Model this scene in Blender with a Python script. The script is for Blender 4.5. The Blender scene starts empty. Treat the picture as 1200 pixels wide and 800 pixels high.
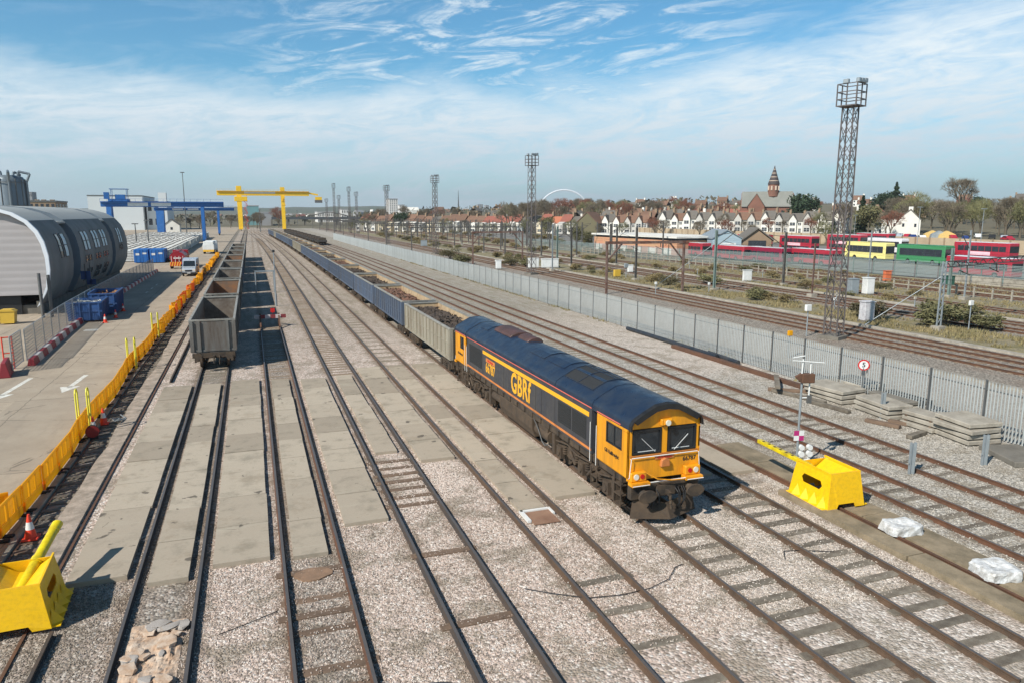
import bpy, bmesh, math, random
from math import sin, cos, pi, radians as R
from mathutils import Vector, Matrix
random.seed(7)
sc = bpy.context.scene
col = sc.collection
H = 9.35
# ---------------------------------------------------------------- camera
FPX = 850.0
PITCH = math.atan(149/FPX); YAW = math.atan(307.5/(FPX/math.cos(PITCH)))
cam_d = bpy.data.cameras.new('camera'); cam = bpy.data.objects.new('camera', cam_d); col.objects.link(cam)
cam_d.sensor_width = 36; cam_d.sensor_fit = 'HORIZONTAL'; cam_d.lens = 36*FPX/1200
cam_d.clip_start = .5; cam_d.clip_end = 20000
cam.location = (0, 0, H)
cam.rotation_euler = (pi/2-PITCH, 0, -YAW)
sc.camera = cam
_F = Vector((sin(YAW)*cos(PITCH), cos(YAW)*cos(PITCH), -sin(PITCH)))
_Rt = Vector((cos(YAW), -sin(YAW), 0)); _U = _Rt.cross(_F)
def at(px, py, Y):
    """the point at distance Y (along the tracks) seen at a pixel of the 1200x800 photograph"""
    d = _F + _Rt*((px-600)/FPX) + _U*((400-py)/FPX)
    t = Y/d.y
    return Vector((d.x*t, Y, H+d.z*t))
def gnd(px, py, z=0):
    d = _F + _Rt*((px-600)/FPX) + _U*((400-py)/FPX)
    t = (z-H)/d.z
    return Vector((d.x*t, d.y*t, z))
# ---------------------------------------------------------------- materials
def sr(r, g, b):
    f = lambda c: ((c/255+.055)/1.055)**2.4 if c > 10 else c/255/12.92
    return (f(r), f(g), f(b), 1)
def newmat(name):
    m = bpy.data.materials.new(name); m.use_nodes = True
    nt = m.node_tree; nt.nodes.clear()
    o = nt.nodes.new('ShaderNodeOutputMaterial'); b = nt.nodes.new('ShaderNodeBsdfPrincipled')
    nt.links.new(b.outputs[0], o.inputs[0])
    return m, nt, b
class NT:
    def __init__(s, nt): s.nt = nt
    def n(s, t, ins=None, **kw):
        x = s.nt.nodes.new(t)
        for k, v in kw.items(): setattr(x, k, v)
        if ins:
            for k, v in ins.items():
                if hasattr(v, 'is_output') or isinstance(v, bpy.types.NodeSocket): s.nt.links.new(v, x.inputs[k])
                else: x.inputs[k].default_value = v
        return x
    def math(s, op, a, b=0.0, c=None, clamp=False):
        d = {0: a, 1: b}
        if c is not None: d[2] = c
        x = s.n('ShaderNodeMath', d, operation=op); x.use_clamp = clamp
        return x.outputs[0]
    def mix(s, f, a, b, mode='MIX'):
        x = s.n('ShaderNodeMix', data_type='RGBA', blend_type=mode)
        for i, v in ((0, f), (6, a), (7, b)):
            if isinstance(v, bpy.types.NodeSocket): s.nt.links.new(v, x.inputs[i])
            else: x.inputs[i].default_value = v
        return x.outputs[2]
    def noise(s, vec, scale, detail=3, rough=.6, dist=0):
        x = s.n('ShaderNodeTexNoise', {'Scale': scale, 'Detail': detail, 'Roughness': rough, 'Distortion': dist})
        if vec is not None: s.nt.links.new(vec, x.inputs['Vector'])
        return x.outputs[0]
    def ramp(s, fac, stops, interp='LINEAR'):
        x = s.n('ShaderNodeValToRGB'); x.color_ramp.interpolation = interp
        s.nt.links.new(fac, x.inputs[0]); e = x.color_ramp.elements
        while len(e) < len(stops): e.new(.5)
        for i, (p, c) in enumerate(stops):
            e[i].position = p; e[i].color = c if len(c) == 4 else (*c, 1)
        return x.outputs[0]
    def mr(s, v, a, b, c=0, d=1):
        x = s.n('ShaderNodeMapRange', {0: v, 1: a, 2: b, 3: c, 4: d}); x.clamp = True
        return x.outputs[0]
    def step(s, v, lo, hi):   # smooth 0..1 between lo and hi
        x = s.n('ShaderNodeMapRange', {0: v, 1: lo, 2: hi, 3: 0.0, 4: 1.0}, interpolation_type='SMOOTHSTEP'); return x.outputs[0]
    def bump(s, h, strength=.5, dist=.02):
        return s.n('ShaderNodeBump', {'Height': h, 'Strength': strength, 'Distance': dist}).outputs[0]
    def scale(s, v, sx, sy, sz):
        x = s.n('ShaderNodeMapping'); s.nt.links.new(v, x.inputs[0]); x.inputs['Scale'].default_value = (sx, sy, sz); return x.outputs[0]
def k4(c, f): return (min(1, c[0]*f), min(1, c[1]*f), min(1, c[2]*f), 1)
MATS = {}
def M(name, c, rough=.6, metal=0, var=.25, scale=3, grime_sheen=None, gamt=.4, gscale=1.2, bump=0, bscale=40, rnd=0, spec=.5, streak=False):
    if name in MATS: return MATS[name]
    if len(c) == 3: c = (*c, 1)
    m, nt, b = newmat(name); T = NT(nt)
    tc = T.n('ShaderNodeTexCoord').outputs['Object']
    if streak: tc2 = T.scale(tc, 1, 1, .15)
    else: tc2 = tc
    n1 = T.noise(tc2, scale, 4, .65)
    cc = T.mix(n1, k4(c, 1-var), k4(c, 1+var))
    if grime_sheen:
        g = T.noise(tc2, gscale, 5, .7)
        cc = T.mix(T.math('MULTIPLY', T.mr(g, .5-gamt*.25, .5+.35-gamt*.3), min(1, gamt*1.6)), cc, grime_sheen if len(grime_sheen) == 4 else (*grime_sheen, 1))
    if rnd:
        oi = T.n('ShaderNodeObjectInfo').outputs['Random']
        v = T.mr(oi, 0, 1, 1-rnd, 1+rnd)
        hs = T.n('ShaderNodeHueSaturation', {'Color': cc, 'Value': v}); cc = hs.outputs[0]
    nt.links.new(cc, b.inputs['Base Color'])
    rr = T.mr(T.noise(tc, scale*2, 3), .3, .7, max(0, rough-.1), min(1, rough+.12))
    nt.links.new(rr, b.inputs['Roughness'])
    b.inputs['Metallic'].default_value = metal
    b.inputs['Specular IOR Level'].default_value = spec
    if bump:
        nt.links.new(T.bump(T.noise(tc, bscale, 4, .7), bump, .02), b.inputs['Normal'])
    MATS[name] = m
    return m
# ---------------------------------------------------------------- mesh builder
class MB:
    def __init__(s): s.v = []; s.f = []; s.m = []; s.sm = []
    def add(s, vs, fs, mi=0, smooth=False, mtx=None):
        o = len(s.v)
        for p in vs: s.v.append(tuple(mtx @ Vector(p)) if mtx else tuple(p))
        for f in fs: s.f.append([i+o for i in f]); s.m.append(mi); s.sm.append(smooth)
        return s
    def box(s, x0, x1, y0, y1, z0, z1, mi=0, mtx=None):
        if x0 > x1: x0, x1 = x1, x0
        if y0 > y1: y0, y1 = y1, y0
        if z0 > z1: z0, z1 = z1, z0
        v = [(x0,y0,z0),(x1,y0,z0),(x1,y1,z0),(x0,y1,z0),(x0,y0,z1),(x1,y0,z1),(x1,y1,z1),(x0,y1,z1)]
        return s.add(v, [(0,3,2,1),(4,5,6,7),(0,1,5,4),(1,2,6,5),(2,3,7,6),(3,0,4,7)], mi, False, mtx)
    def cbox(s, cx, cy, cz, sx, sy, sz, mi=0, mtx=None):
        return s.box(cx-sx/2, cx+sx/2, cy-sy/2, cy+sy/2, cz-sz/2, cz+sz/2, mi, mtx)
    def bar(s, a, b, w, h=None, mi=0):
        """rectangular bar from a to b"""
        h = h or w; a = Vector(a); b = Vector(b); d = (b-a); L = d.length
        if L < 1e-6: return s
        q = d.to_track_quat('Z', 'Y').to_matrix().to_4x4(); q.translation = a
        return s.box(-w/2, w/2, -h/2, h/2, 0, L, mi, q)
    def tube(s, a, b, r, r2=None, n=8, mi=0, caps=True):
        r2 = r if r2 is None else r2
        a = Vector(a); b = Vector(b); d = b-a
        if d.length < 1e-6: return s
        q = d.to_track_quat('Z', 'Y').to_matrix()
        vs = []
        for P, rr in ((a, r), (b, r2)):
            for i in range(n):
                t = 2*pi*i/n; vs.append(P + q @ Vector((cos(t)*rr, sin(t)*rr, 0)))
        fs = [(i, (i+1) % n, n+(i+1) % n, n+i) for i in range(n)]
        s.add(vs, fs, mi, n > 5)
        if caps:
            s.add(vs[:n], [tuple(reversed(range(n)))], mi); s.add(vs[n:], [tuple(range(n))], mi)
        return s
    def path(s, pts, r, n=6, mi=0):
        for a, b in zip(pts, pts[1:]): s.tube(a, b, r, n=n, mi=mi)
        return s
    def prism(s, poly, a0, a1, axis='y', mi=0, capmi=None, smooth=False, caps=True):
        """extrude a closed 2D polygon along an axis; poly is (x,z) for y, (y,z) for x, (x,y) for z"""
        def P(p, t):
            if axis == 'y': return (p[0], t, p[1])
            if axis == 'x': return (t, p[0], p[1])
            return (p[0], p[1], t)
        n = len(poly); vs = [P(p, a0) for p in poly]+[P(p, a1) for p in poly]
        ar = sum(poly[i][0]*poly[(i+1) % n][1]-poly[(i+1) % n][0]*poly[i][1] for i in range(n))
        fl = (ar > 0) != (axis == 'y') ; fl = fl != (a1 < a0)
        side = [(i, (i+1) % n, n+(i+1) % n, n+i) for i in range(n)]
        c0 = tuple(reversed(range(n))); c1 = tuple(range(n, 2*n))
        if not fl: side = [tuple(reversed(f)) for f in side]; c0 = tuple(reversed(c0)); c1 = tuple(reversed(c1))
        s.add(vs, side, mi, smooth)
        if caps: s.add(vs, [c0, c1], mi if capmi is None else capmi)
        return s
    def grid(s, rows, mi=0, smooth=True, close=False):
        n = len(rows[0]); vs = [p for r in rows for p in r]; fs = []
        for i in range(len(rows)-1):
            for j in range(n if close else n-1):
                k = (j+1) % n
                fs.append((i*n+j, i*n+k, (i+1)*n+k, (i+1)*n+j))
        return s.add(vs, fs, mi, smooth)
    def quad(s, a, b, c, d, mi=0): return s.add([a, b, c, d], [(0,1,2,3)], mi)
    def mesh(s, name, mats):
        me = bpy.data.meshes.new(name); me.from_pydata(s.v, [], s.f)
        if not isinstance(mats, (list, tuple)): mats = [mats]
        for m in mats: me.materials.append(m)
        me.polygons.foreach_set('material_index', [min(i, len(mats)-1) for i in s.m])
        me.polygons.foreach_set('use_smooth', s.sm)
        me.update(); return me
    def build(s, name, mats, parent=None, loc=None, bevel=0, rotz=0, fix=False):
        me = s.mesh(name, mats)
        if fix or bevel:
            bm = bmesh.new(); bm.from_mesh(me); 
            if fix: bmesh.ops.recalc_face_normals(bm, faces=bm.faces)
            if bevel:
                bmesh.ops.remove_doubles(bm, verts=bm.verts, dist=1e-5)
                es = [e for e in bm.edges if len(e.link_faces) == 2 and e.calc_face_angle(0) > .5]
                bmesh.ops.bevel(bm, geom=es, offset=bevel, segments=1, affect='EDGES')
            bm.to_mesh(me); bm.free()
        o = bpy.data.objects.new(name, me); col.objects.link(o)
        if loc: o.location = loc
        if rotz: o.rotation_euler.z = rotz
        if parent: o.parent = parent
        return o
def tag(o, label=None, cat=None, group=None, kind=None):
    if label: o['label'] = label
    if cat: o['category'] = cat
    if group: o['group'] = group
    if kind: o['kind'] = kind
    return o
def thing(name, label, cat, loc=(0,0,0), rz=0, group=None):
    o = bpy.data.objects.new(name, None); col.objects.link(o); o.location = loc; o.rotation_euler.z = rz
    o.empty_display_size = .3
    return tag(o, label, cat, group)
def dup(o, loc=None, rz=None, label=None, parent=None, mats=None):
    """copy a thing with its parts and sub-parts (mesh data shared)"""
    c = o.copy(); col.objects.link(c)
    if parent: c.parent = parent
    if loc is not None: c.location = loc
    if rz is not None: c.rotation_euler.z = rz
    if label: c['label'] = label
    if mats and c.type == 'MESH' and any(m and m.name in mats for m in c.data.materials):
        key = c.data.name+str(sorted((a, b.name) for a, b in mats.items()))
        if key not in _remat:
            me = c.data.copy()
            for i, m in enumerate(me.materials):
                if m and m.name in mats: me.materials[i] = mats[m.name]
            _remat[key] = me
        c.data = _remat[key]
    for ch in KIDS.get(o.name, None) or list(o.children): dup(ch, parent=c, mats=mats)
    return c
_remat = {}; KIDS = {}
def text_mesh(body, size, name, mat, parent, mtx, extrude=.004, bold=.012, align='CENTER', sx=1, sp=1.0):
    cu = bpy.data.curves.new(name, 'FONT'); cu.body = body; cu.size = size; cu.extrude = extrude
    cu.offset = bold*size; cu.space_character = sp; cu.align_x = align; cu.align_y = 'CENTER'; cu.resolution_u = 3
    t = bpy.data.objects.new(name, cu); col.objects.link(t)
    bpy.context.view_layer.update()
    dg = bpy.context.evaluated_depsgraph_get()
    me = bpy.data.meshes.new_from_object(t.evaluated_get(dg))
    bpy.data.objects.remove(t)
    me.transform(mtx @ Matrix.Diagonal((sx, 1, 1, 1)))
    me.materials.clear(); me.materials.append(mat)
    o = bpy.data.objects.new(name, me); col.objects.link(o); o.parent = parent
    return o
def basis(origin, right, up):
    r = Vector(right).normalized(); u = Vector(up).normalized(); n = r.cross(u)
    m = Matrix((r, u, n)).transposed().to_4x4(); m.translation = Vector(origin); return m
def shift(Y):
    return 0 if Y < 90 else -2.0*((min(Y, 430)-90)/190)**2
# ---------------------------------------------------------------- common materials
GR = (.09, .075, .06)
m_rust = M('rust_steel', sr(105, 72, 52), .75, 0, .4, 6, sr(70, 55, 45), .5, bump=.3)
m_railtop = M('rail_top', sr(104, 98, 94), .5, .35, .2, 2)
m_railside = M('rail_side', sr(98, 76, 58), .8, 0, .35, 5, sr(60, 52, 45), .5)
m_raildark = M('rail_side_dark', sr(66, 60, 56), .75, 0, .3, 5, sr(92, 72, 55), .4)
m_timber = M('sleeper_timber', sr(98, 88, 76), .95, 0, .35, 4, sr(138, 130, 116), .5, 2.5, bump=.6, bscale=25, rnd=.18)
m_timberb = M('sleeper_timber_brown', sr(124, 102, 84), .95, 0, .3, 5, sr(84, 70, 58), .5, 2.5, bump=.6, rnd=.15)
m_galv = M('galvanised', sr(158, 165, 168), .5, .35, .12, 4, sr(120, 125, 125), .3)
m_galvd = M('galvanised_dark', sr(104, 106, 106), .55, .3, .2, 4, sr(84, 76, 68), .4)
m_dark = M('dark_gear', sr(52, 46, 40), .8, 0, .35, 5, sr(95, 78, 60), .55, 2.2, bump=.3)
m_darkbr = M('brake_dust', sr(84, 69, 54), .9, 0, .35, 4, sr(50, 43, 37), .5, 2.2, bump=.35)
m_black = M('black_paint', sr(30, 31, 33), .5, 0, .3, 4, sr(60, 56, 50), .3)
m_white = M('white_paint', sr(222, 222, 218), .5, 0, .06, 3, sr(160, 156, 146), .25)
m_yel = M('yellow_paint', sr(244, 192, 8), .5, 0, .07, 2, sr(150, 96, 40), .2, 9, bump=.15)
m_red = M('red_paint', sr(196, 36, 34), .45, 0, .1, 3)
m_conc = M('concrete_grey', sr(168, 160, 146), .92, 0, .18, 2.5, sr(118, 110, 98), .5, 1.5, bump=.35, bscale=30, rnd=.1)
m_concd = M('concrete_dark', sr(122, 116, 106), .95, 0, .25, 3, sr(84, 80, 72), .5, 1.5, bump=.3)
m_glass = M('dark_glass', sr(34, 42, 48), .12, 0, .15, 2, spec=.8)
m_glassl = M('pale_glass', sr(150, 176, 182), .15, 0, .15, .5, spec=.8)
m_tyre = M('tyre', sr(34, 34, 34), .9, 0, .2, 4)
# ================================================================ WORLD
SUN_AZ = 62.0; SUN_EL = 41.0          # shadows fall towards +62 deg from +Y
w = bpy.data.worlds.new('World'); sc.world = w; w.use_nodes = True
nt = w.node_tree; nt.nodes.clear(); T = NT(nt)
sky = T.n('ShaderNodeTexSky', sky_type='NISHITA')
sky.sun_disc = False; sky.sun_elevation = R(SUN_EL); sky.sun_rotation = R(180+SUN_AZ); sky.altitude = 50
sky.air_density = 1.0; sky.dust_density = .6; sky.ozone_density = 1.6
dv = T.n('ShaderNodeTexCoord').outputs['Generated']
sp = T.n('ShaderNodeSeparateXYZ', {0: dv})
dx, dy, dz = sp.outputs
zc = T.math('ADD', T.math('MAXIMUM', dz, 0.0), .03)
pv = T.n('ShaderNodeCombineXYZ', {0: T.math('DIVIDE', dx, zc), 1: T.math('DIVIDE', dy, zc), 2: 0.0}).outputs[0]
wide = T.noise(T.scale(dv, 3, 3, 7), 1.0, 5, .6, .4)
fine = T.noise(T.scale(pv, 1, .7, 1), .85, 9, .66, .9)
rc = T.math('ADD', T.math('MULTIPLY', dx, cos(YAW)), T.math('MULTIPLY', dy, -sin(YAW)))
zt_ = T.math('SUBTRACT', dz, T.math('MULTIPLY', rc, .10))
wv_ = T.n('ShaderNodeCombineXYZ', {0: T.math('MULTIPLY', dx, 7.0), 1: T.math('MULTIPLY', dy, 7.0), 2: T.math('MULTIPLY', zt_, 34.0)}).outputs[0]
wisp = T.noise(wv_, 1.0, 10, .66, 1.3)
streak = T.noise(wv_, 2.3, 8, .7, .6)
right = T.step(T.math('ADD', T.math('MULTIPLY', dx, .82), T.math('MULTIPLY', dy, .57)), .86, 1.0)
e = T.math('ADD', dz, T.math('MULTIPLY', T.math('SUBTRACT', wide, .5), .13))
e = T.math('ADD', e, T.math('MULTIPLY', T.math('SUBTRACT', wisp, .5), .10))
e = T.math('SUBTRACT', e, T.math('MULTIPLY', right, .075))
band = T.math('MULTIPLY', T.step(T.math('ADD', dz, T.math('MULTIPLY', T.math('SUBTRACT', wide, .5), .06)), .02, .07), T.math('SUBTRACT', 1.0, T.step(e, .125, .19)))
band = T.math('MULTIPLY', band, T.mr(T.math('ADD', T.math('MULTIPLY', wisp, .65), T.math('MULTIPLY', streak, .35)), .33, .56, .30, .95))
mid = T.step(T.math('ADD', T.math('MULTIPLY', dx, .34), T.math('MULTIPLY', dy, .94)), .90, .97)
cir = T.math('MULTIPLY', T.step(wisp, .46, .62), T.mr(streak, .35, .6, .25, 1))
cir = T.math('MULTIPLY', cir, T.math('MULTIPLY', T.math('ADD', T.math('MULTIPLY', mid, 1.0), .13), T.math('SUBTRACT', 1.0, T.step(dz, .30, .6))))
cl = T.math('MAXIMUM', band, T.math('MULTIPLY', cir, .68), clamp=True)
skyc = T.n('ShaderNodeMix', data_type='RGBA', blend_type='MULTIPLY')
skyc.inputs[0].default_value = 1; nt.links.new(sky.outputs[0], skyc.inputs[6]); skyc.inputs[7].default_value = (.50, 1.0, 1.16, 1)
haze = T.math('SUBTRACT', 1.0, T.step(dz, -.02, .11))
base = T.mix(T.math('MULTIPLY', haze, .9), skyc.outputs[2], (4.7, 6.0, 6.9, 1))
cloudc = T.mix(T.step(dz, .03, .2), (5.6, 6.5, 7.3, 1), (7.8, 8.6, 9.0, 1))
fin = T.mix(cl, base, cloudc)
fin = T.mix(1.0, fin, T.ramp(dz, [(.28, (1, 1, 1)), (.75, (.5, .5, .52))]), 'MULTIPLY')
bg = T.n('ShaderNodeBackground', {0: fin, 1: .100}); out = T.n('ShaderNodeOutputWorld', {0: bg.outputs[0]})
sl = bpy.data.lights.new('sun', 'SUN'); sl.energy = 5.0; sl.angle = R(.55); sl.color = (1, .955, .88)
so = bpy.data.objects.new('sun', sl); col.objects.link(so)
sd = Vector((-sin(R(SUN_AZ))*cos(R(SUN_EL)), -cos(R(SUN_AZ))*cos(R(SUN_EL)), sin(R(SUN_EL))))
so.rotation_euler = sd.to_track_quat('Z', 'Y').to_euler()
sc.view_settings.view_transform = 'Standard'; sc.view_settings.look = 'None'; sc.view_settings.exposure = 0.2; sc.view_settings.gamma = 1
sc.render.engine = 'CYCLES'
# ================================================================ GROUND MATERIALS
def stone_ramp(T, f, pink=1.0):
    if pink > .5:
        return T.ramp(f, [(0, sr(126, 112, 100)), (.2, sr(162, 146, 132)), (.42, sr(188, 170, 156)), (.62, sr(198, 176, 162)), (.82, sr(208, 194, 182)), (1, sr(226, 218, 208))])
    return T.ramp(f, [(0, sr(78, 74, 66)), (.25, sr(118, 112, 102)), (.5, sr(144, 138, 126)), (.75, sr(168, 160, 148)), (1, sr(200, 194, 184))])
def ballast_mat():
    m, nt, b = newmat('yard_ballast'); T = NT(nt)
    P = T.n('ShaderNodeNewGeometry').outputs['Position']
    s = T.n('ShaderNodeSeparateXYZ', {0: P}); X, Y, Z = s.outputs
    vor = T.n('ShaderNodeTexVoronoi', {'Vector': P, 'Scale': 15.0})
    rnd = T.n('ShaderNodeSeparateColor', {0: vor.outputs['Color']}).outputs[0]
    pinkc = stone_ramp(T, rnd, 1); greyc = stone_ramp(T, rnd, 0)
    nb = T.noise(P, .35, 4, .6); nb2 = T.noise(P, 1.3, 5, .7); nb3 = T.noise(T.scale(P, 1, .12, 1), 1.6, 4, .6)
    # greyer, older stone east of the concrete strip
    g = T.step(T.math('ADD', X, T.math('MULTIPLY', T.math('SUBTRACT', nb, .5), 3)), 16.8, 18.6)
    pile = T.math('MULTIPLY', T.step(X, 23.2, 24.6), T.math('MULTIPLY', T.step(Y, 33, 38), T.math('SUBTRACT', 1.0, T.step(Y, 62, 68))))
    g = T.math('SUBTRACT', g, pile, clamp=True)
    c = T.mix(g, pinkc, greyc)
    # trodden fine dirt patches
    c = T.mix(T.math('MULTIPLY', T.step(X, 8.5, 12.5), .5), c, T.mix(rnd, sr(150, 142, 130), sr(214, 206, 194)))
    dirt = T.ramp(nb2, [(0, sr(110, 98, 82)), (1, sr(158, 146, 126))])
    far = T.step(Y, 44, 70)
    dm = T.math('MULTIPLY', T.step(nb2, .55, .7), .75)
    dm = T.math('MAXIMUM', dm, T.math('MULTIPLY', T.step(T.noise(P, .6, 6, .7), .49, .60), .6))
    dm = T.math('MAXIMUM', dm, T.math('MULTIPLY', far, T.mr(nb3, .35, .65, .25, .85)))
    c = T.mix(dm, c, dirt)
    # dark oily four-foots on the left-hand tracks, soil beside the road
    def strip(v, a, bb, sft=.25): return T.math('MULTIPLY', T.step(v, a-sft, a+sft), T.math('SUBTRACT', 1.0, T.step(v, bb-sft, bb+sft)))
    wob = T.math('ADD', X, T.math('MULTIPLY', T.math('SUBTRACT', nb2, .5), .9))
    dk = strip(wob, -7.2, -5.6)
    dk = T.math('MAXIMUM', dk, T.math('MULTIPLY', strip(wob, -3.5, -1.6), .8))
    dk = T.math('MAXIMUM', dk, T.math('MULTIPLY', strip(wob, .25, 1.9), T.math('MULTIPLY', .75, T.math('SUBTRACT', 1.0, T.step(Y, 60, 80)))))
    nearA = T.math('MULTIPLY', T.math('SUBTRACT', 1.0, T.step(X, -4.6, -2.2)), T.math('SUBTRACT', 1.0, T.step(Y, 20, 23)))
    dk = T.math('MAXIMUM', dk, T.math('MULTIPLY', nearA, .7))
    c = T.mix(T.math('MULTIPLY', dk, T.mr(nb2, .3, .7, .55, .95)), c, T.mix(rnd, sr(66, 62, 54), sr(134, 126, 112)))
    # moss and grass
    moss = T.math('MULTIPLY', T.step(T.noise(P, .8, 5, .7), .56, .66), T.math('MAXIMUM', T.math('MULTIPLY', far, .55), T.math('MULTIPLY', strip(wob, -7.3, -5.6), .6)))
    c = T.mix(moss, c, sr(108, 112, 66))
    rb = None
    for xc in (-2.51, 1.08, 4.57, 7.96, 11.57, 14.80, 17.2, 20.15, 23.35):
        q_ = T.math('SUBTRACT', 1.0, T.step(T.math('ABSOLUTE', T.math('SUBTRACT', T.math('ABSOLUTE', T.math('SUBTRACT', wob, xc)), .75)), .10, .42))
        rb = q_ if rb is None else T.math('MAXIMUM', rb, q_)
    c = T.mix(T.math('MULTIPLY', rb, T.mr(nb2, .3, .65, .15, .6)), c, sr(118, 96, 78))
    sh = T.math('SUBTRACT', 1.0, T.math('MULTIPLY', T.mr(vor.outputs['Distance'], 0, .75), .35))
    nt.links.new(c, b.inputs['Base Color']); b.inputs['Roughness'].default_value = .95
    hgt = T.math('SUBTRACT', T.math('MULTIPLY', rnd, .5), vor.outputs['Distance'])
    nt.links.new(T.bump(hgt, .9, .035), b.inputs['Normal'])
    return m
def main_mat():
    m, nt, b = newmat('main_line_ballast'); T = NT(nt)
    P = T.n('ShaderNodeNewGeometry').outputs['Position']
    s = T.n('ShaderNodeSeparateXYZ', {0: P}); X, Y, Z = s.outputs
    vor = T.n('ShaderNodeTexVoronoi', {'Vector': P, 'Scale': 14.0})
    rnd = T.n('ShaderNodeSeparateColor', {0: vor.outputs['Color']}).outputs[0]
    nb = T.noise(T.scale(P, 1, .25, 1), .55, 5, .65); n2 = T.noise(P, .9, 5, .7); n3 = T.noise(T.scale(P, 1, .3, 1), .18, 3)
    c = T.ramp(rnd, [(0, sr(92, 84, 74)), (.5, sr(134, 124, 112)), (1, sr(178, 168, 154))])
    rustc = T.mix(rnd, sr(112, 84, 66), sr(134, 106, 84))
    c = T.mix(T.math('MULTIPLY', T.step(nb, .5, .66), .55), c, rustc)
    veg = T.ramp(n2, [(0, sr(88, 86, 56)), (.45, sr(120, 112, 76)), (.7, sr(160, 144, 102)), (1, sr(176, 160, 120))])
    def strip(v, a, bb, sft=.6): return T.math('MULTIPLY', T.step(v, a-sft, a+sft), T.math('SUBTRACT', 1.0, T.step(v, bb-sft, bb+sft)))
    wx = T.math('ADD', X, T.math('MULTIPLY', T.math('SUBTRACT', n3, .5), 3.5))
    vm = T.math('MAXIMUM', strip(wx, 49, 55.5), strip(wx, 64.0, 67.0))
    vm = T.math('MAXIMUM', vm, T.math('MULTIPLY', strip(wx, 71, 78), .8))
    vm = T.math('MAXIMUM', vm, T.math('MULTIPLY', strip(wx, 81.5, 93), .85))
    vm = T.math('MULTIPLY', vm, T.mr(T.noise(P, .6, 4), .35, .6, .35, 1))
    c = T.mix(vm, c, veg)
    pale = strip(wx, 30.0, 38.5, 1.0)
    c = T.mix(T.math('MULTIPLY', pale, .75), c, T.mix(rnd, sr(150, 142, 130), sr(188, 180, 168)))
    nt.links.new(c, b.inputs['Base Color']); b.inputs['Roughness'].default_value = .95
    nt.links.new(T.bump(T.noise(P, 6, 5, .7), .8, .12), b.inputs['Normal'])
    return m
def road_mat():
    m, nt, b = newmat('road_concrete'); T = NT(nt)
    P = T.n('ShaderNodeNewGeometry').outputs['Position']
    s = T.n('ShaderNodeSeparateXYZ', {0: P}); X, Y, Z = s.outputs
    n1 = T.noise(P, .5, 6, .7); n2 = T.noise(T.scale(P, 1, .2, 1), 1.1, 6, .7); n3 = T.noise(P, 9, 4, .7)
    c = T.ramp(n1, [(.2, sr(136, 120, 100)), (.5, sr(162, 146, 125)), (.8, sr(180, 165, 144))])
    c = T.mix(T.math('MULTIPLY', T.step(n2, .52, .7), .5), c, sr(124, 112, 97))
    c = T.mix(T.math('MULTIPLY', n3, .3), c, sr(198, 186, 168))
    bays = T.noise(T.n('ShaderNodeCombineXYZ', {0: T.math('FLOOR', T.math('DIVIDE', X, 3.9)), 1: T.math('FLOOR', T.math('DIVIDE', Y, 6.0)), 2: 0.0}).outputs[0], 3.7, 0)
    c = T.mix(T.mr(bays, .3, .7, 0, .35), c, sr(132, 122, 108))
    # joints and cracks
    wy = T.math('ADD', Y, T.math('MULTIPLY', T.noise(P, 1.5, 3), .25))
    def joint(v, period, w): return T.math('LESS_THAN', T.math('ABSOLUTE', T.math('SUBTRACT', T.math('FRACT', T.math('DIVIDE', v, period)), .5)), w/period)
    j = T.math('MAXIMUM', joint(wy, 12.0, .035), joint(T.math('ADD', T.math('ADD', X, 9.1), T.math('MULTIPLY', T.math('SUBTRACT', n1, .5), .4)), 3.9, .025))
    ck = T.n('ShaderNodeTexVoronoi', {'Vector': T.mix(.12, P, T.n('ShaderNodeTexNoise', {'Vector': P, 'Scale': 1.2, 'Detail': 4}).outputs[1]), 'Scale': .22}, feature='DISTANCE_TO_EDGE')
    ckm = T.math('MULTIPLY', T.math('LESS_THAN', ck.outputs[0], .006), T.step(n2, .45, .55))
    c = T.mix(T.math('MULTIPLY', T.math('MAXIMUM', j, ckm), .6), c, sr(92, 84, 72))
    oil = T.step(T.noise(P, .75, 3, .5), .70, .76)
    c = T.mix(T.math('MULTIPLY', oil, .5), c, sr(74, 68, 60))
    nt.links.new(c, b.inputs['Base Color']); b.inputs['Roughness'].default_value = .9
    nt.links.new(T.bump(T.noise(P, 30, 5, .7), .35, .01), b.inputs['Normal'])
    return m
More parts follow.
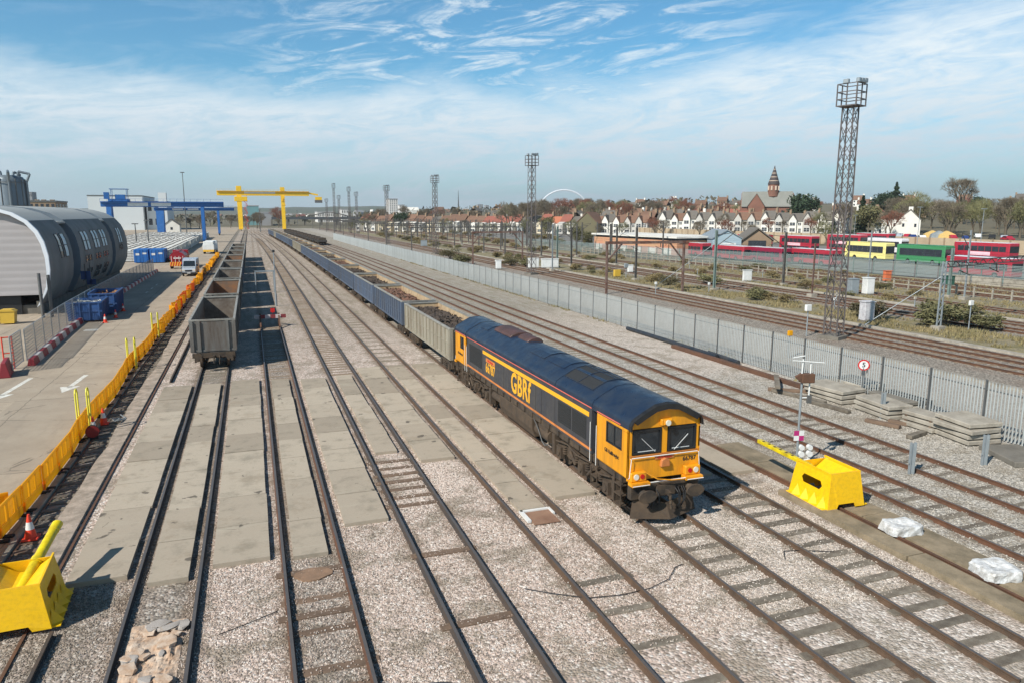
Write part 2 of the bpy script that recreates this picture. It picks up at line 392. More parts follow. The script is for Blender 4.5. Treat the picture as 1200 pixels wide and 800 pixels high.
def slab_mat():
    m, nt, b = newmat('apron_concrete'); T = NT(nt)
    g = T.n('ShaderNodeNewGeometry'); P = g.outputs['Position']; r = g.outputs['Random Per Island']
    n1 = T.noise(P, 1.1, 6, .72); n2 = T.noise(P, 14, 4, .7); n3 = T.noise(T.scale(P, .25, 1.6, 1), 1.2, 5, .7)
    c = T.ramp(r, [(0, sr(152, 139, 121)), (.5, sr(172, 158, 139)), (1, sr(186, 172, 152))])
    c = T.mix(T.math('MULTIPLY', T.step(n1, .48, .72), .6), c, sr(120, 113, 97))
    c = T.mix(T.math('MULTIPLY', T.step(n3, .55, .75), .4), c, sr(190, 181, 161))
    c = T.mix(T.math('MULTIPLY', n2, .35), c, sr(120, 112, 98))
    c = T.mix(T.math('MULTIPLY', T.step(T.noise(P, 1.7, 3, .5), .67, .71), .75), c, sr(66, 60, 52))
    ck = T.n('ShaderNodeTexVoronoi', {'Vector': T.mix(.25, P, T.n('ShaderNodeTexNoise', {'Vector': P, 'Scale': 1.5, 'Detail': 5}).outputs[1]), 'Scale': .42}, feature='DISTANCE_TO_EDGE')
    c = T.mix(T.math('MULTIPLY', T.math('LESS_THAN', ck.outputs[0], .0028), T.math('MULTIPLY', T.step(n3, .55, .62), .6)), c, sr(84, 76, 64))
    c = T.mix(T.math('MULTIPLY', T.step(T.noise(P, .6, 6, .75), .55, .64), .30), c, sr(136, 120, 98))
    nt.links.new(c, b.inputs['Base Color']); b.inputs['Roughness'].default_value = .9
    nt.links.new(T.bump(T.noise(P, 25, 5, .75), .5, .012), b.inputs['Normal'])
    return m
m_ball = ballast_mat(); m_main = main_mat(); m_road = road_mat(); m_slab = slab_mat()
m_earth = M('earth', sr(112, 106, 78), .95, 0, .25, .02, sr(86, 92, 58), .6, .01)
m_asph = M('depot_asphalt', sr(104, 102, 98), .9, 0, .2, .3, sr(140, 134, 124), .5, .1)
def sheet(name, x0, x1, y0, y1, z, mat, seg=1, sh=False):
    mb = MB(); ys = [y0+(y1-y0)*i/seg for i in range(seg+1)]
    for a, b_ in zip(ys, ys[1:]):
        sa, sb = (shift(a), shift(b_)) if sh else (0, 0)
        mb.quad((x0+sa, a, z), (x1+sa, a, z), (x1+sb, b_, z), (x0+sb, b_, z))
    return tag(mb.build(name, mat), kind='structure')
sheet('ground', -6000, 7000, -300, 9000, -.10, m_earth)
sheet('yard_ground', -7.2, 31.0, -12, 640, 0, m_ball, 40)
sheet('main_line_ground', 31.0, 93, -12, 700, -.006, m_main, 4)
sheet('depot_ground', 93, 185, 20, 360, -.012, m_asph)
rd = MB(); rd.box(-75, -7.0, -12, 560, -.09, .06)
tag(rd.build('road', m_road), kind='structure')
m_mark = M('road_marking', sr(226, 224, 214), .8, 0, .12, 3, sr(160, 150, 134), .5, 3)
# road arrows and dashes (worn paint)
def arrow(x, y, a, L=4.4):
    mb = MB(); c_, s_ = cos(a), sin(a)
    P = lambda u, v: (x+u*c_-v*s_, y+u*s_+v*c_, .064)
    mb.add([P(-.13, .4), P(.13, .4), P(.13, L), P(-.13, L)], [(0,1,2,3)])
    mb.add([P(-.5, .55), P(0, -.9), P(.5, .55)], [(0,1,2)])
    return tag(mb.build('road_arrow', m_mark), kind='structure')
arrow(-9.85, 44.1, R(-4), 3.6); arrow(-12.75, 43.2, R(-4), 4.6)
mb = MB()
for y in (96, 101, 106): mb.box(-12.3, -12.15, y, y+1.8, .0605, .0645)
mb.box(-13.2, -12.2, 66.0, 66.9, .0605, .0645)
tag(mb.build('road_dashes', m_mark), kind='structure')
# ================================================================ CONCRETE STRIPS
def strip(name, x0, x1, y0, y1, z=.125, L=2.45, mats=None):
    mb = MB(); y = y0; rs = random.Random(int(x0*100)+3)
    while y < y1-.3:
        l = min(L*rs.choice((1, 1, 1, 1.5)), y1-y)
        dz = rs.uniform(-.012, .012); t = rs.uniform(-.008, .008); g = .02; j = rs.uniform(-.02, .02)
        v = [(x0+g+j, y+g, -.05), (x1-g+j, y+g, -.05), (x1-g+j, y+l-g, -.05), (x0+g+j, y+l-g, -.05),
             (x0+g+j, y+g, z+dz), (x1-g+j, y+g, z+dz+t), (x1-g+j, y+l-g, z+dz-t), (x0+g+j, y+l-g, z+dz)]
        mb.add(v, [(0,3,2,1),(4,5,6,7),(0,1,5,4),(1,2,6,5),(2,3,7,6),(3,0,4,7)])
        y += l
    return tag(mb.build(name, mats or m_slab), kind='structure')
TR = {'A': -2.51, 'B': 1.08, 'C': 4.57, 'D': 7.96, 'E': 11.57, 'F': 14.80, 'H': 20.15, 'I': 23.35}
for x0, x1, y0, y1 in ((-4.95, -3.5, 19.8, 42.6), (-3.0, -2.0, 19.2, 42.6), (-1.5, .0, 19.7, 42.9), (.58, 1.55, 19.5, 42.5), (2.15, 3.52, 21.2, 42.1),
                       (4.12, 5.02, 27.6, 42.3), (5.6, 6.95, 26.1, 44.0), (7.5, 8.42, 20.4, 44.0), (9.0, 10.5, 21.0, 44.0), (11.1, 12.05, 21.0, 43.0),
                       (12.65, 13.8, 21.2, 42.0), (14.3, 15.3, 21.2, 42.0), (15.9, 17.02, 21.0, 46.0)):
    strip('concrete_paving', x0, x1, y0, y1)
# the long strip that carries the single rail
m_oldstrip = M('mossy_concrete', sr(150, 134, 110), .95, 0, .25, 2.5, sr(104, 94, 74), .6, 1.1, bump=.5, bscale=25)
strip('concrete_paving', 17.4, 18.5, 6.0, 24.0, .12, 5.2, m_oldstrip)
strip('concrete_paving', 16.35, 17.02, 6.0, 19.0, .16, 5.2, m_oldstrip)
# kerb beside the road: narrow gravelly concrete edge that wanders with the old siding
m_kerb = M('gravel_concrete', sr(180, 164, 148), .95, 0, .4, 22, sr(120, 110, 96), .6, 2, bump=1.0, bscale=22)
mb = MB()
ys = [21.0+i*1.6 for i in range(60)]; rs = random.Random(3); rows = []
for y in ys:
    xl = -6.12+rs.uniform(-.07, .07)-.25*sin(y*.35)*.3; rows.append([(xl, y, -.02), (xl+.03, y, .075), (-5.44, y, .085), (-5.42, y, -.02)])
mb.grid(rows, smooth=False)
tag(mb.build('kerb', m_kerb, fix=True), kind='structure')
mb = MB(); mb.box(-7.0, -6.86, -5, 300, -.05, .10); tag(mb.build('road_edge', m_conc), kind='structure')
# ================================================================ TRACKS
def rail_mb(x, y0, y1, step=10, sh=False):
    mb = MB(); ys = [y0]
    while ys[-1] < y1-1e-6: ys.append(min(y1, ys[-1]+(step if ys[-1] >= 80 or not sh else 30)))
    prof = [(-.07, 0), (-.07, .022), (-.012, .04), (-.012, .112), (-.036, .122), (-.036, .155), (.036, .155), (.036, .122), (.012, .112), (.012, .04), (.07, .022), (.07, 0)]
    n = len(prof); vs = []
    for y in ys:
        s = shift(y) if sh else 0
        vs += [(x+s+p[0], y, p[1]) for p in prof]
    for i in range(len(ys)-1):
        for j in range(n):
            k = (j+1) % n
            mb.add([vs[i*n+j], vs[i*n+k], vs[(i+1)*n+k], vs[(i+1)*n+j]], [(0, 3, 2, 1)], 0 if j == 5 else 1)
    mb.add(vs[:n], [tuple(range(n))], 1)
    return mb
SLEEPERS = []
FARS = M('sleeper_far', sr(132, 122, 106), .95, 0, .2, 2)
FARB = M('sleeper_far_brown', sr(136, 118, 98), .95, 0, .2, 2)
def track(label, xc, y0, y1, sides=m_railside, sy=None, smat=m_timber, near=42, sh=True, gauge=1.505, pitch=.74, skips=(), group=None, bury=None, top=m_railtop, zs=.03, fary=300, w=1.85):
    t = thing('railway_track', label, 'railway track', (xc, y0, 0), 0, group)
    for sgn in (-1, 1):
        mb = rail_mb(xc+sgn*gauge/2, y0, y1, sh=sh)
        o = mb.build('rail', [top, sides], t); o.matrix_parent_inverse = Matrix.Translation((-xc, -y0, 0))
    sy = sy or (y0, min(y1, fary)); y = sy[0]; n = 0; far = MB(); rs = random.Random(int(xc*10))
    while y < sy[1]:
        if not any(a < y < b for a, b in skips):
            s = shift(y) if sh else 0
            dxx = rs.uniform(-.08, .08); L = w/2; a = rs.uniform(-.02, .02)
            zt = zs+rs.uniform(-.02, .015)
            if bury and bury(y): zt = rs.uniform(-.035, -.012)
            if y < near and n < 98:
                mb = MB(); mb.box(-L, L, -.125, .125, -.12, 0)
                o = mb.build('sleeper', smat, t, bevel=.012); o.location = (s+dxx, y-y0, zt); o.rotation_euler.z = a; n += 1
                if zt > 0: SLEEPERS.append((xc+dxx, y, L))
            else:
                far.box(xc+s+dxx-L, xc+s+dxx+L, y-.125, y+.125, -.05, zt-.012)
        y += pitch*rs.uniform(.96, 1.04)
    if far.v:
        o = far.build('sleepers', FARS if smat is m_timber else FARB, t); o.matrix_parent_inverse = Matrix.Translation((-xc, -y0, 0)); tag(o, kind='stuff')
    return t
ap = (19.0, 42.7)
track('dark railed siding under the empty open wagons, broken rubble between its near rails', TR['A'], 9, 430, m_raildark, (12, 200), skips=((13.6, 43),), sh=False)
track('short siding that ends at the red and white stop board beside the wagon shadows', TR['B'], 9, 63.5, m_rust, (9, 63), m_timberb, near=20, skips=(ap,), sh=False, bury=lambda y: int(y*1.37) % 4 == 0)
track('siding with the broken gap of bare sleepers in the concrete apron, third from the road', TR['C'], 9, 420, m_raildark, (9, 300), m_timberb, near=28, skips=((28-.6, 42.3),), bury=lambda y: y < 21.8 and int(y*1.37) % 5 != 0)
track('siding just left of the locomotive with the white edged hatch between its rails', TR['D'], 9, 420, m_railside, (9, 300), near=20, skips=((16.9, 44),), bury=lambda y: int(y*1.37) % 2 == 0)
track('track carrying the blue and yellow locomotive and its loaded wagons', TR['E'], 9, 440, m_railside, (9, 300), near=20, skips=((20.6, 43),))
track('track just right of the locomotive, its rails crossing the locomotive shadow', TR['F'], 9, 440, m_railside, (9, 300), near=21, skips=((21, 42),))
track('rusty track behind the right hand yellow buffer block', TR['H'], 9, 440, m_rust, (9, 300), near=24, zs=.018)
track('rusty track nearest the palisade fence and the stacks of concrete slabs', TR['I'], 9, 440, m_rust, (9, 300), near=28, zs=.018)
for x, lab in ((43.1, 'main line track next to the foot of the tallest floodlight tower'), (46.25, 'main line track second beyond the palisade fence, passing the graffiti covered cabinet'),
          (57.7, 'main line track just behind the scrubby island with the white cabinet'), (61.4, 'main line track in the middle of the electrified lines, behind the pair of grey cabinets'),
          (69.0, 'main line track in front of the white post and rail fence'), (79.7, 'main line track just behind the white post and rail fence'),
          (84.5, 'far track before the green mesh depot fence'), (88.6, 'farthest track, running along the green mesh depot fence')):
    track(lab, x, 12 if x < 60 else 25, 520, m_rust, (18 if x < 60 else 30, 230), m_timberb if x < 50 else m_timber, near=0, sh=False, zs=.045, pitch=.7)
# old single rail in the long concrete strip
t = tag(rail_mb(17.21, 4, 46, sh=False).build('embedded_rail', [m_rust, m_rust]), 'single rusty rail sunk in the long concrete strip under the right hand buffer block', 'rail')
# siding along the road
t = thing('railway_track', 'disused siding beside the yellow road barriers, half buried in moss and dirt', 'railway track', (-6.05, 9, 0))
for x, a, b_ in ((-6.86+.08, 9, 160), (-5.32, 9, 160)):
    o = rail_mb(x, a, b_, sh=False).build('rail', [m_rust, m_raildark], t); o.matrix_parent_inverse = Matrix.Translation((6.05, -9, -.105 if x > -6 else -.12))
for x, a, b_ in ((-4.72, 12, 17.5), (-4.75, 44, 75)):
    o = rail_mb(x, a, b_, sh=False).build('check_rail', [m_raildark, m_raildark], t); o.matrix_parent_inverse = Matrix.Translation((6.05, -9, 0))
n = 0; y = 18.2; rs = random.Random(5)
while y < 70 and n < 90:
    mb = MB(); mb.box(-.72, .62, -.12, .12, -.1, 0)
    o = mb.build('sleeper', m_timberb if y < 24 else m_timber, t, bevel=.012); o.location = (rs.uniform(-.05, .05), y-9, .035+rs.uniform(-.01, .01)); o.rotation_euler.z = rs.uniform(-.03, .03)
    SLEEPERS.append((-6.05, y, .7)); n += 1; y += .62
# ================================================================ LOOSE STONES (uncountable: geometry nodes on a cloud of points)
def stones():
    rs = random.Random(11); pts = []
    def covered(x, y):
        for x0, x1, y0, y1 in COV:
            if x0 < x < x1 and y0 < y < y1: return True
        return False
    COV = [(-7.3, -5.4, 19, 99), (-4.95, -3.4, 19.8, 42.7), (-3.0, -2.0, 13.9, 42.7), (-1.55, .05, 19.7, 42.9), (.5, 1.6, 19.5, 42.6), (2.1, 3.55, 21.2, 42.2), (4.05, 5.05, 27.6, 42.4),
           (5.6, 6.95, 26.1, 44), (7.45, 8.45, 20.3, 44), (9.0, 10.55, 21, 44), (11.05, 12.1, 21, 43), (12.6, 13.85, 21.2, 42), (14.2, 15.35, 21.2, 42), (15.85, 17.05, 21, 46), (17.35, 18.5, 6, 24), (16.3, 17.02, 6, 19),
           (-5.6, -5.0, 19.6, 60)]
    sl = {}
    for x, y, L in SLEEPERS: sl.setdefault(int(y), []).append((x, y, L))
    reg = ((-6.5, 18.8, 12.6, 20.0, 340), (-6.5, 3.6, 19.6, 21.4, 90), (2, 16, 20, 27.8, 270), (18.4, 29, 10.5, 31, 150), (12.5, 28.5, 20, 31, 60), (-4, 6, 42.6, 50, 45), (23.5, 28.5, 33, 62, 38))
    for x0, x1, y0, y1, dens in reg:
        for i in range(int((x1-x0)*(y1-y0)*dens)):
            x = rs.uniform(x0, x1); y = rs.uniform(y0, y1)
            r = x/y
            if r < -.40 or r > 1.95: continue
            if covered(x, y): continue
            z = .012
            hit = False
            for yy in (int(y)-1, int(y), int(y)+1):
                for sx, sy_, L in sl.get(yy, ()):
                    if abs(x-sx) < L and abs(y-sy_) < .14: hit = True
            if hit:
                if rs.random() < .72: continue
                z = .04
            pts.append((x, y, z-rs.uniform(0, .012)))
    me = bpy.data.meshes.new('loose_ballast_stones'); me.from_pydata(pts, [], [])
    o = bpy.data.objects.new('loose_ballast_stones', me); col.objects.link(o); tag(o, kind='stuff')
    # the stone
    bm = bmesh.new(); bmesh.ops.create_icosphere(bm, subdivisions=1, radius=1)
    for v in bm.verts: v.co *= rs.uniform(.75, 1.2)
    m, nt, b = newmat('stone'); T = NT(nt)
    r = T.n('ShaderNodeObjectInfo').outputs['Random']; Pz = T.n('ShaderNodeNewGeometry').outputs['Position']
    X = T.n('ShaderNodeSeparateXYZ', {0: Pz}).outputs[0]; Y = T.n('ShaderNodeSeparateXYZ', {0: Pz}).outputs[1]
    g = T.math('SUBTRACT', T.step(X, 16.4, 17.4), T.math('MULTIPLY', T.step(X, 23.2, 24.2), T.step(Y, 31, 34)), clamp=True)
    c = T.mix(g, stone_ramp(T, r, 1), stone_ramp(T, r, 0))
    c = T.mix(T.math('MULTIPLY', T.step(X, 8.5, 12.5), .5), c, T.mix(r, sr(150, 142, 130), sr(214, 206, 194)))
    pp = T.math('MULTIPLY', T.math('MULTIPLY', T.step(X, 3.4, 4.0), T.math('SUBTRACT', 1.0, T.step(X, 6.6, 7.4))), T.math('MULTIPLY', T.step(Y, 21.5, 22.8), T.math('SUBTRACT', 1.0, T.step(Y, 26.5, 27.5))))
    c = T.mix(T.math('MULTIPLY', pp, .6), c, sr(228, 214, 202))
    dl = T.math('MULTIPLY', T.math('SUBTRACT', 1.0, T.step(X, -4.4, -1.4)), T.math('SUBTRACT', 1.0, T.step(Y, 24, 28)))
    patch = T.math('MULTIPLY', T.step(T.noise(Pz, .6, 6, .7), .49, .60), T.math('SUBTRACT', 1.0, T.math('MULTIPLY', T.step(X, 6, 11), .5)))
    c = T.mix(T.math('MAXIMUM', T.math('MULTIPLY', dl, .75), T.math('MULTIPLY', patch, .75)), c, T.mix(r, sr(84, 76, 64), sr(156, 144, 126)))
    nt.links.new(c, b.inputs['Base Color']); b.inputs['Roughness'].default_value = .9
    sm = bpy.data.meshes.new('stone'); bm.to_mesh(sm); bm.free(); sm.materials.append(m)
    so_ = bpy.data.objects.new('stone', sm)       # source mesh only, not linked to the scene
    ng = bpy.data.node_groups.new('scatter', 'GeometryNodeTree')
    ng.interface.new_socket('Geometry', in_out='INPUT', socket_type='NodeSocketGeometry'); ng.interface.new_socket('Geometry', in_out='OUTPUT', socket_type='NodeSocketGeometry')
    gi = ng.nodes.new('NodeGroupInput'); go = ng.nodes.new('NodeGroupOutput')
    oi = ng.nodes.new('GeometryNodeObjectInfo'); oi.inputs[0].default_value = so_
    ip = ng.nodes.new('GeometryNodeInstanceOnPoints')
    rv = ng.nodes.new('FunctionNodeRandomValue'); rv.data_type = 'FLOAT_VECTOR'; rv.inputs[0].default_value = (0, 0, 0); rv.inputs[1].default_value = (6.28, 6.28, 6.28)
    rs_ = ng.nodes.new('FunctionNodeRandomValue'); rs_.data_type = 'FLOAT_VECTOR'; rs_.inputs[0].default_value = (.010, .010, .008); rs_.inputs[1].default_value = (.025, .023, .019)
    rs_.inputs['Seed'].default_value = 4
    L = ng.links.new
    L(gi.outputs[0], ip.inputs['Points']); L(oi.outputs['Geometry'], ip.inputs['Instance']); L(rv.outputs[0], ip.inputs['Rotation']); L(rs_.outputs[0], ip.inputs['Scale'])
    L(ip.outputs[0], go.inputs[0])
    md = o.modifiers.new('scatter', 'NODES'); md.node_group = ng
    print('stones', len(pts))
stones()
# ================================================================ LOCOMOTIVE
m_lblue = M('loco_blue', sr(27, 40, 60), .36, 0, .10, 1.5, sr(52, 58, 66), .5, 1.6, streak=True)  # paler second colour paints a streaky sheen into the blue
m_lside = M('loco_side_navy', sr(58, 60, 66), .4, 0, .10, 2, sr(84, 80, 74), .4, 1.5, streak=True)
m_lyel = M('loco_yellow', sr(236, 158, 20), .42, 0, .07, 2, sr(140, 92, 40), .42, 1.8, streak=True)
m_stripe = M('stripe_yellow', sr(244, 176, 40), .4, 0, .05, 2)
m_orange = M('sole_bar_orange', sr(214, 130, 66), .5, 0, .15, 3, sr(120, 84, 60), .4)
m_pink = M('cantrail_line', sr(220, 110, 90), .5, 0, .1, 3)
m_gril = M('grille_dark', sr(46, 46, 46), .7, .1, .2, 8)
m_exh = M('scorched_steel', sr(94, 66, 60), .6, .1, .3, 4, sr(60, 50, 48), .5)
m_cream = M('sill_cream', sr(206, 190, 160), .6, 0, .15, 3)
m_lamp = M('lens_red', sr(190, 30, 24), .25, 0, .1, 3)
m_lens = M('lens_white', sr(220, 216, 200), .2, 0, .1, 3)
XE, Y0, Y1 = TR['E'], 18.45, 38.1
L = thing('locomotive', 'dark blue diesel locomotive with orange-yellow cab numbered 66787', 'locomotive', (XE-.06, 0, 0)); L.scale = (.945, 1, 1)
def half(z0=1.62):
    return [(1.32, z0), (1.32, 3.02), (1.305, 3.18), (1.24, 3.30), (1.12, 3.38), (.80, 3.55), (.40, 3.74), (0, 3.79)]
def prof(z0=1.62, sx=1, roofonly=False):
    h = half(z0)
    if roofonly: h = h[1:]
    r = [(x*sx, z) for x, z in h]
    return r+[(-x, z) for x, z in reversed(r[:-1])]
def lbuild(mb, name, mats, **k):
    o = mb.build(name, mats, L, **k); return o
# body centre section: sides then roof
mb = MB(); p = prof()
n = len(p)
rows = [[(x, y, z) for x, z in p] for y in (20.95, 24.05, 30, 35.75)]
mb.grid([r[:2] for r in rows], 0, False); mb.grid([r[-2:] for r in rows], 0, False)
mb.add(rows[0], [tuple(range(n))], 0); mb.add(rows[-1], [tuple(reversed(range(n)))], 0)
mb.box(-1.3, 1.3, 20.95, 35.75, 1.5, 1.63, 0)
lbuild(mb, 'body_side', m_lside, fix=False)
def off(mb, y0, y1, e=.0, m=0, caps=True):
    """roof skin: curved part of the section pushed out by e"""
    h = half(); h = h[1:]; r = [(x+e if x > .1 else x, z+e*.8) for x, z in h]; r = r+[(-x, z) for x, z in reversed(r[:-1])]
    mb.grid([[(x, y, z) for x, z in r] for y in (y0, (y0+y1)/2, y1)], m, True)
    for y, rev in ((y0, 0), (y1, 1)) if caps else ():
        f = tuple(range(len(r))); mb.add([(x, y, z) for x, z in r], [f if not rev else tuple(reversed(f))], m)
mb = MB(); off(mb, 20.95, 24.04, .012); off(mb, 24.08, 35.75, .012)
roof = lbuild(mb, 'roof', m_lblue, fix=True)
# radiator opening in the roof, left flank & centre
def roofz(x):
    h = half()
    for (xa, za), (xb, zb) in zip(h, h[1:]):
        if xb <= abs(x) <= xa and xa != xb: return zb+(za-zb)*(abs(x)-xb)/(xa-xb)
    return 3.78
mb = MB()
def roofpatch(mb, xa, xb, y0, y1, e, mi=0, seg=8):
    rows = []
    for y in (y0, y1):
        rows.append([(xa+(xb-xa)*i/seg, y, roofz(xa+(xb-xa)*i/seg)+e) for i in range(seg+1)])
    mb.grid(rows, mi, False)
roofpatch(mb, -.95, .95, 21.65, 24.0, .02)
g = lbuild(mb, 'radiator_grille', m_gril)
mb = MB()
for i in range(13):
    y = 21.7+i*.19; mb.add([(-.95, y, roofz(.95)+.035), (.95, y, roofz(.95)+.035), (.95, y+.03, roofz(.95)+.035), (-.95, y+.03, roofz(.95)+.035)], [(0,1,2,3)]) if 0 else None
for x in (-.95, -.48, 0, .48, .95):
    mb.bar((x, 21.62, roofz(x)+.03), (x, 24.02, roofz(x)+.03), .025)
for y in (21.62, 22.82, 24.02):
    for a, b_ in zip((-.95, -.72, -.36, 0, .36, .72), (-.72, -.36, 0, .36, .72, .95)): mb.bar((a, y, roofz(a)+.03), (b_, y, roofz(b_)+.03), .025)
o = mb.build('grille_bars', m_lblue, g)
# exhaust silencers, hatches
for y0, y1, x in ((31.2, 33.6, .1), (29.6, 30.9, .15)):
    mb = MB(); seg = 10; wd = .62 if y0 > 31 else .42
    pr = [(x+wd*cos(pi*i/seg), 3.70+.24*sin(pi*i/seg)) for i in range(seg+1)]
    mb.prism(pr, y0, y1, 'y', 0, smooth=False)
    lbuild(mb, 'silencer_cover', m_exh, bevel=.03)
for y0, y1 in ((26.6, 28.2), (24.6, 26.2), (34.1, 35.2)):
    mb = MB()
    rows = [[(x, y, roofz(x)+.045) for x in (-.7, -.36, 0, .36, .7)] for y in (y0, y1)]
    mb.grid(rows, 0, False); rows2 = [[(x, y, roofz(x)+.0) for x in (-.7, -.36, 0, .36, .7)] for y in (y0, y1)]
    for r1, r2 in zip(rows, rows2): mb.grid([r1, r2], 0, False)
    mb.grid([[rows[0][0], rows[1][0]], [rows2[0][0], rows2[1][0]]], 0, False); mb.grid([[rows[0][-1], rows[1][-1]], [rows2[0][-1], rows2[1][-1]]], 0, False)
    lbuild(mb, 'roof_hatch', m_lblue, fix=True)
mb = MB()
for y in (30.6, 28.9): mb.bar((-.95, y, roofz(.95)+.02), (.95, y, roofz(.95)+.02), .02) if 0 else None
for s in (-1, 1):
    # cantrail line, yellow bodyside stripe, orange solebar line
    mb.box(s*1.323, s*1.335, Y0+.5, 20.55, 3.05, 3.085, 0); mb.box(s*1.323, s*1.335, 20.95, 35.75, 3.05, 3.085, 0); mb.box(s*1.323, s*1.335, 36.05, Y1-.1, 3.05, 3.085, 0)
lbuild(mb, 'cantrail_line', m_pink)
mb = MB()
for s in (-1, 1): mb.box(s*1.322, s*1.332, 21.15, 33.0, 2.72, 2.88, 0)
lbuild(mb, 'yellow_stripe', m_stripe)
mb = MB()
for s in (-1, 1): mb.box(s*1.322, s*1.34, 20.95, 35.75, 1.60, 1.68, 0)
lbuild(mb, 'solebar_line', m_orange)
# side grilles / panels
for s in (-1, 1):
    for y0, y1, z0, z1 in ((21.35, 22.5, 1.86, 2.66), (22.62, 23.75, 1.86, 2.66), (33.2, 35.3, 1.9, 2.82)):
        mb = MB(); mb.box(s*1.322, s*1.33, y0, y1, z0, z1, 0)
        k = 9
        for i in range(k): mb.box(s*1.33, s*1.345, y0+.03, y1-.03, z0+.05+i*(z1-z0-.06)/k, z0+.075+i*(z1-z0-.06)/k, 0)
        lbuild(mb, 'side_grille', m_gril)
mb = MB()
for s in (-1, 1):
    for y in (24.06, 25.4, 26.0, 29.9, 33.05): mb.box(s*1.321, s*1.324, y-.012, y+.012, 1.7, 2.7, 0)
lbuild(mb, 'panel_seam', m_black)
# lettering on both sides
for s in (-1, 1):
    rt = (0, -1, 0) if s < 0 else (0, 1, 0)
    text_mesh('GBRf', 1.22, 'lettering', m_stripe, L, basis((s*1.326, 27.75, 2.2), rt, (0, 0, 1)), bold=.022, sx=.84, sp=1.08)
    text_mesh('66787', .66, 'number', m_stripe, L, basis((s*1.326, 31.85, 2.13), rt, (0, 0, 1)), bold=.018, sx=.78, sp=1.1)
    mb = MB(); mb.box(s*1.322, s*1.33, 31.15, 32.5, 2.42, 2.6, 0); pl = lbuild(mb, 'name_plate', m_orange)
    text_mesh('GB Railfreight', .15, 'plate_lettering', m_red, pl, basis((s*1.331, 31.83, 2.51), rt, (0, 0, 1)), bold=.02)
# doorway recesses between hood and cabs
m_void = M('recess_black', sr(14, 14, 15), .9)
for y0, y1 in ((20.55, 20.95), (35.75, 36.05)):
    mb = MB(); mb.prism([(x*.9, z-.03) for x, z in prof()], y0-.02, y1+.02, 'y', 0); lbuild(mb, 'door_recess', m_void, fix=True)
    mb = MB(); 
    off(mb, y0+.0, y1-.0, .0); 
    lbuild(mb, 'recess_roof', m_lblue, fix=True)
mb = MB()
for s in (-1, 1):
    for y in (20.52, 20.97, 35.73, 36.08): mb.tube((s*1.36, y, 1.25), (s*1.36, y, 2.6), .013, n=6)
lbuild(mb, 'door_handrail', m_white)
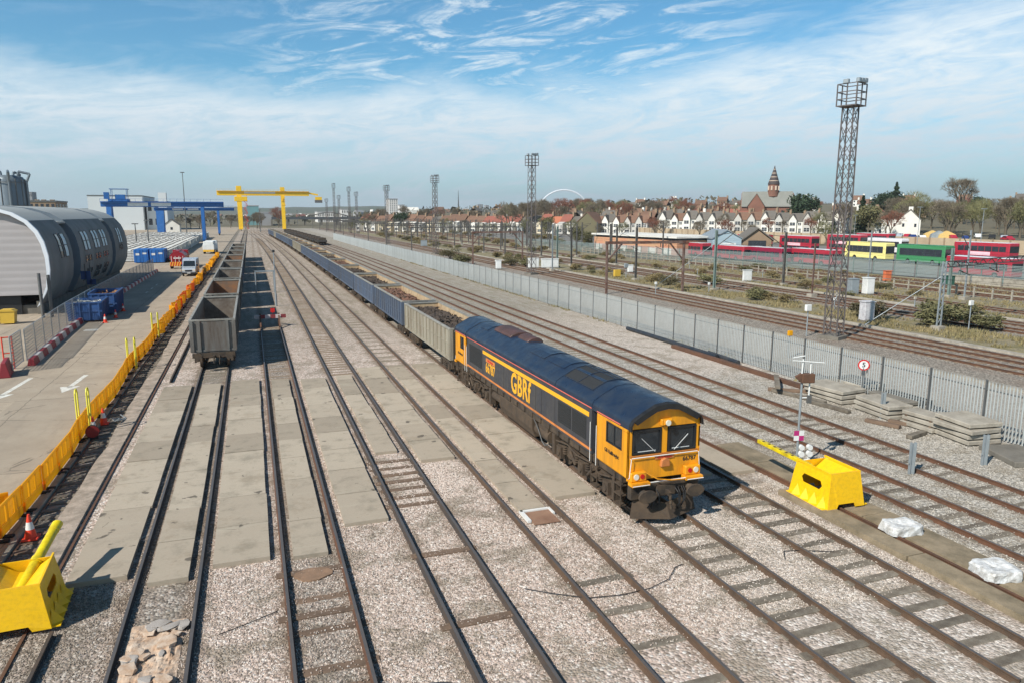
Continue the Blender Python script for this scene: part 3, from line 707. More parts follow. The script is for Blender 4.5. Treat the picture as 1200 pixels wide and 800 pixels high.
# cabs
def cab(y_in, y_out, front):
    d = 1 if y_out > y_in else -1
    nm = 'cab' if front else 'cab'
    yw = y_out-d*.16   # windscreen top is raked back
    # cab shell with a window each side
    mb = MB()
    for s in (-1, 1):
        x = s*1.32; wy0, wy1, wz0, wz1 = (y_out-d*.42, y_out-d*1.42, 2.28, 2.92) if front else (y_in+d*.35, y_in+d*1.0, 2.3, 2.9)
        a, b_ = sorted((y_in, y_out)); c_, e_ = sorted((wy0, wy1))
        for yy0, yy1, zz0, zz1 in ((a, b_, 1.5, wz0), (a, b_, wz1, 3.02), (a, c_, wz0, wz1), (e_, b_, wz0, wz1)):
            mb.box(x, x-s*.05, yy0, yy1, zz0, zz1)
    mb.box(-1.2, 1.2, min(y_in, y_in+d*.05), max(y_in, y_in+d*.05), 1.5, 3.2)
    mb.box(-1.27, 1.27, min(y_in, y_out-d*.02), max(y_in, y_out-d*.02), 1.45, 1.55)
    # front wall: bottom panel, window surround
    yo, yi = y_out, y_out-d*.07
    def fb(x0, x1, z0, z1, dy=0): mb.box(x0, x1, min(yo, yi)+dy, max(yo, yi)+dy, z0, z1)
    fb(-1.32, 1.32, 1.42, 2.20); fb(-1.32, -1.18, 2.2, 3.1); fb(1.18, 1.32, 2.2, 3.1); fb(-.10, .10, 2.2, 3.1); fb(-1.18, 1.18, 3.02, 3.1)
    h = [(x, z) for x, z in prof(3.1) if z >= 3.1]
    mb.prism([(1.3, 3.1)]+[(x*.985, z-.02) for x, z in h if z > 3.12]+[(-1.3, 3.1)], min(yo, yi), max(yo, yi), 'y')
    shell = lbuild(mb, nm, m_lyel, fix=True, bevel=.008)
    # roof skin with dark front lip
    mb = MB(); off(mb, *sorted((y_in, y_out+d*.02)), .012, caps=False); lbuild(mb, 'cab_roof', m_lblue, fix=True)
    mb = MB()
    h2 = [(x+.016, z+.014) for x, z in half()[1:]]; outer = h2+[(-x, z) for x, z in reversed(h2[:-1])]
    inner = [(x*.96, z-.2 if abs(x) < 1.25 else z-.02) for x, z in outer]
    ya, yb = y_out+d*.02, y_out+d*.16
    for (o1, i1), (o2, i2) in zip(zip(outer, inner), zip(outer[1:], inner[1:])):
        mb.add([(o1[0], ya, o1[1]), (o2[0], ya, o2[1]), (o2[0], yb, o2[1]-.03), (o1[0], yb, o1[1]-.03), (i1[0], ya, i1[1]), (i2[0], ya, i2[1]), (i2[0], yb, i2[1]), (i1[0], yb, i1[1])],
               [(0,1,2,3), (3,2,6,7), (4,5,6,7)])
    lbuild(mb, 'roof_lip', m_black, fix=True)
    for s in (-1, 1):
        mb = MB(); a, b_ = sorted((wy0, wy1)); mb.box(s*1.29, s*1.30, a, b_, wz0, wz1, 0); mb.box(s*1.30, s*1.325, (a+b_)/2-.02, (a+b_)/2+.02, wz0, wz1, 1)
        for q in (a, b_): mb.box(s*1.32, s*1.326, q-.025, q+.025, wz0-.02, wz1+.02, 1)
        for q in (wz0, wz1): mb.box(s*1.32, s*1.327, a, b_, q-.02, q+.02, 1)
        lbuild(mb, 'cab_window', [m_glass, m_black])
    for s in (-1, 1):
        fr = MB(); x0, x1 = (.12, 1.17); z0, z1 = 2.23, 3.0
        yy = y_out+d*.012
        fr.box(s*x0, s*x1, yy-d*.06, yy-d*.045, z0, z1, 1)
        for a in ((x0, x0+.06, z0, z1), (x1-.06, x1, z0, z1), (x0+.06, x1-.06, z0, z0+.06), (x0+.06, x1-.06, z1-.06, z1)):
            fr.box(s*a[0], s*a[1], yy-d*.05, yy, a[2], a[3], 0)
        wd = lbuild(fr, 'windscreen', [m_black, m_glass])
        b2 = MB(); b2.bar((s*.35, yy+d*.012, 2.27), (s*.85, yy+d*.012, 2.72), .014); b2.box(s*.3, s*.95, yy-d*.044, yy-d*.036, 2.29, 2.31)
        b2.build('wiper', m_white, wd)
    # front gear
    def F(z): return y_out
    mb = MB(); mb.box(-.2, .2, y_out, y_out+d*.12, 3.08, 3.28, 0); mb.box(-.13, .13, y_out+d*.12, y_out+d*.16, 3.1, 3.26, 0); hl = lbuild(mb, 'marker_light', m_lyel, bevel=.02)
    mb = MB(); mb.tube((0, y_out+d*.16, 3.18), (0, y_out+d*.20, 3.18), .09, n=14); mb.build('lens', m_lens, hl)
    for s in (-1, 1):
        mb = MB(); mb.box(s*.72, s*1.28, y_out+d*.003, y_out+d*.17, 1.44, 1.72, 0); cl_ = lbuild(mb, 'headlight_cluster', m_lyel, bevel=.02)
        mb = MB(); mb.tube((s*.88, y_out+d*.17, 1.59), (s*.88, y_out+d*.19, 1.59), .075, n=14); mb.build('red_lens', m_lamp, cl_)
        mb = MB(); mb.tube((s*1.1, y_out+d*.17, 1.59), (s*1.1, y_out+d*.195, 1.59), .09, n=14); mb.build('white_lens', m_lens, cl_)
        mb = MB(); mb.box(s*.66, s*1.30, y_out+d*.02, y_out+d*.30, 1.32, 1.43, 0); lbuild(mb, 'front_step', m_lyel)
    mb = MB(); mb.prism([(-.17, 1.78), (.17, 1.78), (.14, 2.0), (0, 2.06), (-.14, 2.0)], min(y_out, y_out+d*.12), max(y_out, y_out+d*.12), 'y'); lbuild(mb, 'cable_socket', m_orange, bevel=.02)
    mb = MB()
    mb.box(-.35, .35, y_out, y_out+d*.03, 2.02, 2.12, 0)
    pl = lbuild(mb, 'front_plate', m_orange)
    rt = (1, 0, 0) if d < 0 else (-1, 0, 0)
    text_mesh('GB Railfreight', .095, 'plate_lettering', m_red, pl, basis((0, y_out+d*.031, 2.07), rt, (0, 0, 1)), bold=.02)
    text_mesh('66787', .2, 'number', m_black, L, basis(((.95 if d < 0 else -.95), y_out+d*.004, 1.92), rt, (0, 0, 1)), bold=.012)
    rr = (0, -1, 0)
    for s in (-1, 1):
        text_mesh('GB Railfreight', .17, 'cab_lettering', m_black, L, basis((s*1.326, (y_in+y_out)/2, 1.98), (0, s, 0), (0, 0, 1)), bold=.02)
    mb = MB()
    mb.box(-1.28, 1.28, y_out+d*.002, y_out+d*.012, 2.17, 2.20, 0)
    lbuild(mb, 'trim_line', m_orange)
    mb = MB()
    for s in (-1, 1):
        X = s*1.24; mb.path([(X, y_out+d*.02, 2.12), (X, y_out+d*.09, 2.12), (s*1.3, y_out+d*.09, 1.55), (s*1.3, y_out+d*.02, 1.5)], .012, 6)
        mb.tube((s*.7, y_out+d*.33, 1.36), (s*1.3, y_out+d*.33, 1.36), .014)
    mb.tube((-1.2, y_out+d*.06, 2.145), (1.2, y_out+d*.06, 2.145), .016)
    mb.tube((-1.2, y_out+d*.25, 1.40), (1.2, y_out+d*.25, 1.40), .018)
    lbuild(mb, 'handrail', m_white)
    # buffer beam, buffers, plough
    mb = MB(); mb.box(-1.25, 1.25, y_out-d*.1, y_out+d*.12, .85, 1.3, 0); mb.box(-.35, .35, y_out+d*.12, y_out+d*.2, .9, 1.25, 0)
    lbuild(mb, 'buffer_beam', m_dark, bevel=.015)
    for s in (-1, 1):
        mb = MB(); x = s*.87; mb.tube((x, y_out+d*.12, 1.07), (x, y_out+d*.48, 1.07), .13, .11, 12)
        hd = [(x+cos(2*pi*i/18)*(.30+.03*abs(cos(2*pi*i/18))), 1.07+sin(2*pi*i/18)*.2) for i in range(18)]
        mb.prism(hd, min(y_out+d*.48, y_out+d*.54), max(y_out+d*.48, y_out+d*.54), 'y')
        lbuild(mb, 'buffer', m_dark, fix=True, bevel=.008)
    mb = MB()
    pf = [(-1.22, .30), (1.22, .30), (1.1, .80), (.45, .62), (-.45, .62), (-1.1, .80)]
    for a, b_ in zip(pf, pf[1:]+pf[:1]): pass
    mb.add([(-1.22, y_out+d*.05, .24), (0, y_out+d*.50, .24), (1.22, y_out+d*.05, .24), (1.1, y_out-d*.0, .86), (.42, y_out+d*.12, .70), (0, y_out+d*.22, .66), (-.42, y_out+d*.12, .70), (-1.1, y_out-d*.0, .86)],
           [(0, 1, 5, 6, 7), (1, 2, 3, 4, 5)])
    mb.add([(-1.22, y_out+d*.03, .24), (0, y_out+d*.46, .24), (1.22, y_out+d*.03, .24), (1.1, y_out-d*.02, .86), (.42, y_out+d*.09, .70), (0, y_out+d*.19, .66), (-.42, y_out+d*.09, .70), (-1.1, y_out-d*.02, .86)],
           [(7, 6, 5, 1, 0), (5, 4, 3, 2, 1)])
    lbuild(mb, 'snow_plough', m_darkbr)
    mb = MB(); mb.bar((0, y_out+d*.2, 1.05), (0, y_out+d*.42, 1.0), .09, .12)
    for i in range(3): mb.tube((0, y_out+d*(.44+.03*i), .98-.14*i), (0, y_out+d*(.44+.03*i), .86-.14*i), .05, n=7)
    lbuild(mb, 'coupling', m_dark)
    mb = MB(); rs = random.Random(4)
    for x in (-.62, -.5, -.35, .33, .45, .58, .66):
        q = rs.uniform(.35, .6); dx_ = rs.uniform(-.14, .14)
        mb.path([(x, y_out+d*.15, 1.12), (x+dx_*.3, y_out+d*.34, 1.0), (x+dx_*.7, y_out+d*.38, 1.0-q*.6), (x+dx_, y_out+d*.28, 1.02-q)], .024, 6)
    lbuild(mb, 'brake_hose', m_black)
    mb = MB(); mb.path([(-.8, y_out+d*.18, 1.72), (-.4, y_out+d*.3, 1.5), (.1, y_out+d*.32, 1.42), (.6, y_out+d*.28, 1.38)], .02, 6); lbuild(mb, 'cable', m_lyel)
cab(20.55, Y0, True); cab(36.05, Y1, False)
# underframe
mb = MB(); mb.box(-1.22, 1.22, 18.9, 37.7, 1.2, 1.5, 0)
for s in (-1, 1):
    for y in [22+i*.9 for i in range(15)]: mb.box(s*1.22, s*1.29, y, y+.5, 1.28, 1.55, 0)
lbuild(mb, 'underframe', m_dark, bevel=.01)
mb = MB()
tk = [(-1.25, .75), (-1.1, .38), (1.1, .38), (1.25, .75), (1.25, 1.2), (-1.25, 1.2)]
mb.prism(tk, 26.6, 30.6, 'y'); lbuild(mb, 'fuel_tank', m_darkbr, fix=True, bevel=.03)
mb = MB()
for s in (-1, 1):
    mb.tube((s*1.02, 24.9, .85), (s*1.02, 26.3, .85), .24, n=12); mb.tube((s*1.0, 30.8, .88), (s*1.0, 32.2, .88), .2, n=12); mb.box(s*.7, s*1.2, 25.0, 25.9, 1.02, 1.22)
lbuild(mb, 'air_tank', m_darkbr)
mb = MB()
for s in (-1, 1): mb.path([(s*1.27, 26.3, 1.25), (s*1.3, 26.1, 1.2), (s*1.32, 25.7, 1.0), (s*1.32, 25.3, .62), (s*1.28, 25.1, .5), (s*1.2, 24.9, .62)], .022, 6)
lbuild(mb, 'hose', m_galvd)
def wheel_mb(mb, x, y, r=.53, s=1, mi=0, mt=1):
    mb.tube((x-s*.07, y, r+.155-.0), (x+s*.07, y, r+.155), r, n=20, mi=mi); mb.tube((x+s*.07, y, r+.155), (x+s*.085, y, r+.155), r*.62, n=16, mi=mi)
def loco_bogie(yc):
    b_ = MB()
    for s in (-1, 1):
        pr = [(yc-2.3, .74), (yc-2.15, 1.0), (yc-1.2, 1.12), (yc-.6, .98), (yc+.6, .98), (yc+1.2, 1.12), (yc+2.15, 1.0), (yc+2.3, .74), (yc+1.0, .62), (yc+.5, .76), (yc-.5, .76), (yc-1.0, .62)]
        b_.prism(pr, s*.98, s*1.14, 'x')
        for dy in (-1.9, 0, 1.9):
            b_.box(s*1.1, s*1.26, yc+dy-.19, yc+dy+.19, .45, .88); b_.tube((s*1.26, yc+dy, .66), (s*1.3, yc+dy, .66), .13, n=10)
        for dy in (-1.45, -.45, .45, 1.45):
            for q in range(4): b_.tube((s*1.16, yc+dy, .72+q*.085), (s*1.16, yc+dy, .76+q*.085), .11, n=9)
        b_.tube((s*1.2, yc-.95, .95), (s*1.2, yc-.5, .60), .06, n=7); b_.tube((s*1.2, yc+.95, .95), (s*1.2, yc+.5, .60), .06, n=7)
        b_.path([(s*1.24, yc-2.2, 1.12), (s*1.28, yc-1.5, .98), (s*1.25, yc-.9, 1.14), (s*1.28, yc+.2, 1.06), (s*1.25, yc+1.1, 1.18), (s*1.28, yc+2.1, 1.05)], .03, 5)
    b_.box(-.95, .95, yc-2.0, yc+2.0, .6, .95)
    bo = lbuild(b_, 'bogie', m_darkbr, fix=True)
    for dy in (-1.9, 0, 1.9):
        for s in (-1, 1):
            mb = MB(); wheel_mb(mb, s*.78, yc+dy, .50, s); mb.build('wheel', m_dark, bo)
    for e in (-1, 1):
        mb = MB()
        for s in (-1, 1): mb.box(s*.95, s*1.25, yc+e*2.45-.12, yc+e*2.45+.12, .42, 1.2); mb.tube((s*1.05, yc+e*2.5, .9), (s*.85, yc+e*2.5, .25), .03, n=6)
        mb.build('sand_box', m_darkbr, bo, bevel=.01)
loco_bogie(21.9); loco_bogie(34.6)
mb = MB()
for s in (-1, 1):
    for y in (20.75, 35.9, 19.1, 37.4):
        for z in (.45, .78, 1.1): mb.box(s*1.08, s*1.32, y-.22, y+.22, z, z+.03)
        for q in (-.22, .22): mb.box(s*1.28, s*1.31, y+q-.015, y+q+.015, .45, 1.45)
lbuild(mb, 'cab_steps', m_darkbr)
# ================================================================ OPEN WAGONS
m_wgrey = M('wagon_grey', sr(116, 116, 112), .6, .05, .14, 3, sr(84, 72, 62), .6, 1.6, rnd=.08, streak=True)
m_wblue = M('wagon_blue', sr(88, 102, 122), .55, .05, .12, 3, sr(92, 88, 84), .45, 1.6, rnd=.15, streak=True)
m_wtan = M('wagon_tan', sr(162, 156, 140), .6, .05, .12, 3, sr(120, 106, 88), .5, 1.6, rnd=.06, streak=True)
m_wrim = M('wagon_rim', sr(150, 148, 140), .6, .05, .15, 3, sr(110, 94, 78), .4)
m_win = M('wagon_inside_grey', sr(128, 120, 110), .8, 0, .15, 3, sr(92, 78, 66), .6, 1.6, bump=.2)
m_winr = M('wagon_inside_rust', sr(146, 106, 74), .85, 0, .25, 3, sr(110, 96, 84), .6, 1.4, bump=.2)
m_wcream = M('wagon_inside_pale', sr(190, 166, 132), .85, 0, .15, 2, sr(140, 112, 84), .5, 1.4)
def bogie_parts(par, yc, z=0, wb=.9, r=.42):
    b_ = MB()
    for s in (-1, 1):
        pr = [(yc-1.35, .55), (yc-1.3, .78), (yc-.5, .92), (yc+.5, .92), (yc+1.3, .78), (yc+1.35, .55), (yc+.7, .50), (yc+.35, .40), (yc-.35, .40), (yc-.7, .50)]
        b_.prism(pr, s*.92, s*1.06, 'x')
        for dy in (-wb, wb): b_.box(s*1.04, s*1.15, yc+dy-.16, yc+dy+.16, .45, .75)
        for q in range(3): b_.tube((s*1.08, yc-.2, .48+q*.11), (s*1.08, yc-.2, .55+q*.11), .1, n=8); b_.tube((s*1.08, yc+.2, .48+q*.11), (s*1.08, yc+.2, .55+q*.11), .1, n=8)
    b_.box(-.92, .92, yc-.25, yc+.25, .55, .9)
    bo = b_.build('bogie', m_dark, par, fix=True)
    for dy in (-wb, wb):
        for s in (-1, 1):
            mb = MB(); wheel_mb(mb, s*.77, yc+dy, r, s); mb.build('wheel', m_darkbr, bo)
def make_wagon(name, label, length, zt, ribs, mside, minside, z0=1.18, brk=True, e=.42):
    """origin at its near end centre, running to +y"""
    t = thing(name, label, 'open wagon'); W = 1.32; Lb = length
    mb = MB()
    mb.box(-W+.08, W-.08, e, Lb-e, z0-.08, z0, 0)                 # floor
    wi = .06
    mb.box(-W+.08, -W+.08+wi, e, Lb-e, z0, zt-.1, 0); mb.box(W-.08-wi, W-.08, e, Lb-e, z0, zt-.1, 0)
    mb.box(-W+.08+wi, W-.08-wi, e, e+wi, z0, zt-.1, 0); mb.box(-W+.08+wi, W-.08-wi, Lb-e-wi, Lb-e, z0, zt-.1, 0)
    body = mb.build('body', [mside], t)
    mb = MB()
    xi = W-.08-wi-.004
    mb.quad((-xi, e+wi, z0+.006), (xi, e+wi, z0+.006), (xi, Lb-e-wi, z0+.006), (-xi, Lb-e-wi, z0+.006))
    mb.quad((-xi, e+wi, z0), (-xi, Lb-e-wi, z0), (-xi, Lb-e-wi, zt-.1), (-xi, e+wi, zt-.1)); mb.quad((xi, e+wi, z0), (xi, e+wi, zt-.1), (xi, Lb-e-wi, zt-.1), (xi, Lb-e-wi, z0))
    ya, yb = e+wi+.004, Lb-e-wi-.004
    mb.quad((-xi, ya, z0), (xi, ya, z0), (xi, ya, zt-.1), (-xi, ya, zt-.1)); mb.quad((-xi, yb, z0), (-xi, yb, zt-.1), (xi, yb, zt-.1), (xi, yb, z0))
    mb.build('lining', minside, t)
    mb = MB()
    for x in (-W, W-.14): mb.box(x, x+.14, e-.03, Lb-e+.03, zt-.1, zt)
    for y in (e-.03, Lb-e-.11): mb.box(-W+.14, W-.14, y, y+.14, zt-.1, zt)
    mb.build('top_rail', m_wrim, t, bevel=.01)
    mb = MB()
    for s in (-1, 1):
        for i in range(ribs):
            y = e+.12+(Lb-2*e-.24)*i/(ribs-1)
            mb.box(s*(W-.08), s*(W), y-.05, y+.05, z0-.02, zt-.1)
        mb.box(s*(W-.08), s*(W+.004), e, Lb-e, z0-.02, z0+.12); mb.box(s*(W-.08), s*(W-.04), e, Lb-e, (z0+zt)/2-.03, (z0+zt)/2+.03)
    for y, d in ((e, -1), (Lb-e, 1)):
        for x in (-W+.02, -W+.42, W-.62, W-.22) : mb.box(x, x+.2, min(y, y+d*.1), max(y, y+d*.1), z0-.02, zt-.1)
        mb.box(-W+.08, W-.08, min(y, y+d*.04), max(y, y+d*.04), z0+.0, z0+.1)
    mb.build('rib', mside, t)
    mb = MB(); mb.box(-1.2, 1.2, .30, .42, .88, z0-.02); mb.box(-1.2, 1.2, Lb-.42, Lb-.30, .88, z0-.02); mb.box(-.25, .25, .3, Lb-.3, .92, z0-.08)
    for y in (2.2, Lb-2.2): mb.box(-1.1, 1.1, y-.15, y+.15, .95, z0-.08)
    mb.build('underframe', m_dark, t)
    for y, d in ((.30, -1), (Lb-.30, 1)):
        for s in (-1, 1):
            mb = MB(); mb.tube((s*.87, y, 1.02), (s*.87, y+d*.24, 1.02), .11, n=10); mb.tube((s*.87, y+d*.24, 1.02), (s*.87, y+d*.29, 1.02), .22, n=14); mb.build('buffer', m_dark, t)
        mb = MB(); mb.bar((0, y, 1.0), (0, y+d*.22, .96), .09); 
        for i in range(3): mb.tube((0, y+d*.24, .92-.12*i), (0, y+d*.24, .82-.12*i), .045, n=6)
        mb.path([(.3, y, 1.0), (.32, y+d*.2, .9), (.3, y+d*.2, .5)], .03, 6); mb.build('coupling', m_dark, t)
    bogie_parts(t, 2.15); bogie_parts(t, Lb-2.15)
    return t
# empty wagons beside the road: 14.6 m pitch 15.4
wa = make_wagon('open_wagon', 'empty grey open wagon nearest the camera, its end facing the concrete apron', 14.9, 3.1, 11, m_wgrey, m_win, e=.85)
wa.location = (TR['A'], 46.1, 0); wa['group'] = 'empty open wagons beside the road'
labs = ['empty open wagon with a rust brown inside, second in the empty row', 'empty grey open wagon third in the row beside the road', 'empty open wagon with blue grey end, fourth in the row beside the road',
        'empty open wagon fifth in the row, level with the white van', 'empty open wagon sixth in the row beside the yellow barriers', 'empty open wagon seventh in the row, next to last',
        'farthest empty open wagon in the row, toward the yellow gantry crane']
for i, lb in enumerate(labs):
    dup(wa, (TR['A']-.0, 46.1+15.3*(i+1), 0), label=lb, mats={'wagon_inside_grey': m_winr} if i in (0, 3) else ({'wagon_grey': m_wblue} if i == 2 else None))
# loaded train
wt = make_wagon('open_wagon', 'loaded tan grey open wagon coupled right behind the locomotive', 13.6, 2.97, 14, m_wtan, m_wcream)
wt.location = (XE, 39.0, 0); wt['group'] = 'loaded wagons behind the locomotive'
m_spoil = M('spoil', sr(82, 70, 60), .95, 0, .4, 3, sr(62, 54, 48), .6, 2, bump=1.0, bscale=9)
m_spoilr = M('spoil_reddish', sr(124, 88, 70), .95, 0, .4, 3, sr(84, 70, 60), .6, 2, bump=1.0, bscale=9)
def spoil_mesh(seed, L_, w=1.12, mat=None, h=.42):
    rs = random.Random(seed); from mathutils import noise as N
    nx, ny = 22, 100; rows = []
    for j in range(ny+1):
        r = []
        for i in range(nx+1):
            x = -w+2*w*i/nx; y = L_*j/ny
            e_ = min(1, (1-abs(x/w))*3, min(y, L_-y)*1.3)
            hz = N.noise((x*2.2+seed, y*2.0, seed*.7))*.5+N.noise((x*5, y*5, seed))*.36+N.noise((x*11, y*11, seed+3))*.14
            r.append((x, y, h*(.5+.8*e_*(.55+.4*sin(y*1.0+seed)))-.25+hz*.32*max(.3, e_)))
        rows.append(r)
    mb = MB(); mb.grid(rows, 0, False)
    for k in range(260):   # lumps
        x = rs.uniform(-w*.85, w*.85); j = rs.randint(3, ny-3); i = int((x+w)/(2*w)*nx); z = rows[j][i][2]; r0 = rs.uniform(.05, .17)
        pts = [(x+r0*rs.uniform(-1, 1), rows[j][i][1]+r0*rs.uniform(-1.3, 1.3), z+r0*rs.uniform(-.6, .9)) for _ in range(6)]
        mb.add(pts, [(0,1,2),(0,2,3),(0,3,4),(3,4,5),(1,2,5),(0,1,5),(2,3,5),(1,4,5)])
    return mb.mesh('spoil_load', mat)
spm = [spoil_mesh(s, 12.6, mat=mt) for s, mt in ((1, m_spoil), (2, m_spoilr), (3, m_spoil))]
names = ['second', 'third', 'fourth', 'fifth', 'sixth', 'seventh', 'eighth', 'ninth', 'tenth', 'eleventh', 'twelfth', 'thirteenth', 'fourteenth', 'fifteenth', 'sixteenth', 'seventeenth', 'eighteenth', 'nineteenth', 'twentieth', 'last']
y = 39.0; train = [(wt, y)]
for i, nm in enumerate(names):
    y += 13.9
    ang = math.atan2(-(shift(y+13.6)-shift(y)), 13.6)
    tan = i in (8, 9, 16)
    lb = '%s open wagon %s the loaded train, %s sides' % (nm, 'of' if nm == 'last' else 'behind the locomotive in', 'tan grey' if tan else 'blue grey')
    if tan: lb = lb.replace('blue grey', 'tan grey')
    o = dup(wt, (XE+shift(y), y, 0), ang, lb, mats=None if tan else {'wagon_tan': m_wblue})
    train.append((o, y))
for i, (o, y) in enumerate(train):
    nm = 'first' if i == 0 else names[i-1]
    s = bpy.data.objects.new('spoil_load', spm[i % 3 if i else 0]); col.objects.link(s); s.location = (o.location.x, y+.5, 2.42 if i else 2.5); s.rotation_euler = o.rotation_euler
    tag(s, 'heap of %s brown soil and rubble inside the %s wagon of the loaded train' % ('reddish' if (i % 3 == 1) else 'dark', nm), 'load', 'soil loads in the train')
# tank / flat wagons on the rusty track, far
m_tank = M('tank_black', sr(58, 56, 54), .6, 0, .3, 2, sr(100, 90, 78), .4)
wt2 = thing('flat_wagon', 'nearest dark low flat wagon on the track by the fence', 'flat wagon', (21.3-1.1, 226, 0), 0, 'dark low wagons on the track by the fence')
mb = MB(); mb.box(-1.3, 1.3, .4, 14.6, 1.0, 1.35); 
for i in range(9): mb.box(-1.36, 1.36, .8+i*1.6, 1.1+i*1.6, .85, 1.6)
mb.build('deck', m_tank, wt2)
mb = MB(); rs = random.Random(2)
for i in range(7): mb.box(-1.1, 1.1, .9+i*1.95, 2.3+i*1.95, 1.35, 1.35+rs.uniform(.3, .9))
mb.build('load_frame', m_dark, wt2)
bogie_parts(wt2, 2.2); bogie_parts(wt2, 12.6)
for i in range(9):
    y = 226+15.2*(i+1); dup(wt2, (20.2+shift(y)-shift(226), y, 0), math.atan2(-(shift(y+15)-shift(y)), 15), 'dark low flat wagon, %s in its line by the fence' % names[i])
# ================================================================ NEAR FURNITURE
# --- yellow wheel-stop blocks
def stop_block(loc, rz, label, mirror=1):
    t = thing('buffer_block', label, 'buffer stop', loc, rz)
    Wb, Wt, Lb, zt = .72, .56, 1.85, 1.12     # half widths
    # open trough: four sloping plates, inner lining, near plate with an arch for the rail
    th = .02
    def plate(pts, nrm, name, hole=None):
        n_ = Vector(nrm).normalized()*th; mb = MB(); k = len(pts)
        vs = [Vector(p) for p in pts]+[Vector(p)-n_ for p in pts]
        mb.add(vs, [tuple(range(k)), tuple(reversed(range(k, 2*k)))]+[(i, k+i, k+(i+1) % k, (i+1) % k) for i in range(k)])
        return mb.build(name, m_yel, t, fix=True)
    plate([(-Wb, 0, 0), (-.36, 0, 0), (-.30, .0, .14), (.30, .0, .14), (.36, 0, 0), (Wb, 0, 0), (Wt, .12, zt), (-Wt, .12, zt)], (0, -1, .1), 'end_plate')
    plate([(-Wb, Lb, .0), (-.36, Lb, 0), (-.3, Lb, .14), (.3, Lb, .14), (.36, Lb, 0), (Wb, Lb, 0), (Wt, Lb-.12, zt*.93), (-Wt, Lb-.12, zt*.93)], (0, 1, .1), 'end_plate')
    for s in (-1, 1):
        # side plate as a frame round a long rounded slot
        def S(y, z): 
            u = z/zt; return (s*(Wb+(Wt-Wb)*u), y, z)
        outer = [(.02, .0), (Lb-.02, .0), (Lb-.05, .35), (Lb-.12, zt*.93), (.12, zt), (.05, .35)]
        y0, y1, z0, z1 = .42, 1.38, .50, .78
        slot = [(y0+.1, z0), (y1-.1, z0), (y1, (z0+z1)/2), (y1-.1, z1), (y0+.1, z1), (y0, (z0+z1)/2)]
        ob = [(.02, .0), (Lb-.02, .0), (Lb-.06, .6), (Lb-.12, zt*.93), (.12, zt), (.06, .6)]
        mb = MB(); vs = [S(*p) for p in ob]+[S(*p) for p in slot]+[(x-s*.02, y, z) for x, y, z in [S(*p) for p in ob]+[S(*p) for p in slot]]
        fs = [(i, (i+1) % 6, 6+(i+1) % 6, 6+i) for i in range(6)]; 
        mb.add(vs, fs+[tuple(reversed([a+12 for a in f])) for f in fs]+[(6+i, 6+(i+1) % 6, 18+(i+1) % 6, 18+i) for i in range(6)]+[(i, 12+i, 12+(i+1) % 6, (i+1) % 6) for i in range(6)])
        mb.build('side_plate', m_yel, t, fix=True)
        mb = MB()
        for i in range(4):    # triangular gussets along the foot
            y = .25+i*.40
            mb.add([(s*Wb*.97, y, .38), (s*(Wb+.20), y+.04, .02), (s*(Wb-.02), y+.20, .0), (s*(Wb-.02), y-.16, .0)], [(0,1,2),(0,3,1),(1,3,2),(0,2,3)])
        mb.box(s*(Wb-.03), s*(Wb+.16), .05, Lb-.05, -.01, .02)
        mb.build('gusset', m_yel, t, fix=True)
    # raised lips along the two long top edges
    mb = MB()
    for s in (-1, 1): mb.prism([(s*Wt-.02, zt-.05), (s*Wt+.02, zt-.05), (s*Wt+.02, zt+.02), (s*Wt-.02, zt+.02)], .12, Lb-.12, 'y')
    mb.box(-Wt+.02, Wt-.02, .16, .2, zt-.04, zt+.0)
    mb.prism([(-Wt+.03, zt-.06), (-.12, zt-.36), (.12, zt-.36), (Wt-.03, zt-.06), (Wt-.03, zt-.09), (.12, zt-.40), (-.12, zt-.40), (-Wt+.03, zt-.09)], .2, Lb-.2, 'y')
    mb.build('trough', m_yel, t, fix=True)
    mb = MB(); mb.box(-.05, .05, .3, .9, .3, .45); mb.build('bracket', m_rust, t)
    return t
m_yelarm = M('yellow_arm', sr(232, 206, 20), .4, 0, .1, 2, sr(120, 96, 40), .4, 3)
t = stop_block((17.35, 17.0, .16), R(-2), 'yellow steel wheel stop block on the single rail, below the signal post')
mb = MB(); mb.bar((-.36, 1.3, .98), (-.28, 4.15, .98), .17, .13); mb.build('arm', m_yelarm, t, bevel=.01)
mb = MB(); 
for i in range(6): mb.bar((-.34+.006*i, 2.2+.32*i, 1.049), (-.33+.006*i, 2.31+.32*i, 1.049), .09, .006)
mb.build('worn_patch', m_dark, t)
t = stop_block((-5.52, 17.65, .12), R(3), 'big yellow steel wheel stop block beside the road barriers, round pole in it')
t.scale = (1.05, 1.05, .93)
mb = MB(); mb.tube((-.05, .35, .55), (.40, 3.05, 1.25), .115, n=16); mb.build('pole', m_yelarm, t)
mb = MB(); mb.tube((.375, 2.9, 1.21), (.425, 3.2, 1.288), .125, n=16); mb.tube((.18, 1.72, .905), (.21, 1.9, .952), .14, n=16); mb.build('pole_collar', m_yelarm, t)
# --- galvanised short posts
def ipost(x, y, h, label, two=True):
    mb = MB(); 
    mb.box(-.09, -.07, -.06, .06, -.1, h); mb.box(-.07, .07, -.005, .005, -.1, h-.02); mb.box(.07, .09, -.06, .06, -.1, h)
    if two: mb.box(-.16, -.10, -.05, -.03, h*.35, h-.02)
    return tag(mb.build('steel_post', m_galv, None, (x, y, 0), rotz=R(-15)), label, 'post', 'short galvanised posts')
ipost(22.25, 18.95, 1.2, 'short twin galvanised post between the two rusty tracks')
ipost(25.65, 18.75, 1.2, 'short twin galvanised post in front of the lone slab by the fence')
ipost(27.2, 25.0, 1.25, 'single thin galvanised post between the slab stacks', False)
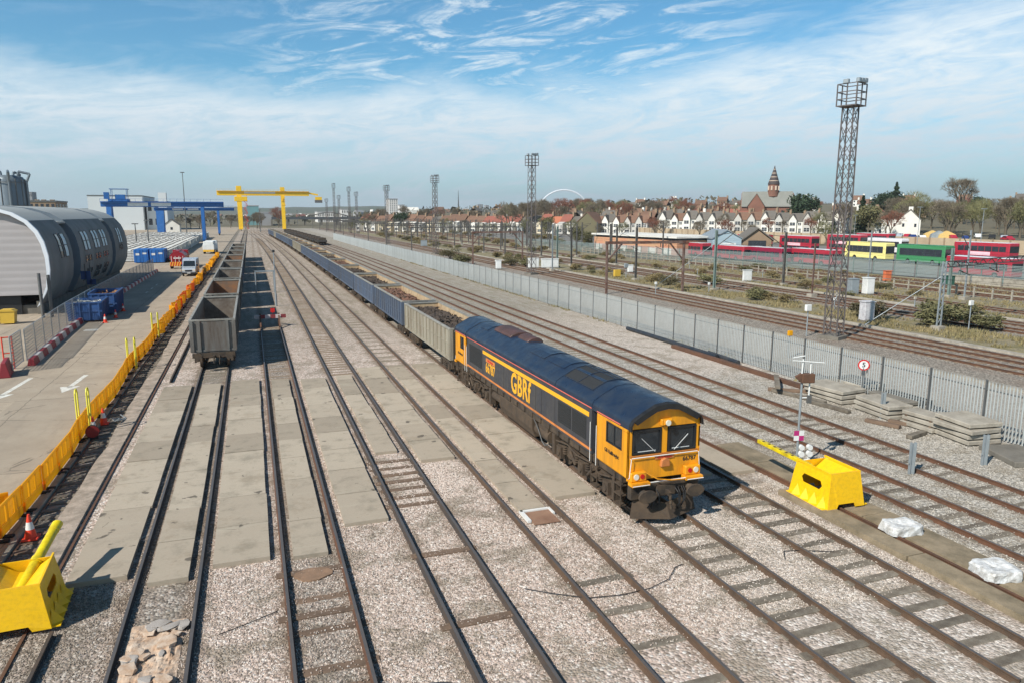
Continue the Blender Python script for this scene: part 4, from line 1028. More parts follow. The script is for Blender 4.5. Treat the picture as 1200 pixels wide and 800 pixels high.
# --- lineside lamp post / camera post with white lamps
t = thing('signal_post', 'slim signal post with two white lamps and a checkered plate behind yellow block', 'signal post', (18.75, 20.9, 0), R(-15))
mb = MB(); mb.tube((0, 0, 0), (0, 0, 3.5), .042, n=10); mb.build('pole', m_galv, t)
mb = MB(); mb.tube((.3, 0, 2.55), (.3, 0, 4.0), .03, n=8); mb.tube((-.02, 0, 3.5), (.0, 0, 4.15), .03, n=8); mb.tube((0, 0, 2.7), (.3, 0, 2.7), .025, n=6); mb.tube((-.4, 0, 4.1), (.75, -.1, 4.02), .022, n=6); mb.tube((-.35, .1, 4.18), (.1, .1, 4.25), .022, n=6); mb.build('camera_bracket', m_white, t)
mb = MB(); mb.box(-.06, .42, -.16, .12, 3.28, 3.62); mb.prism([(-.28, 3.5), (-.06, 3.62), (-.06, 3.3)], -.12, .08, 'y'); mb.build('camera_box', m_rust, t, bevel=.02, fix=True)
mb = MB(); mb.box(.22, .38, -.08, .02, 2.5, 2.8); mb.build('junction_box', m_galvd, t, bevel=.01)
m_mag = M('magenta_paint', sr(176, 40, 110), .5, 0, .05)
mb = MB(); mb.box(-.19, 0, -.07, -.05, 1.08, 1.27, 0); mb.box(0, .19, -.07, -.05, 1.08, 1.27, 1); mb.box(-.19, 0, -.07, -.05, 1.27, 1.46, 1); mb.box(0, .19, -.07, -.05, 1.27, 1.46, 0); mb.build('checkered_plate', [m_white, m_mag], t)
for x in (.14, .46):
    mb = MB()
    for i in range(16):
        a, b_ = 2*pi*i/16, 2*pi*(i+1)/16
    mb.tube((x, -.10, .55), (x, .06, .55), .11, n=14); mb.tube((x, -.10, .80), (x, .06, .80), .10, n=14); mb.box(x-.04, x+.04, -.04, .04, .2, .5); mb.build('lamp', m_white, t)
mb = MB(); mb.tube((0, 0, .3), (.5, 0, .3), .03, n=6); mb.build('lamp_arm', m_white, t)
# --- white sheeted blocks on the concrete strip
m_wrap = M('white_wrap', sr(222, 222, 220), .5, 0, .12, 5, sr(130, 122, 110), .5, 4.5, bump=.6, bscale=7)
for (x, y, w_, l, a, lb) in ((17.62, 15.15, 1.0, .72, -10, 'plastic sheeted white block on the concrete strip, nearer the yellow block'), (17.72, 12.3, .95, .85, -14, 'plastic sheeted white block at the right edge, farther from the yellow block')):
    mb = MB(); rs = random.Random(int(x*10)); nx = 12; h = .26
    ring = []
    for k in range(28):
        t_ = 2*pi*k/28; c_, s_ = cos(t_), sin(t_); m_ = max(abs(c_), abs(s_)); q = .5/m_*(.97+.03*m_)
        ring.append((c_*q*w_, s_*q*l))
    rows = []
    for z, sc_ in ((0, 1.03), (.1, 1.02), (.2, 1.0), (h, .96), (h+.01, .7), (h-.02, .45), (h-.05, .0)):
        rows.append([(px*sc_+rs.uniform(-.02, .02)*(z < h+.03 and sc_ > .1), py*sc_+rs.uniform(-.02, .02)*(sc_ > .1), z+rs.uniform(-.012, .012)+.13) for px, py in ring])
    mb.grid(rows, 0, False, close=True)
    tag(mb.build('wrapped_block', m_wrap, None, (x, y, 0), rotz=R(a), fix=True), lb, 'wrapped block')
# --- concrete slab stacks, timbers, pipes
def slab(x, y, z, w_, l, h, a, label, grp='concrete slabs stacked by the fence', mat=m_conc):
    mb = MB(); mb.box(-w_/2, w_/2, -l/2, l/2, 0, h)
    return tag(mb.build('concrete_slab', mat, None, (x, y, z), rotz=R(a), bevel=.025), label, 'concrete slab', grp)
SL = [ # x, y, w, l, levels, angle, words
 (28.0, 28.7, 1.7, 2.5, 3, 2, 'left hand stack, beside the signal post'), (29.9, 29.3, 1.7, 2.4, 3, -3, 'stack under the round speed sign'),
 (27.9, 25.5, 1.3, 2.3, 3, -8, 'middle stack, pale front slab pile'), (29.4, 25.9, 1.5, 2.4, 3, -4, 'middle stack, dark topped pile next to the fence'),
 (27.7, 23.2, 1.0, 1.7, 3, 4, 'narrow pile behind the brown timbers'), (28.0, 21.4, 1.6, 1.9, 4, -6, 'right hand stack, squarest pile')]
for x, y, w_, l, n_, a, wd in SL:
    rs = random.Random(int(y*10)); z = .05
    for i in range(n_):
        h = .18 if n_ > 2 else .2
        nm = 'bottom' if i == 0 else 'top' if i == n_-1 else ('', 'second', 'third')[i]
        slab(x+rs.uniform(-.12, .12), y+rs.uniform(-.12, .12), z, w_, l, h, a+rs.uniform(-5, 5), '%s concrete slab of the %s' % (nm, wd), mat=m_concd if (x, i) == (29.4, n_-1) else m_conc)
        z += h+.05
        if i < n_-1:
            for yy in (-l*.35, l*.35):
                mb = MB(); mb.box(-w_*.42, w_*.42, -.05, .05, 0, .05); tag(mb.build('timber_batten', m_timberb, None, (x+sin(R(-a))*yy, y+cos(R(a))*yy, z-.05), rotz=R(a)), '%s batten over the %s slab, %s' % ('nearer' if yy < 0 else 'farther', nm, wd), 'batten', 'battens between the slabs')
slab(27.6, 18.9, .0, 1.6, 2.2, .22, -20, 'lone dark slab lying tilted on the ballast behind the galvanised post', mat=m_concd)
for x, y, l, a, lb in ((26.3, 24.1, 1.5, 20, 'short brown timber lying beside the thin post'), (26.3, 22.3, 1.3, -75, 'short dark timber in front of the narrow slab pile'), (27.3, 23.6, 1.7, 30, 'brown timber leaning at the narrow slab pile'),
        (26.4, 31.3, 3.0, -38, 'dark timber on top of the crossed timbers left of the slabs'), (26.9, 30.4, 2.8, 55, 'timber crossing under the pile left of the slabs'), (26.2, 29.4, 3.2, 12, 'long pale timber edge beside the slab stacks'), (26.2, 27.3, 2.4, 8, 'pale timber lying along the middle stack')):
    mb = MB(); mb.box(-.13, .13, -l/2, l/2, 0, .16 if 'on top' not in lb else .16)
    tag(mb.build('timber', m_timber if 'pale' in lb or 'dark' in lb else m_timberb, None, (x, y, .02 if 'on top' not in lb else .36), rotz=R(a), bevel=.012), lb, 'timber')
m_pipe = M('black_pipe', sr(38, 44, 52), .5, 0, .2, 2, sr(90, 84, 76), .3)
for x, a, b_, r, mt, lb in ((28.35, 39.5, 52, .16, m_pipe, 'black plastic pipe along the foot of the fence'), (27.85, 31, 44, .12, m_rust, 'rust brown girder along the foot of the fence'), (28.55, 37.5, 41, .14, m_pipe, 'short black pipe resting at the girder end')):
    mb = MB()
    if mt is m_pipe: mb.tube((x, a, r), (x+.2, b_, r), r, n=12)
    else: mb.box(x-.16, x+.16, a, b_, .0, .22)
    tag(mb.build('pipe' if mt is m_pipe else 'girder', mt), lb, 'pipe' if mt is m_pipe else 'girder')
# --- hatch, rubble, dome, cables
t = thing('manhole', 'rusty plate in a white painted frame between the rails left of the locomotive', 'manhole', (8.05, 19.95, 0))
m_rplate = M('rust_plate', sr(150, 118, 96), .8, .0, .2, 4, sr(112, 80, 62), .5, bump=.2)
mb = MB(); mb.box(-.42, .42, -.6, .35, .03, .06); mb.build('cover', m_rplate, t)
mb = MB(); mb.box(-.52, .42, .36, .46, .02, .10); mb.box(-.55, -.43, -.35, .46, .02, .10); mb.box(.42, .5, .0, .46, .02, .09); mb.build('frame', m_white, t)
m_oldc = M('weathered_patch', sr(146, 116, 92), .9, 0, .2, 5, sr(110, 90, 72), .5, 3, bump=.4)
mb = MB(); rs = random.Random(9); pr = [(1.05+.5*cos(k*.45)*rs.uniform(.85, 1.1), 18.5+.36*sin(k*.45)*rs.uniform(.85, 1.1)) for k in range(14)]
mb.prism(pr, .0, .045, 'z'); tag(mb.build('concrete_patch', m_oldc, fix=True), 'irregular reddish worn concrete patch between the rails past the apron end', 'concrete patch')
from mathutils import noise as NZ
m_rub = M('rubble_sandy', sr(184, 152, 124), .95, 0, .28, 3, sr(206, 194, 178), .5, 3.5, bump=.7, bscale=20)
m_rubg = M('rubble_grey', sr(172, 164, 156), .95, 0, .15, 5, sr(136, 126, 116), .5, 3, bump=.5)
mb = MB(); rows = []
for j in range(71):
    r_ = []
    for i in range(31):
        x = -3.12+1.16*i/30; y = 13.0+4.35*j/70; e_ = min(1, min(i, 30-i)/4.4, min(j, 70-j)/6)*(.55+.9*NZ.noise((x*1.7, y*1.1, 9)))
        r_.append((x, y, .01+e_*(.055+.10*NZ.noise((x*2.4, y*2.4, 1))+.09*NZ.noise((x*7, y*7, 2))+.05*NZ.noise((x*17, y*17, 5)))))
    rows.append(r_)
mb.grid(rows, 0, False); tag(mb.build('rubble_heap', m_rub), kind='stuff')
rs = random.Random(21)
def rock(x, y, z, r, sq, mat, label, name='rubble_lump', grp='broken lumps lying between the rails'):
    bm = bmesh.new(); s = rs.random()*50
    for _ in range(13):
        a_ = rs.uniform(0, 2*pi); k_ = rs.uniform(.75, 1.15); bm.verts.new((cos(a_)*k_, sin(a_)*k_, rs.choice((-.5, .8, 1.0))*rs.uniform(.8, 1.1)))
    bmesh.ops.convex_hull(bm, input=bm.verts); bmesh.ops.recalc_face_normals(bm, faces=bm.faces)
    for v in bm.verts:
        v.co.x *= r; v.co.y *= r*rs.uniform(.98, 1.02)*sq; v.co.z *= r*.27
        v.co.z = max(v.co.z, -.03)
    me = bpy.data.meshes.new(name); bm.to_mesh(me); bm.free(); me.materials.append(mat)
    o = bpy.data.objects.new(name, me); col.objects.link(o); o.location = (x, y, z); o.rotation_euler.z = rs.uniform(0, 3)
    return tag(o, label, 'rubble lump', grp)
for k in range(34):
    x = rs.uniform(-3.0, -2.0); y = rs.uniform(13.4, 17.2)
    rock(x, y, .08, rs.uniform(.09, .24), rs.uniform(.6, 1.3), rs.choice((m_rub, m_rubg)), 'lump of broken sandy concrete in the rubble between the nearest left rails')
t = thing('cover', 'dark rounded cover with small triangle marks at the bottom edge of the photo', 'cover', (2.75, 12.25, 0))
m_cov = M('cover_black', sr(52, 60, 64), .45, 0, .1, 2, sr(80, 84, 84), .3)
mb = MB(); rows = []
for k in range(9):
    a = k/8*pi/2; rows.append([(cos(2*pi*i/40)*.88*cos(a)**.6 if k < 8 else 0, sin(2*pi*i/40)*.62*cos(a)**.6 if k < 8 else 0, .34*sin(a)) for i in range(40)])
mb.grid(rows, 0, True, close=True); mb.build('shell', m_cov, t, fix=True)
for x, y, a in ((.18, .26, 0), (-.34, .22, 20)):
    mb = MB(); mb.prism([(-.09, 0), (.09, 0), (0, .13)], .275, .325, 'z'); o = mb.build('triangle_mark', m_black, t); o.location = (x, y-.05, .0); o.rotation_euler.z = R(a)
for pts, lb in (([(6.0, 15.9), (6.5, 15.5), (7.3, 14.95), (8.2, 14.8), (9.0, 14.85), (9.7, 15.1), (10.2, 15.6), (10.5, 15.7)], 'black cable lying loosely across the ballast in front of the locomotive'), ([(13.3, 15.0), (13.6, 15.4), (14.0, 15.3), (14.9, 14.9)], 'short black cable looped between the rails right of the locomotive'), ([(-1.2, 16.3), (-.6, 16.55), (.1, 16.9)], 'thin black cable on the pale ballast near the rubble')):
    mb = MB(); mb.path([(x, y, .04) for x, y in pts], .011, 6); tag(mb.build('cable', m_black), lb, 'cable')
# --- stop board at the short siding
t = thing('stop_board', 'red and white striped beam closing the short siding in the wagon shadow', 'stop board', (TR['B'], 63.9, 0), 0)
mb = MB(); n_ = 6
for i in range(n_): mb.box(-1.2+i*.42, -1.2+(i+1)*.42, -.06, .06, .70, 1.0, i % 2)
mb.build('beam', [M('board_pale', sr(196, 186, 184), .7, 0, .1, 3), M('board_maroon', sr(128, 52, 56), .7, 0, .1, 3)], t)
mb = MB()
for s in (-1, 1): mb.bar((s*.75, .1, 0), (s*.75, .1, 1.1), .14); mb.bar((s*.75, .15, .9), (s*.75, 1.6, .15), .12); mb.bar((s*.75, -.1, .9), (s*.75, -1.4, .15), .12)
mb.build('rail_frame', m_rust, t)
mb = MB(); mb.box(.1, .45, -.02, .02, 1.2, 1.55, 0); mb.bar((.27, .0, 1.1), (.27, 0, 1.25), .05); mb.build('target', m_red, t)
t = thing('goalpost', 'grey steel goalpost frame standing in the shadow beside the empty wagons', 'frame', (1.2, 92, 0))
mb = MB()
for x in (-1.0, 1.1): mb.bar((x, 0, 0), (x, 0, 2.6), .14)
mb.bar((-1.1, 0, 2.6), (1.2, 0, 2.6), .14); mb.build('frame', m_galv, t)
t = thing('lamp_post', 'slim yard lamp post between the short siding and the curving sidings', 'lamp post', (2.05, 78, 0))
mb = MB(); mb.tube((0, 0, 0), (0, 0, 1.3), .11, n=10); mb.tube((0, 0, 1.3), (0, 0, 5.6), .06, .045, n=8); mb.build('pole', m_galv, t)
mb = MB(); mb.box(-.12, .12, -.5, .1, 5.55, 5.75); mb.build('lamp_head', m_black, t, bevel=.03)
# ================================================================ PALISADE FENCE
m_pal = M('palisade', sr(176, 180, 178), .55, .2, .08, 2, sr(140, 142, 138), .3, .8, rnd=.05)
fn = thing('palisade_fence', 'tall grey steel palisade fence of pointed pales dividing yard and main line', 'fence', (29.15, 8, 0))
FX = 0; PIT = 2.72
mb = MB()
for i in range(17):
    y = .14+i*.152
    mb.add([(-.005, y-.034, .06), (-.005, y+.034, .06), (-.005, y+.034, 2.28), (-.005, y, 2.4), (-.005, y-.034, 2.28), (-.02, y-.034, .06), (-.032, y, .06), (-.02, y+.034, .06), (-.02, y+.034, 2.28), (-.03, y, 2.4), (-.02, y-.034, 2.28), (-.032, y, 2.28)],
           [(0,1,2,3,4), (5, 10, 11, 6), (6, 11, 8, 7), (10, 9, 11), (11, 9, 8), (0, 4, 10, 5), (1, 7, 8, 2), (2, 8, 9, 3), (3, 9, 10, 4)])
for z in (.35, 2.0): mb.box(.0, .04, .02, PIT-.02, z, z+.05, 1)
panel = mb.mesh('panel', [m_pal, m_galvd])
far = MB()
for i in range(5):    # far panels beyond the hundredth, merged
    pass
mb = MB(); mb.box(-.045, .045, -.03, .03, 0, 2.42); postm = mb.mesh('post', m_galvd)
NP = 99
for i in range(NP):
    y = 8+i*PIT
    xx = shift(y)*.25
    o = bpy.data.objects.new('panel', panel); col.objects.link(o); o.parent = fn; o.location = (xx, i*PIT, 0)
    o = bpy.data.objects.new('post', postm); col.objects.link(o); o.parent = fn; o.location = (xx+.03, i*PIT, 0)
t = thing('speed_sign', 'small round red rimmed sign reading 5 on the palisade fence', 'sign', (28.85, 27.9, 0))
mb = MB(); mb.tube((0, 0, 0), (0, 0, 1.7), .03, n=8); mb.build('pole', m_galvd, t)
dn = Vector((-sin(R(35)), -cos(R(35)), 0)); rt = Vector((cos(R(35)), -sin(R(35)), 0)); c0 = Vector((0, 0, 1.85))
mb = MB(); mb.tube(c0-dn*.01, c0+dn*.012, .28, n=28); mb.build('rim', m_red, t)
mb = MB(); mb.tube(c0+dn*.012, c0+dn*.016, .215, n=28); mb.build('plate', m_white, t)
text_mesh('5', .34, 'number', m_black, t, basis(c0+dn*.018, rt, (0, 0, 1)), bold=.02)
# ================================================================ ROAD SIDE
m_bar = M('barrier_yellow', sr(246, 178, 18), .45, 0, .06, 2, sr(214, 140, 20), .3)
m_baro = M('barrier_orange', sr(240, 128, 30), .45, 0, .06, 2)
def make_barrier():
    t = thing('traffic_barrier', 'yellow plastic road barrier', 'barrier', (0, 0, 0), 0, 'yellow plastic barriers along the road')
    mb = MB(); Lh = .98
    mb.box(-.03, .03, -Lh, Lh, .92, 1.02); mb.box(-.03, .03, -Lh, Lh, .30, .42); mb.box(-.028, .028, -Lh, Lh, .10, .3); mb.box(-.03, .03, -Lh, -Lh+.1, .1, .95); mb.box(-.03, .03, Lh-.1, Lh, .1, .95)
    for y in (-.33, .33): mb.box(-.03, .03, y-.07, y+.07, .42, .92)
    for k in range(3):
        y0 = -.86+k*.67
        mb.box(-.006, .006, y0, y0+.4, .42, .92) if k != 1 else [mb.box(-.01, .01, y0+j*.09, y0+j*.09+.045, .42, .92) for j in range(5)]
    mb.build('panel', m_bar, t, bevel=.008)
    for y in (-.8, .8):
        mb = MB(); mb.box(-.28, .28, y-.09, y+.09, .065, .12); mb.build('foot', m_tyre, t)
    return t
for mm_, cc_ in ((m_bar, sr(255, 222, 60)), (m_baro, sr(255, 170, 60))):      # thin plastic lets the sun glow through
    nt_ = mm_.node_tree; b_ = next(n for n in nt_.nodes if n.type == 'BSDF_PRINCIPLED'); o_ = next(n for n in nt_.nodes if n.type == 'OUTPUT_MATERIAL')
    tr_ = nt_.nodes.new('ShaderNodeBsdfTranslucent'); tr_.inputs[0].default_value = cc_; mx_ = nt_.nodes.new('ShaderNodeMixShader'); mx_.inputs[0].default_value = .42
    nt_.links.new(b_.outputs[0], mx_.inputs[1]); nt_.links.new(tr_.outputs[0], mx_.inputs[2]); nt_.links.new(mx_.outputs[0], o_.inputs[0])
bt = make_barrier(); rs = random.Random(8)
ys = 17.6; i = 0; x = -7.22
pos = []
while ys < 175:
    if ys < 60: xo = -7.2+.08*sin(ys*.5)+.05*sin(ys*.23); a = .08*cos(ys*.5)*.6+rs.uniform(-.03, .03)
    else: xo = -7.15+rs.uniform(-.12, .12); a = rs.uniform(-.38, .38)
    pos.append((xo, ys+1, a)); ys += 1.97 if ys < 60 else 1.85
for i, (x, y, a) in enumerate(pos):
    near = ('nearest the photo corner' if i == 0 else 'between two cones by the wheel stop block' if i < 3 else None)
    lb = 'yellow slotted plastic barrier, one of the long row beside the road' if i < 45 else 'yellow slotted plastic barrier, one of the long row beside the road'
    if i == 0: o = bt; o.location = (x, y, 0); o.rotation_euler.z = -a; o['label'] = lb
    else: dup(bt, (x, y, 0), -a, lb, mats={'barrier_yellow': m_baro} if 28 < i < 44 and i % 3 != 0 else None)
o = dup(bt, (-8.35, 24.6, 0), R(-68), 'yellow plastic barrier turned across the road edge at the photo corner')
o = dup(bt, (-8.6, 23.6, 0), R(-62), 'second turned yellow barrier, leftmost at the photo corner')
m_gateyel = M('gate_yellow', sr(226, 214, 70), .5, 0, .08, 2)
for (y, lb) in ((34.6, 'pair of tall pale yellow hoop posts rising from the barriers next to the red lamp'), (48.3, 'pale yellow hoop gate in the barrier row near the wagon end'), (60.2, 'pale yellow hoop gate in the barrier row beyond the second wagon')):
    t = thing('hoop_gate', lb, 'gate', (-7.15, y, 0), 0, 'pale yellow hoop gates')
    for dx_, dy_ in ((-.28, .0), (.12, .15)):
        mb = MB(); hh = 2.0
        for s in (-.2, .2): mb.tube((dx_, dy_+s, .06), (dx_, dy_+s, hh-.15), .035, n=8)
        mb.path([(dx_, dy_-.2, hh-.15), (dx_, dy_-.1, hh), (dx_, dy_+.1, hh), (dx_, dy_+.2, hh-.15)], .035, 8)
        for z in (.3, .8): mb.tube((dx_, dy_-.2, z), (dx_, dy_+.2, z), .025, n=6)
        mb.build('hoop', m_gateyel, t)
m_cone = M('cone_orange', sr(222, 66, 40), .5, 0, .05)
def make_cone():
    t = thing('traffic_cone', 'cone', 'cone', (0, 0, 0), 0, 'orange traffic cones')
    mb = MB(); mb.box(-.21, .21, -.21, .21, 0, .05); mb.build('base', m_cone, t, bevel=.01)
    mb = MB(); mb.tube((0, 0, .05), (0, 0, .30), .16, .115, 18, 0); mb.tube((0, 0, .30), (0, 0, .52), .115, .075, 18, 1); mb.tube((0, 0, .52), (0, 0, .75), .075, .03, 18, 0); mb.build('body', [m_cone, m_white], t)
    return t
cn = make_cone()
CP = [(-6.55, 23.4, .05, 'orange and white cone on the old sleepers above the big yellow block'), (-6.75, 36.0, .03, 'orange and white cone behind the barriers next to the red lamp'), (-12.35, 70.6, .06, 'orange cone at the near right corner of the blue skip'),
      (-12.0, 73.6, .06, 'orange cone beside the blue skip, second from its corner'), (-12.1, 78.5, .06, 'orange cone right of the far skip'), (-6.9, 34.6, .03, 'small cone just behind the red lamp by the hoop posts')]
for i, (x, y, z, lb) in enumerate(CP):
    o = cn if i == 0 else dup(cn, (x, y, z)); o.location = (x, y, z); o['label'] = lb
m_drum = M('dark_red_lamp', sr(126, 28, 28), .5, 0, .1)
t = thing('signal_lamp', 'dark red round track lamp on the ground in front of the hoop posts', 'lamp', (-6.75, 33.6, .1), R(12))
mb = MB(); mb.tube((0, -.06, .28), (0, .3, .28), .27, .22, 20); mb.build('lamp_body', m_black, t)
mb = MB(); mb.tube((0, -.09, .28), (0, -.062, .28), .25, n=20); mb.build('lens', m_drum, t)
mb = MB(); mb.box(-.2, .2, .0, .2, -.1, .06); mb.build('stand', m_black, t)
mb = MB(); rs = random.Random(6)
for k in range(9):
    a = rs.uniform(0, 6); mb.bar((rs.uniform(-.3, .3), rs.uniform(-.3, .3), .05), (rs.uniform(-.3, .3)+.4*cos(a), rs.uniform(-.3, .3)+.4*sin(a), .18), .035)
tag(mb.build('metal_scrap', m_galv, None, (-6.1, 36.3, .05)), 'tangle of pale scrap metal bars right of the cone behind the barriers', 'scrap metal')
# red/white blocks and mesh fence on the left edge of the road
m_rw = M('block_red', sr(140, 44, 52), .6, 0, .12, 3)
m_rww = M('block_white', sr(206, 202, 198), .6, 0, .1, 3, sr(150, 140, 130), .4)
pts = [(-13.4, 52.5), (-14.2, 66), (-14.6, 80), (-14.9, 101), (-14.8, 131)]
def along(s):
    for (x0, y0), (x1, y1) in zip(pts, pts[1:]):
        if y0 <= s <= y1: return x0+(x1-x0)*(s-y0)/(y1-y0)
    return pts[-1][0]
s = 52.5; i = 0; mb0 = MB(); mb0.prism([(-.22, .0), (.22, .0), (.13, .42), (-.13, .42)], -.72, .72, 'y'); me = [mb0.mesh('barrier_block', m_rw), mb0.mesh('barrier_block', m_rww)]
while s < 131:
    o = bpy.data.objects.new('barrier_block', me[i % 2]); col.objects.link(o); o.location = (along(s), s, .06); o.rotation_euler.z = math.atan2(-(along(min(130, s+1.5))-along(s)), 1.5)
    tag(o, ('dark red' if i % 2 == 0 else 'white')+' plastic kerb block, one of those under the mesh fence left of the road', 'barrier block', ('red' if i % 2 == 0 else 'white')+' kerb blocks under the mesh fence'); s += 1.5; i += 1
def wire_mat(name, c, dens=.28, sc=(14, 14)):
    """a woven or welded mesh: real gaps between wires"""
    m, nt, b = newmat(name); T = NT(nt)
    s_ = T.n('ShaderNodeSeparateXYZ', {0: T.n('ShaderNodeTexCoord').outputs['Object']})
    def ln(v, k): return T.math('LESS_THAN', T.math('FRACT', T.math('MULTIPLY', v, k)), dens)
    al = T.math('MAXIMUM', ln(s_.outputs[1], sc[0]), ln(s_.outputs[2], sc[1]))
    b.inputs['Base Color'].default_value = c; b.inputs['Roughness'].default_value = .6; b.inputs['Metallic'].default_value = .3
    nt.links.new(al, b.inputs['Alpha']); return m
m_wire = wire_mat('welded_mesh', sr(150, 158, 160), .22, (12, 5))
mb = MB(); mb.box(-.003, .003, .03, 2.95, .25, 2.05, 0)
mb.tube((0, .02, .15), (0, .02, 2.15), .03, n=6, mi=1); mb.tube((0, 2.97, .15), (0, 2.97, 2.15), .03, n=6, mi=1); mb.tube((0, .02, 2.13), (0, 2.97, 2.13), .03, n=6, mi=1); mb.tube((0, .02, .22), (0, 2.97, .22), .03, n=6, mi=1)
fm = mb.mesh('mesh_panel', [m_wire, m_galv]); s = 49.5; i = 0
while s < 130:
    o = bpy.data.objects.new('mesh_fence', fm); col.objects.link(o); xx = along(max(52.5, s))-.35; o.location = (xx, s, .1); o.rotation_euler.z = math.atan2(-(along(min(130, max(s, 52.5)+3))-along(max(52.5, s))), 3)
    tag(o, 'temporary steel mesh fence panel, one of the run on the kerb blocks', 'fence panel', 'mesh fence panels left of the road'); s += 3.0; i += 1
t = thing('pedestrian_gate', 'orange red tubular gate frame at the left photo edge by the kerb blocks', 'gate', (-13.5, 51.3, .06), R(20))
mb = MB()
for x in (-.5, 0): mb.tube((x-.6, 0, 0), (x-.6, 0, 2.0), .04, n=8)
for z in (.3, 1.0, 1.95): mb.tube((-1.1, 0, z), (-.6, 0, z), .035, n=8)
mb.build('frame', m_cone, t)
t = thing('road_barrier', 'dark red plastic water barrier at the left photo edge', 'barrier', (-14.0, 49.2, .06), R(10))
mb = MB(); mb.prism([(-.3, 0), (.3, 0), (.2, .5), (.12, .9), (-.12, .9), (-.2, .5)], -1, 1, 'y'); mb.build('body', m_rw, t, bevel=.03, fix=True)
# skips
m_skip = M('skip_blue', sr(44, 84, 138), .6, .05, .12, 2, sr(60, 70, 96), .4)
def skip(x, y, l, w_, h, a, label, fill):
    t = thing('skip', label, 'skip', (x, y, .06), a)
    mb = MB()
    b0, b1 = w_/2-.1, w_/2
    for s in (-1, 1):
        mb.add([(s*b0, .1, .15), (s*b0, l-.1, .15), (s*b1, l, h), (s*b1, 0, h), (s*(b0-.05), .1, .15), (s*(b0-.05), l-.1, .15), (s*(b1-.05), l, h), (s*(b1-.05), 0, h)], [(0,1,2,3), (7,6,5,4), (3,2,6,7), (0,4,5,1), (0,3,7,4), (1,5,6,2)])
        for k in range(int(l/.7)): y_ = .2+k*(l-.4)/max(1, int(l/.7)-1); mb.bar((s*(b0+.03), y_, .2), (s*(b1+.03), y_, h-.05), .09)
        mb.bar((s*b1, 0, h), (s*b1, l, h), .12)
    for y_, d in ((0, -1), (l, 1)):
        mb.box(-b1+.05, b1-.05, min(y_, y_-d*.05), max(y_, y_-d*.05), .15, h)
        for k in range(4): x_ = -b1+.25+k*(2*b1-.5)/3; mb.box(x_-.06, x_+.06, min(y_, y_+d*.07), max(y_, y_+d*.07), .2, h-.1)
        mb.box(-b1, b1, min(y_, y_+d*.08), max(y_, y_+d*.08), h-.12, h)
        mb.box(-b1, b1, min(y_, y_+d*.06), max(y_, y_+d*.06), .5*h, .5*h+.1)
    mb.box(-b0, b0, .05, l-.05, .12, .17)
    mb.build('body', m_skip, t, fix=True)
    for s in (-1, 1):
        mb = MB(); mb.tube((s*.7, .15, .12), (s*.9, .15, .12), .12, n=10); mb.tube((s*.7, l-.2, .12), (s*.9, l-.2, .12), .12, n=10); mb.build('roller', m_dark, t)
    rs = random.Random(int(y)); mb = MB()
    for k in range(120):
        c_ = Vector((rs.uniform(-b0+.15, b0-.15), rs.uniform(.2, l-.2), h-.45+rs.uniform(-.15, .3))); r0 = rs.uniform(.1, .35)
        P_ = [c_+Vector((rs.uniform(-1, 1), rs.uniform(-1, 1), rs.uniform(-.4, .4)))*r0 for _ in range(5)]
        mb.add(P_, [(0,1,2), (0,2,3), (0,3,4), (1,2,4), (2,3,4)])
    mb.box(-b0+.03, b0-.03, .1, l-.1, .2, h-.5)
    tag(mb.build('skip_waste', fill, None, (x, y, .06), rotz=a), 'loose waste filling the '+label, 'waste')
    return t
m_waste = M('waste_white', sr(190, 190, 184), .8, 0, .3, 2, sr(110, 110, 110), .5, rnd=.2)
m_wasteb = M('waste_brown', sr(150, 110, 74), .9, 0, .4, 3, sr(110, 84, 60), .5)
skip(-14.0, 71.4, 3.8, 2.7, 1.75, R(2), 'low blue skip nearest the camera on the road', m_waste)
skip(-13.3, 75.8, 5.0, 2.3, 2.05, R(2), 'taller blue skip standing behind the low one', m_wasteb)
# bins / clutter under the hall
m_by = M('bin_yellow', sr(206, 168, 60), .5, 0, .08)
def bin_(x, y, m, label):
    t = thing('waste_bin', label, 'bin', (x, y, .06)); mb = MB(); mb.prism([(-.5, .1), (.5, .1), (.6, 1.1), (-.6, 1.1)], -.4, .4, 'y'); mb.build('body', m, t, fix=True); mb = MB(); mb.prism([(-.66, 1.1), (.66, 1.1), (.4, 1.28), (-.4, 1.28)], -.46, .46, 'y'); mb.build('lid', m, t, fix=True)
bin_(-20.0, 72.5, m_by, 'ochre yellow wheeled bin under the hall end'); bin_(-22.6, 72.0, m_black, 'black wheeled bin left of the yellow bin'); bin_(-21.4, 73.0, m_black, 'black wheeled bin beside the pale notice')
t = thing('notice_board', 'pale blue and white notice beside the bins under the hall', 'sign', (-21.9, 71.5, .06)); mb = MB(); mb.box(-.3, .3, 0, .03, 1.5, 2.5); mb.build('plate', m_white, t); mb = MB(); mb.box(-.24, .24, -.01, 0, 2.05, 2.4); mb.build('blue_panel', M('sign_blue', sr(60, 140, 200), .5), t); mb = MB(); mb.bar((0, .03, 0), (0, .03, 1.5), .06); mb.build('pole', m_galv, t)
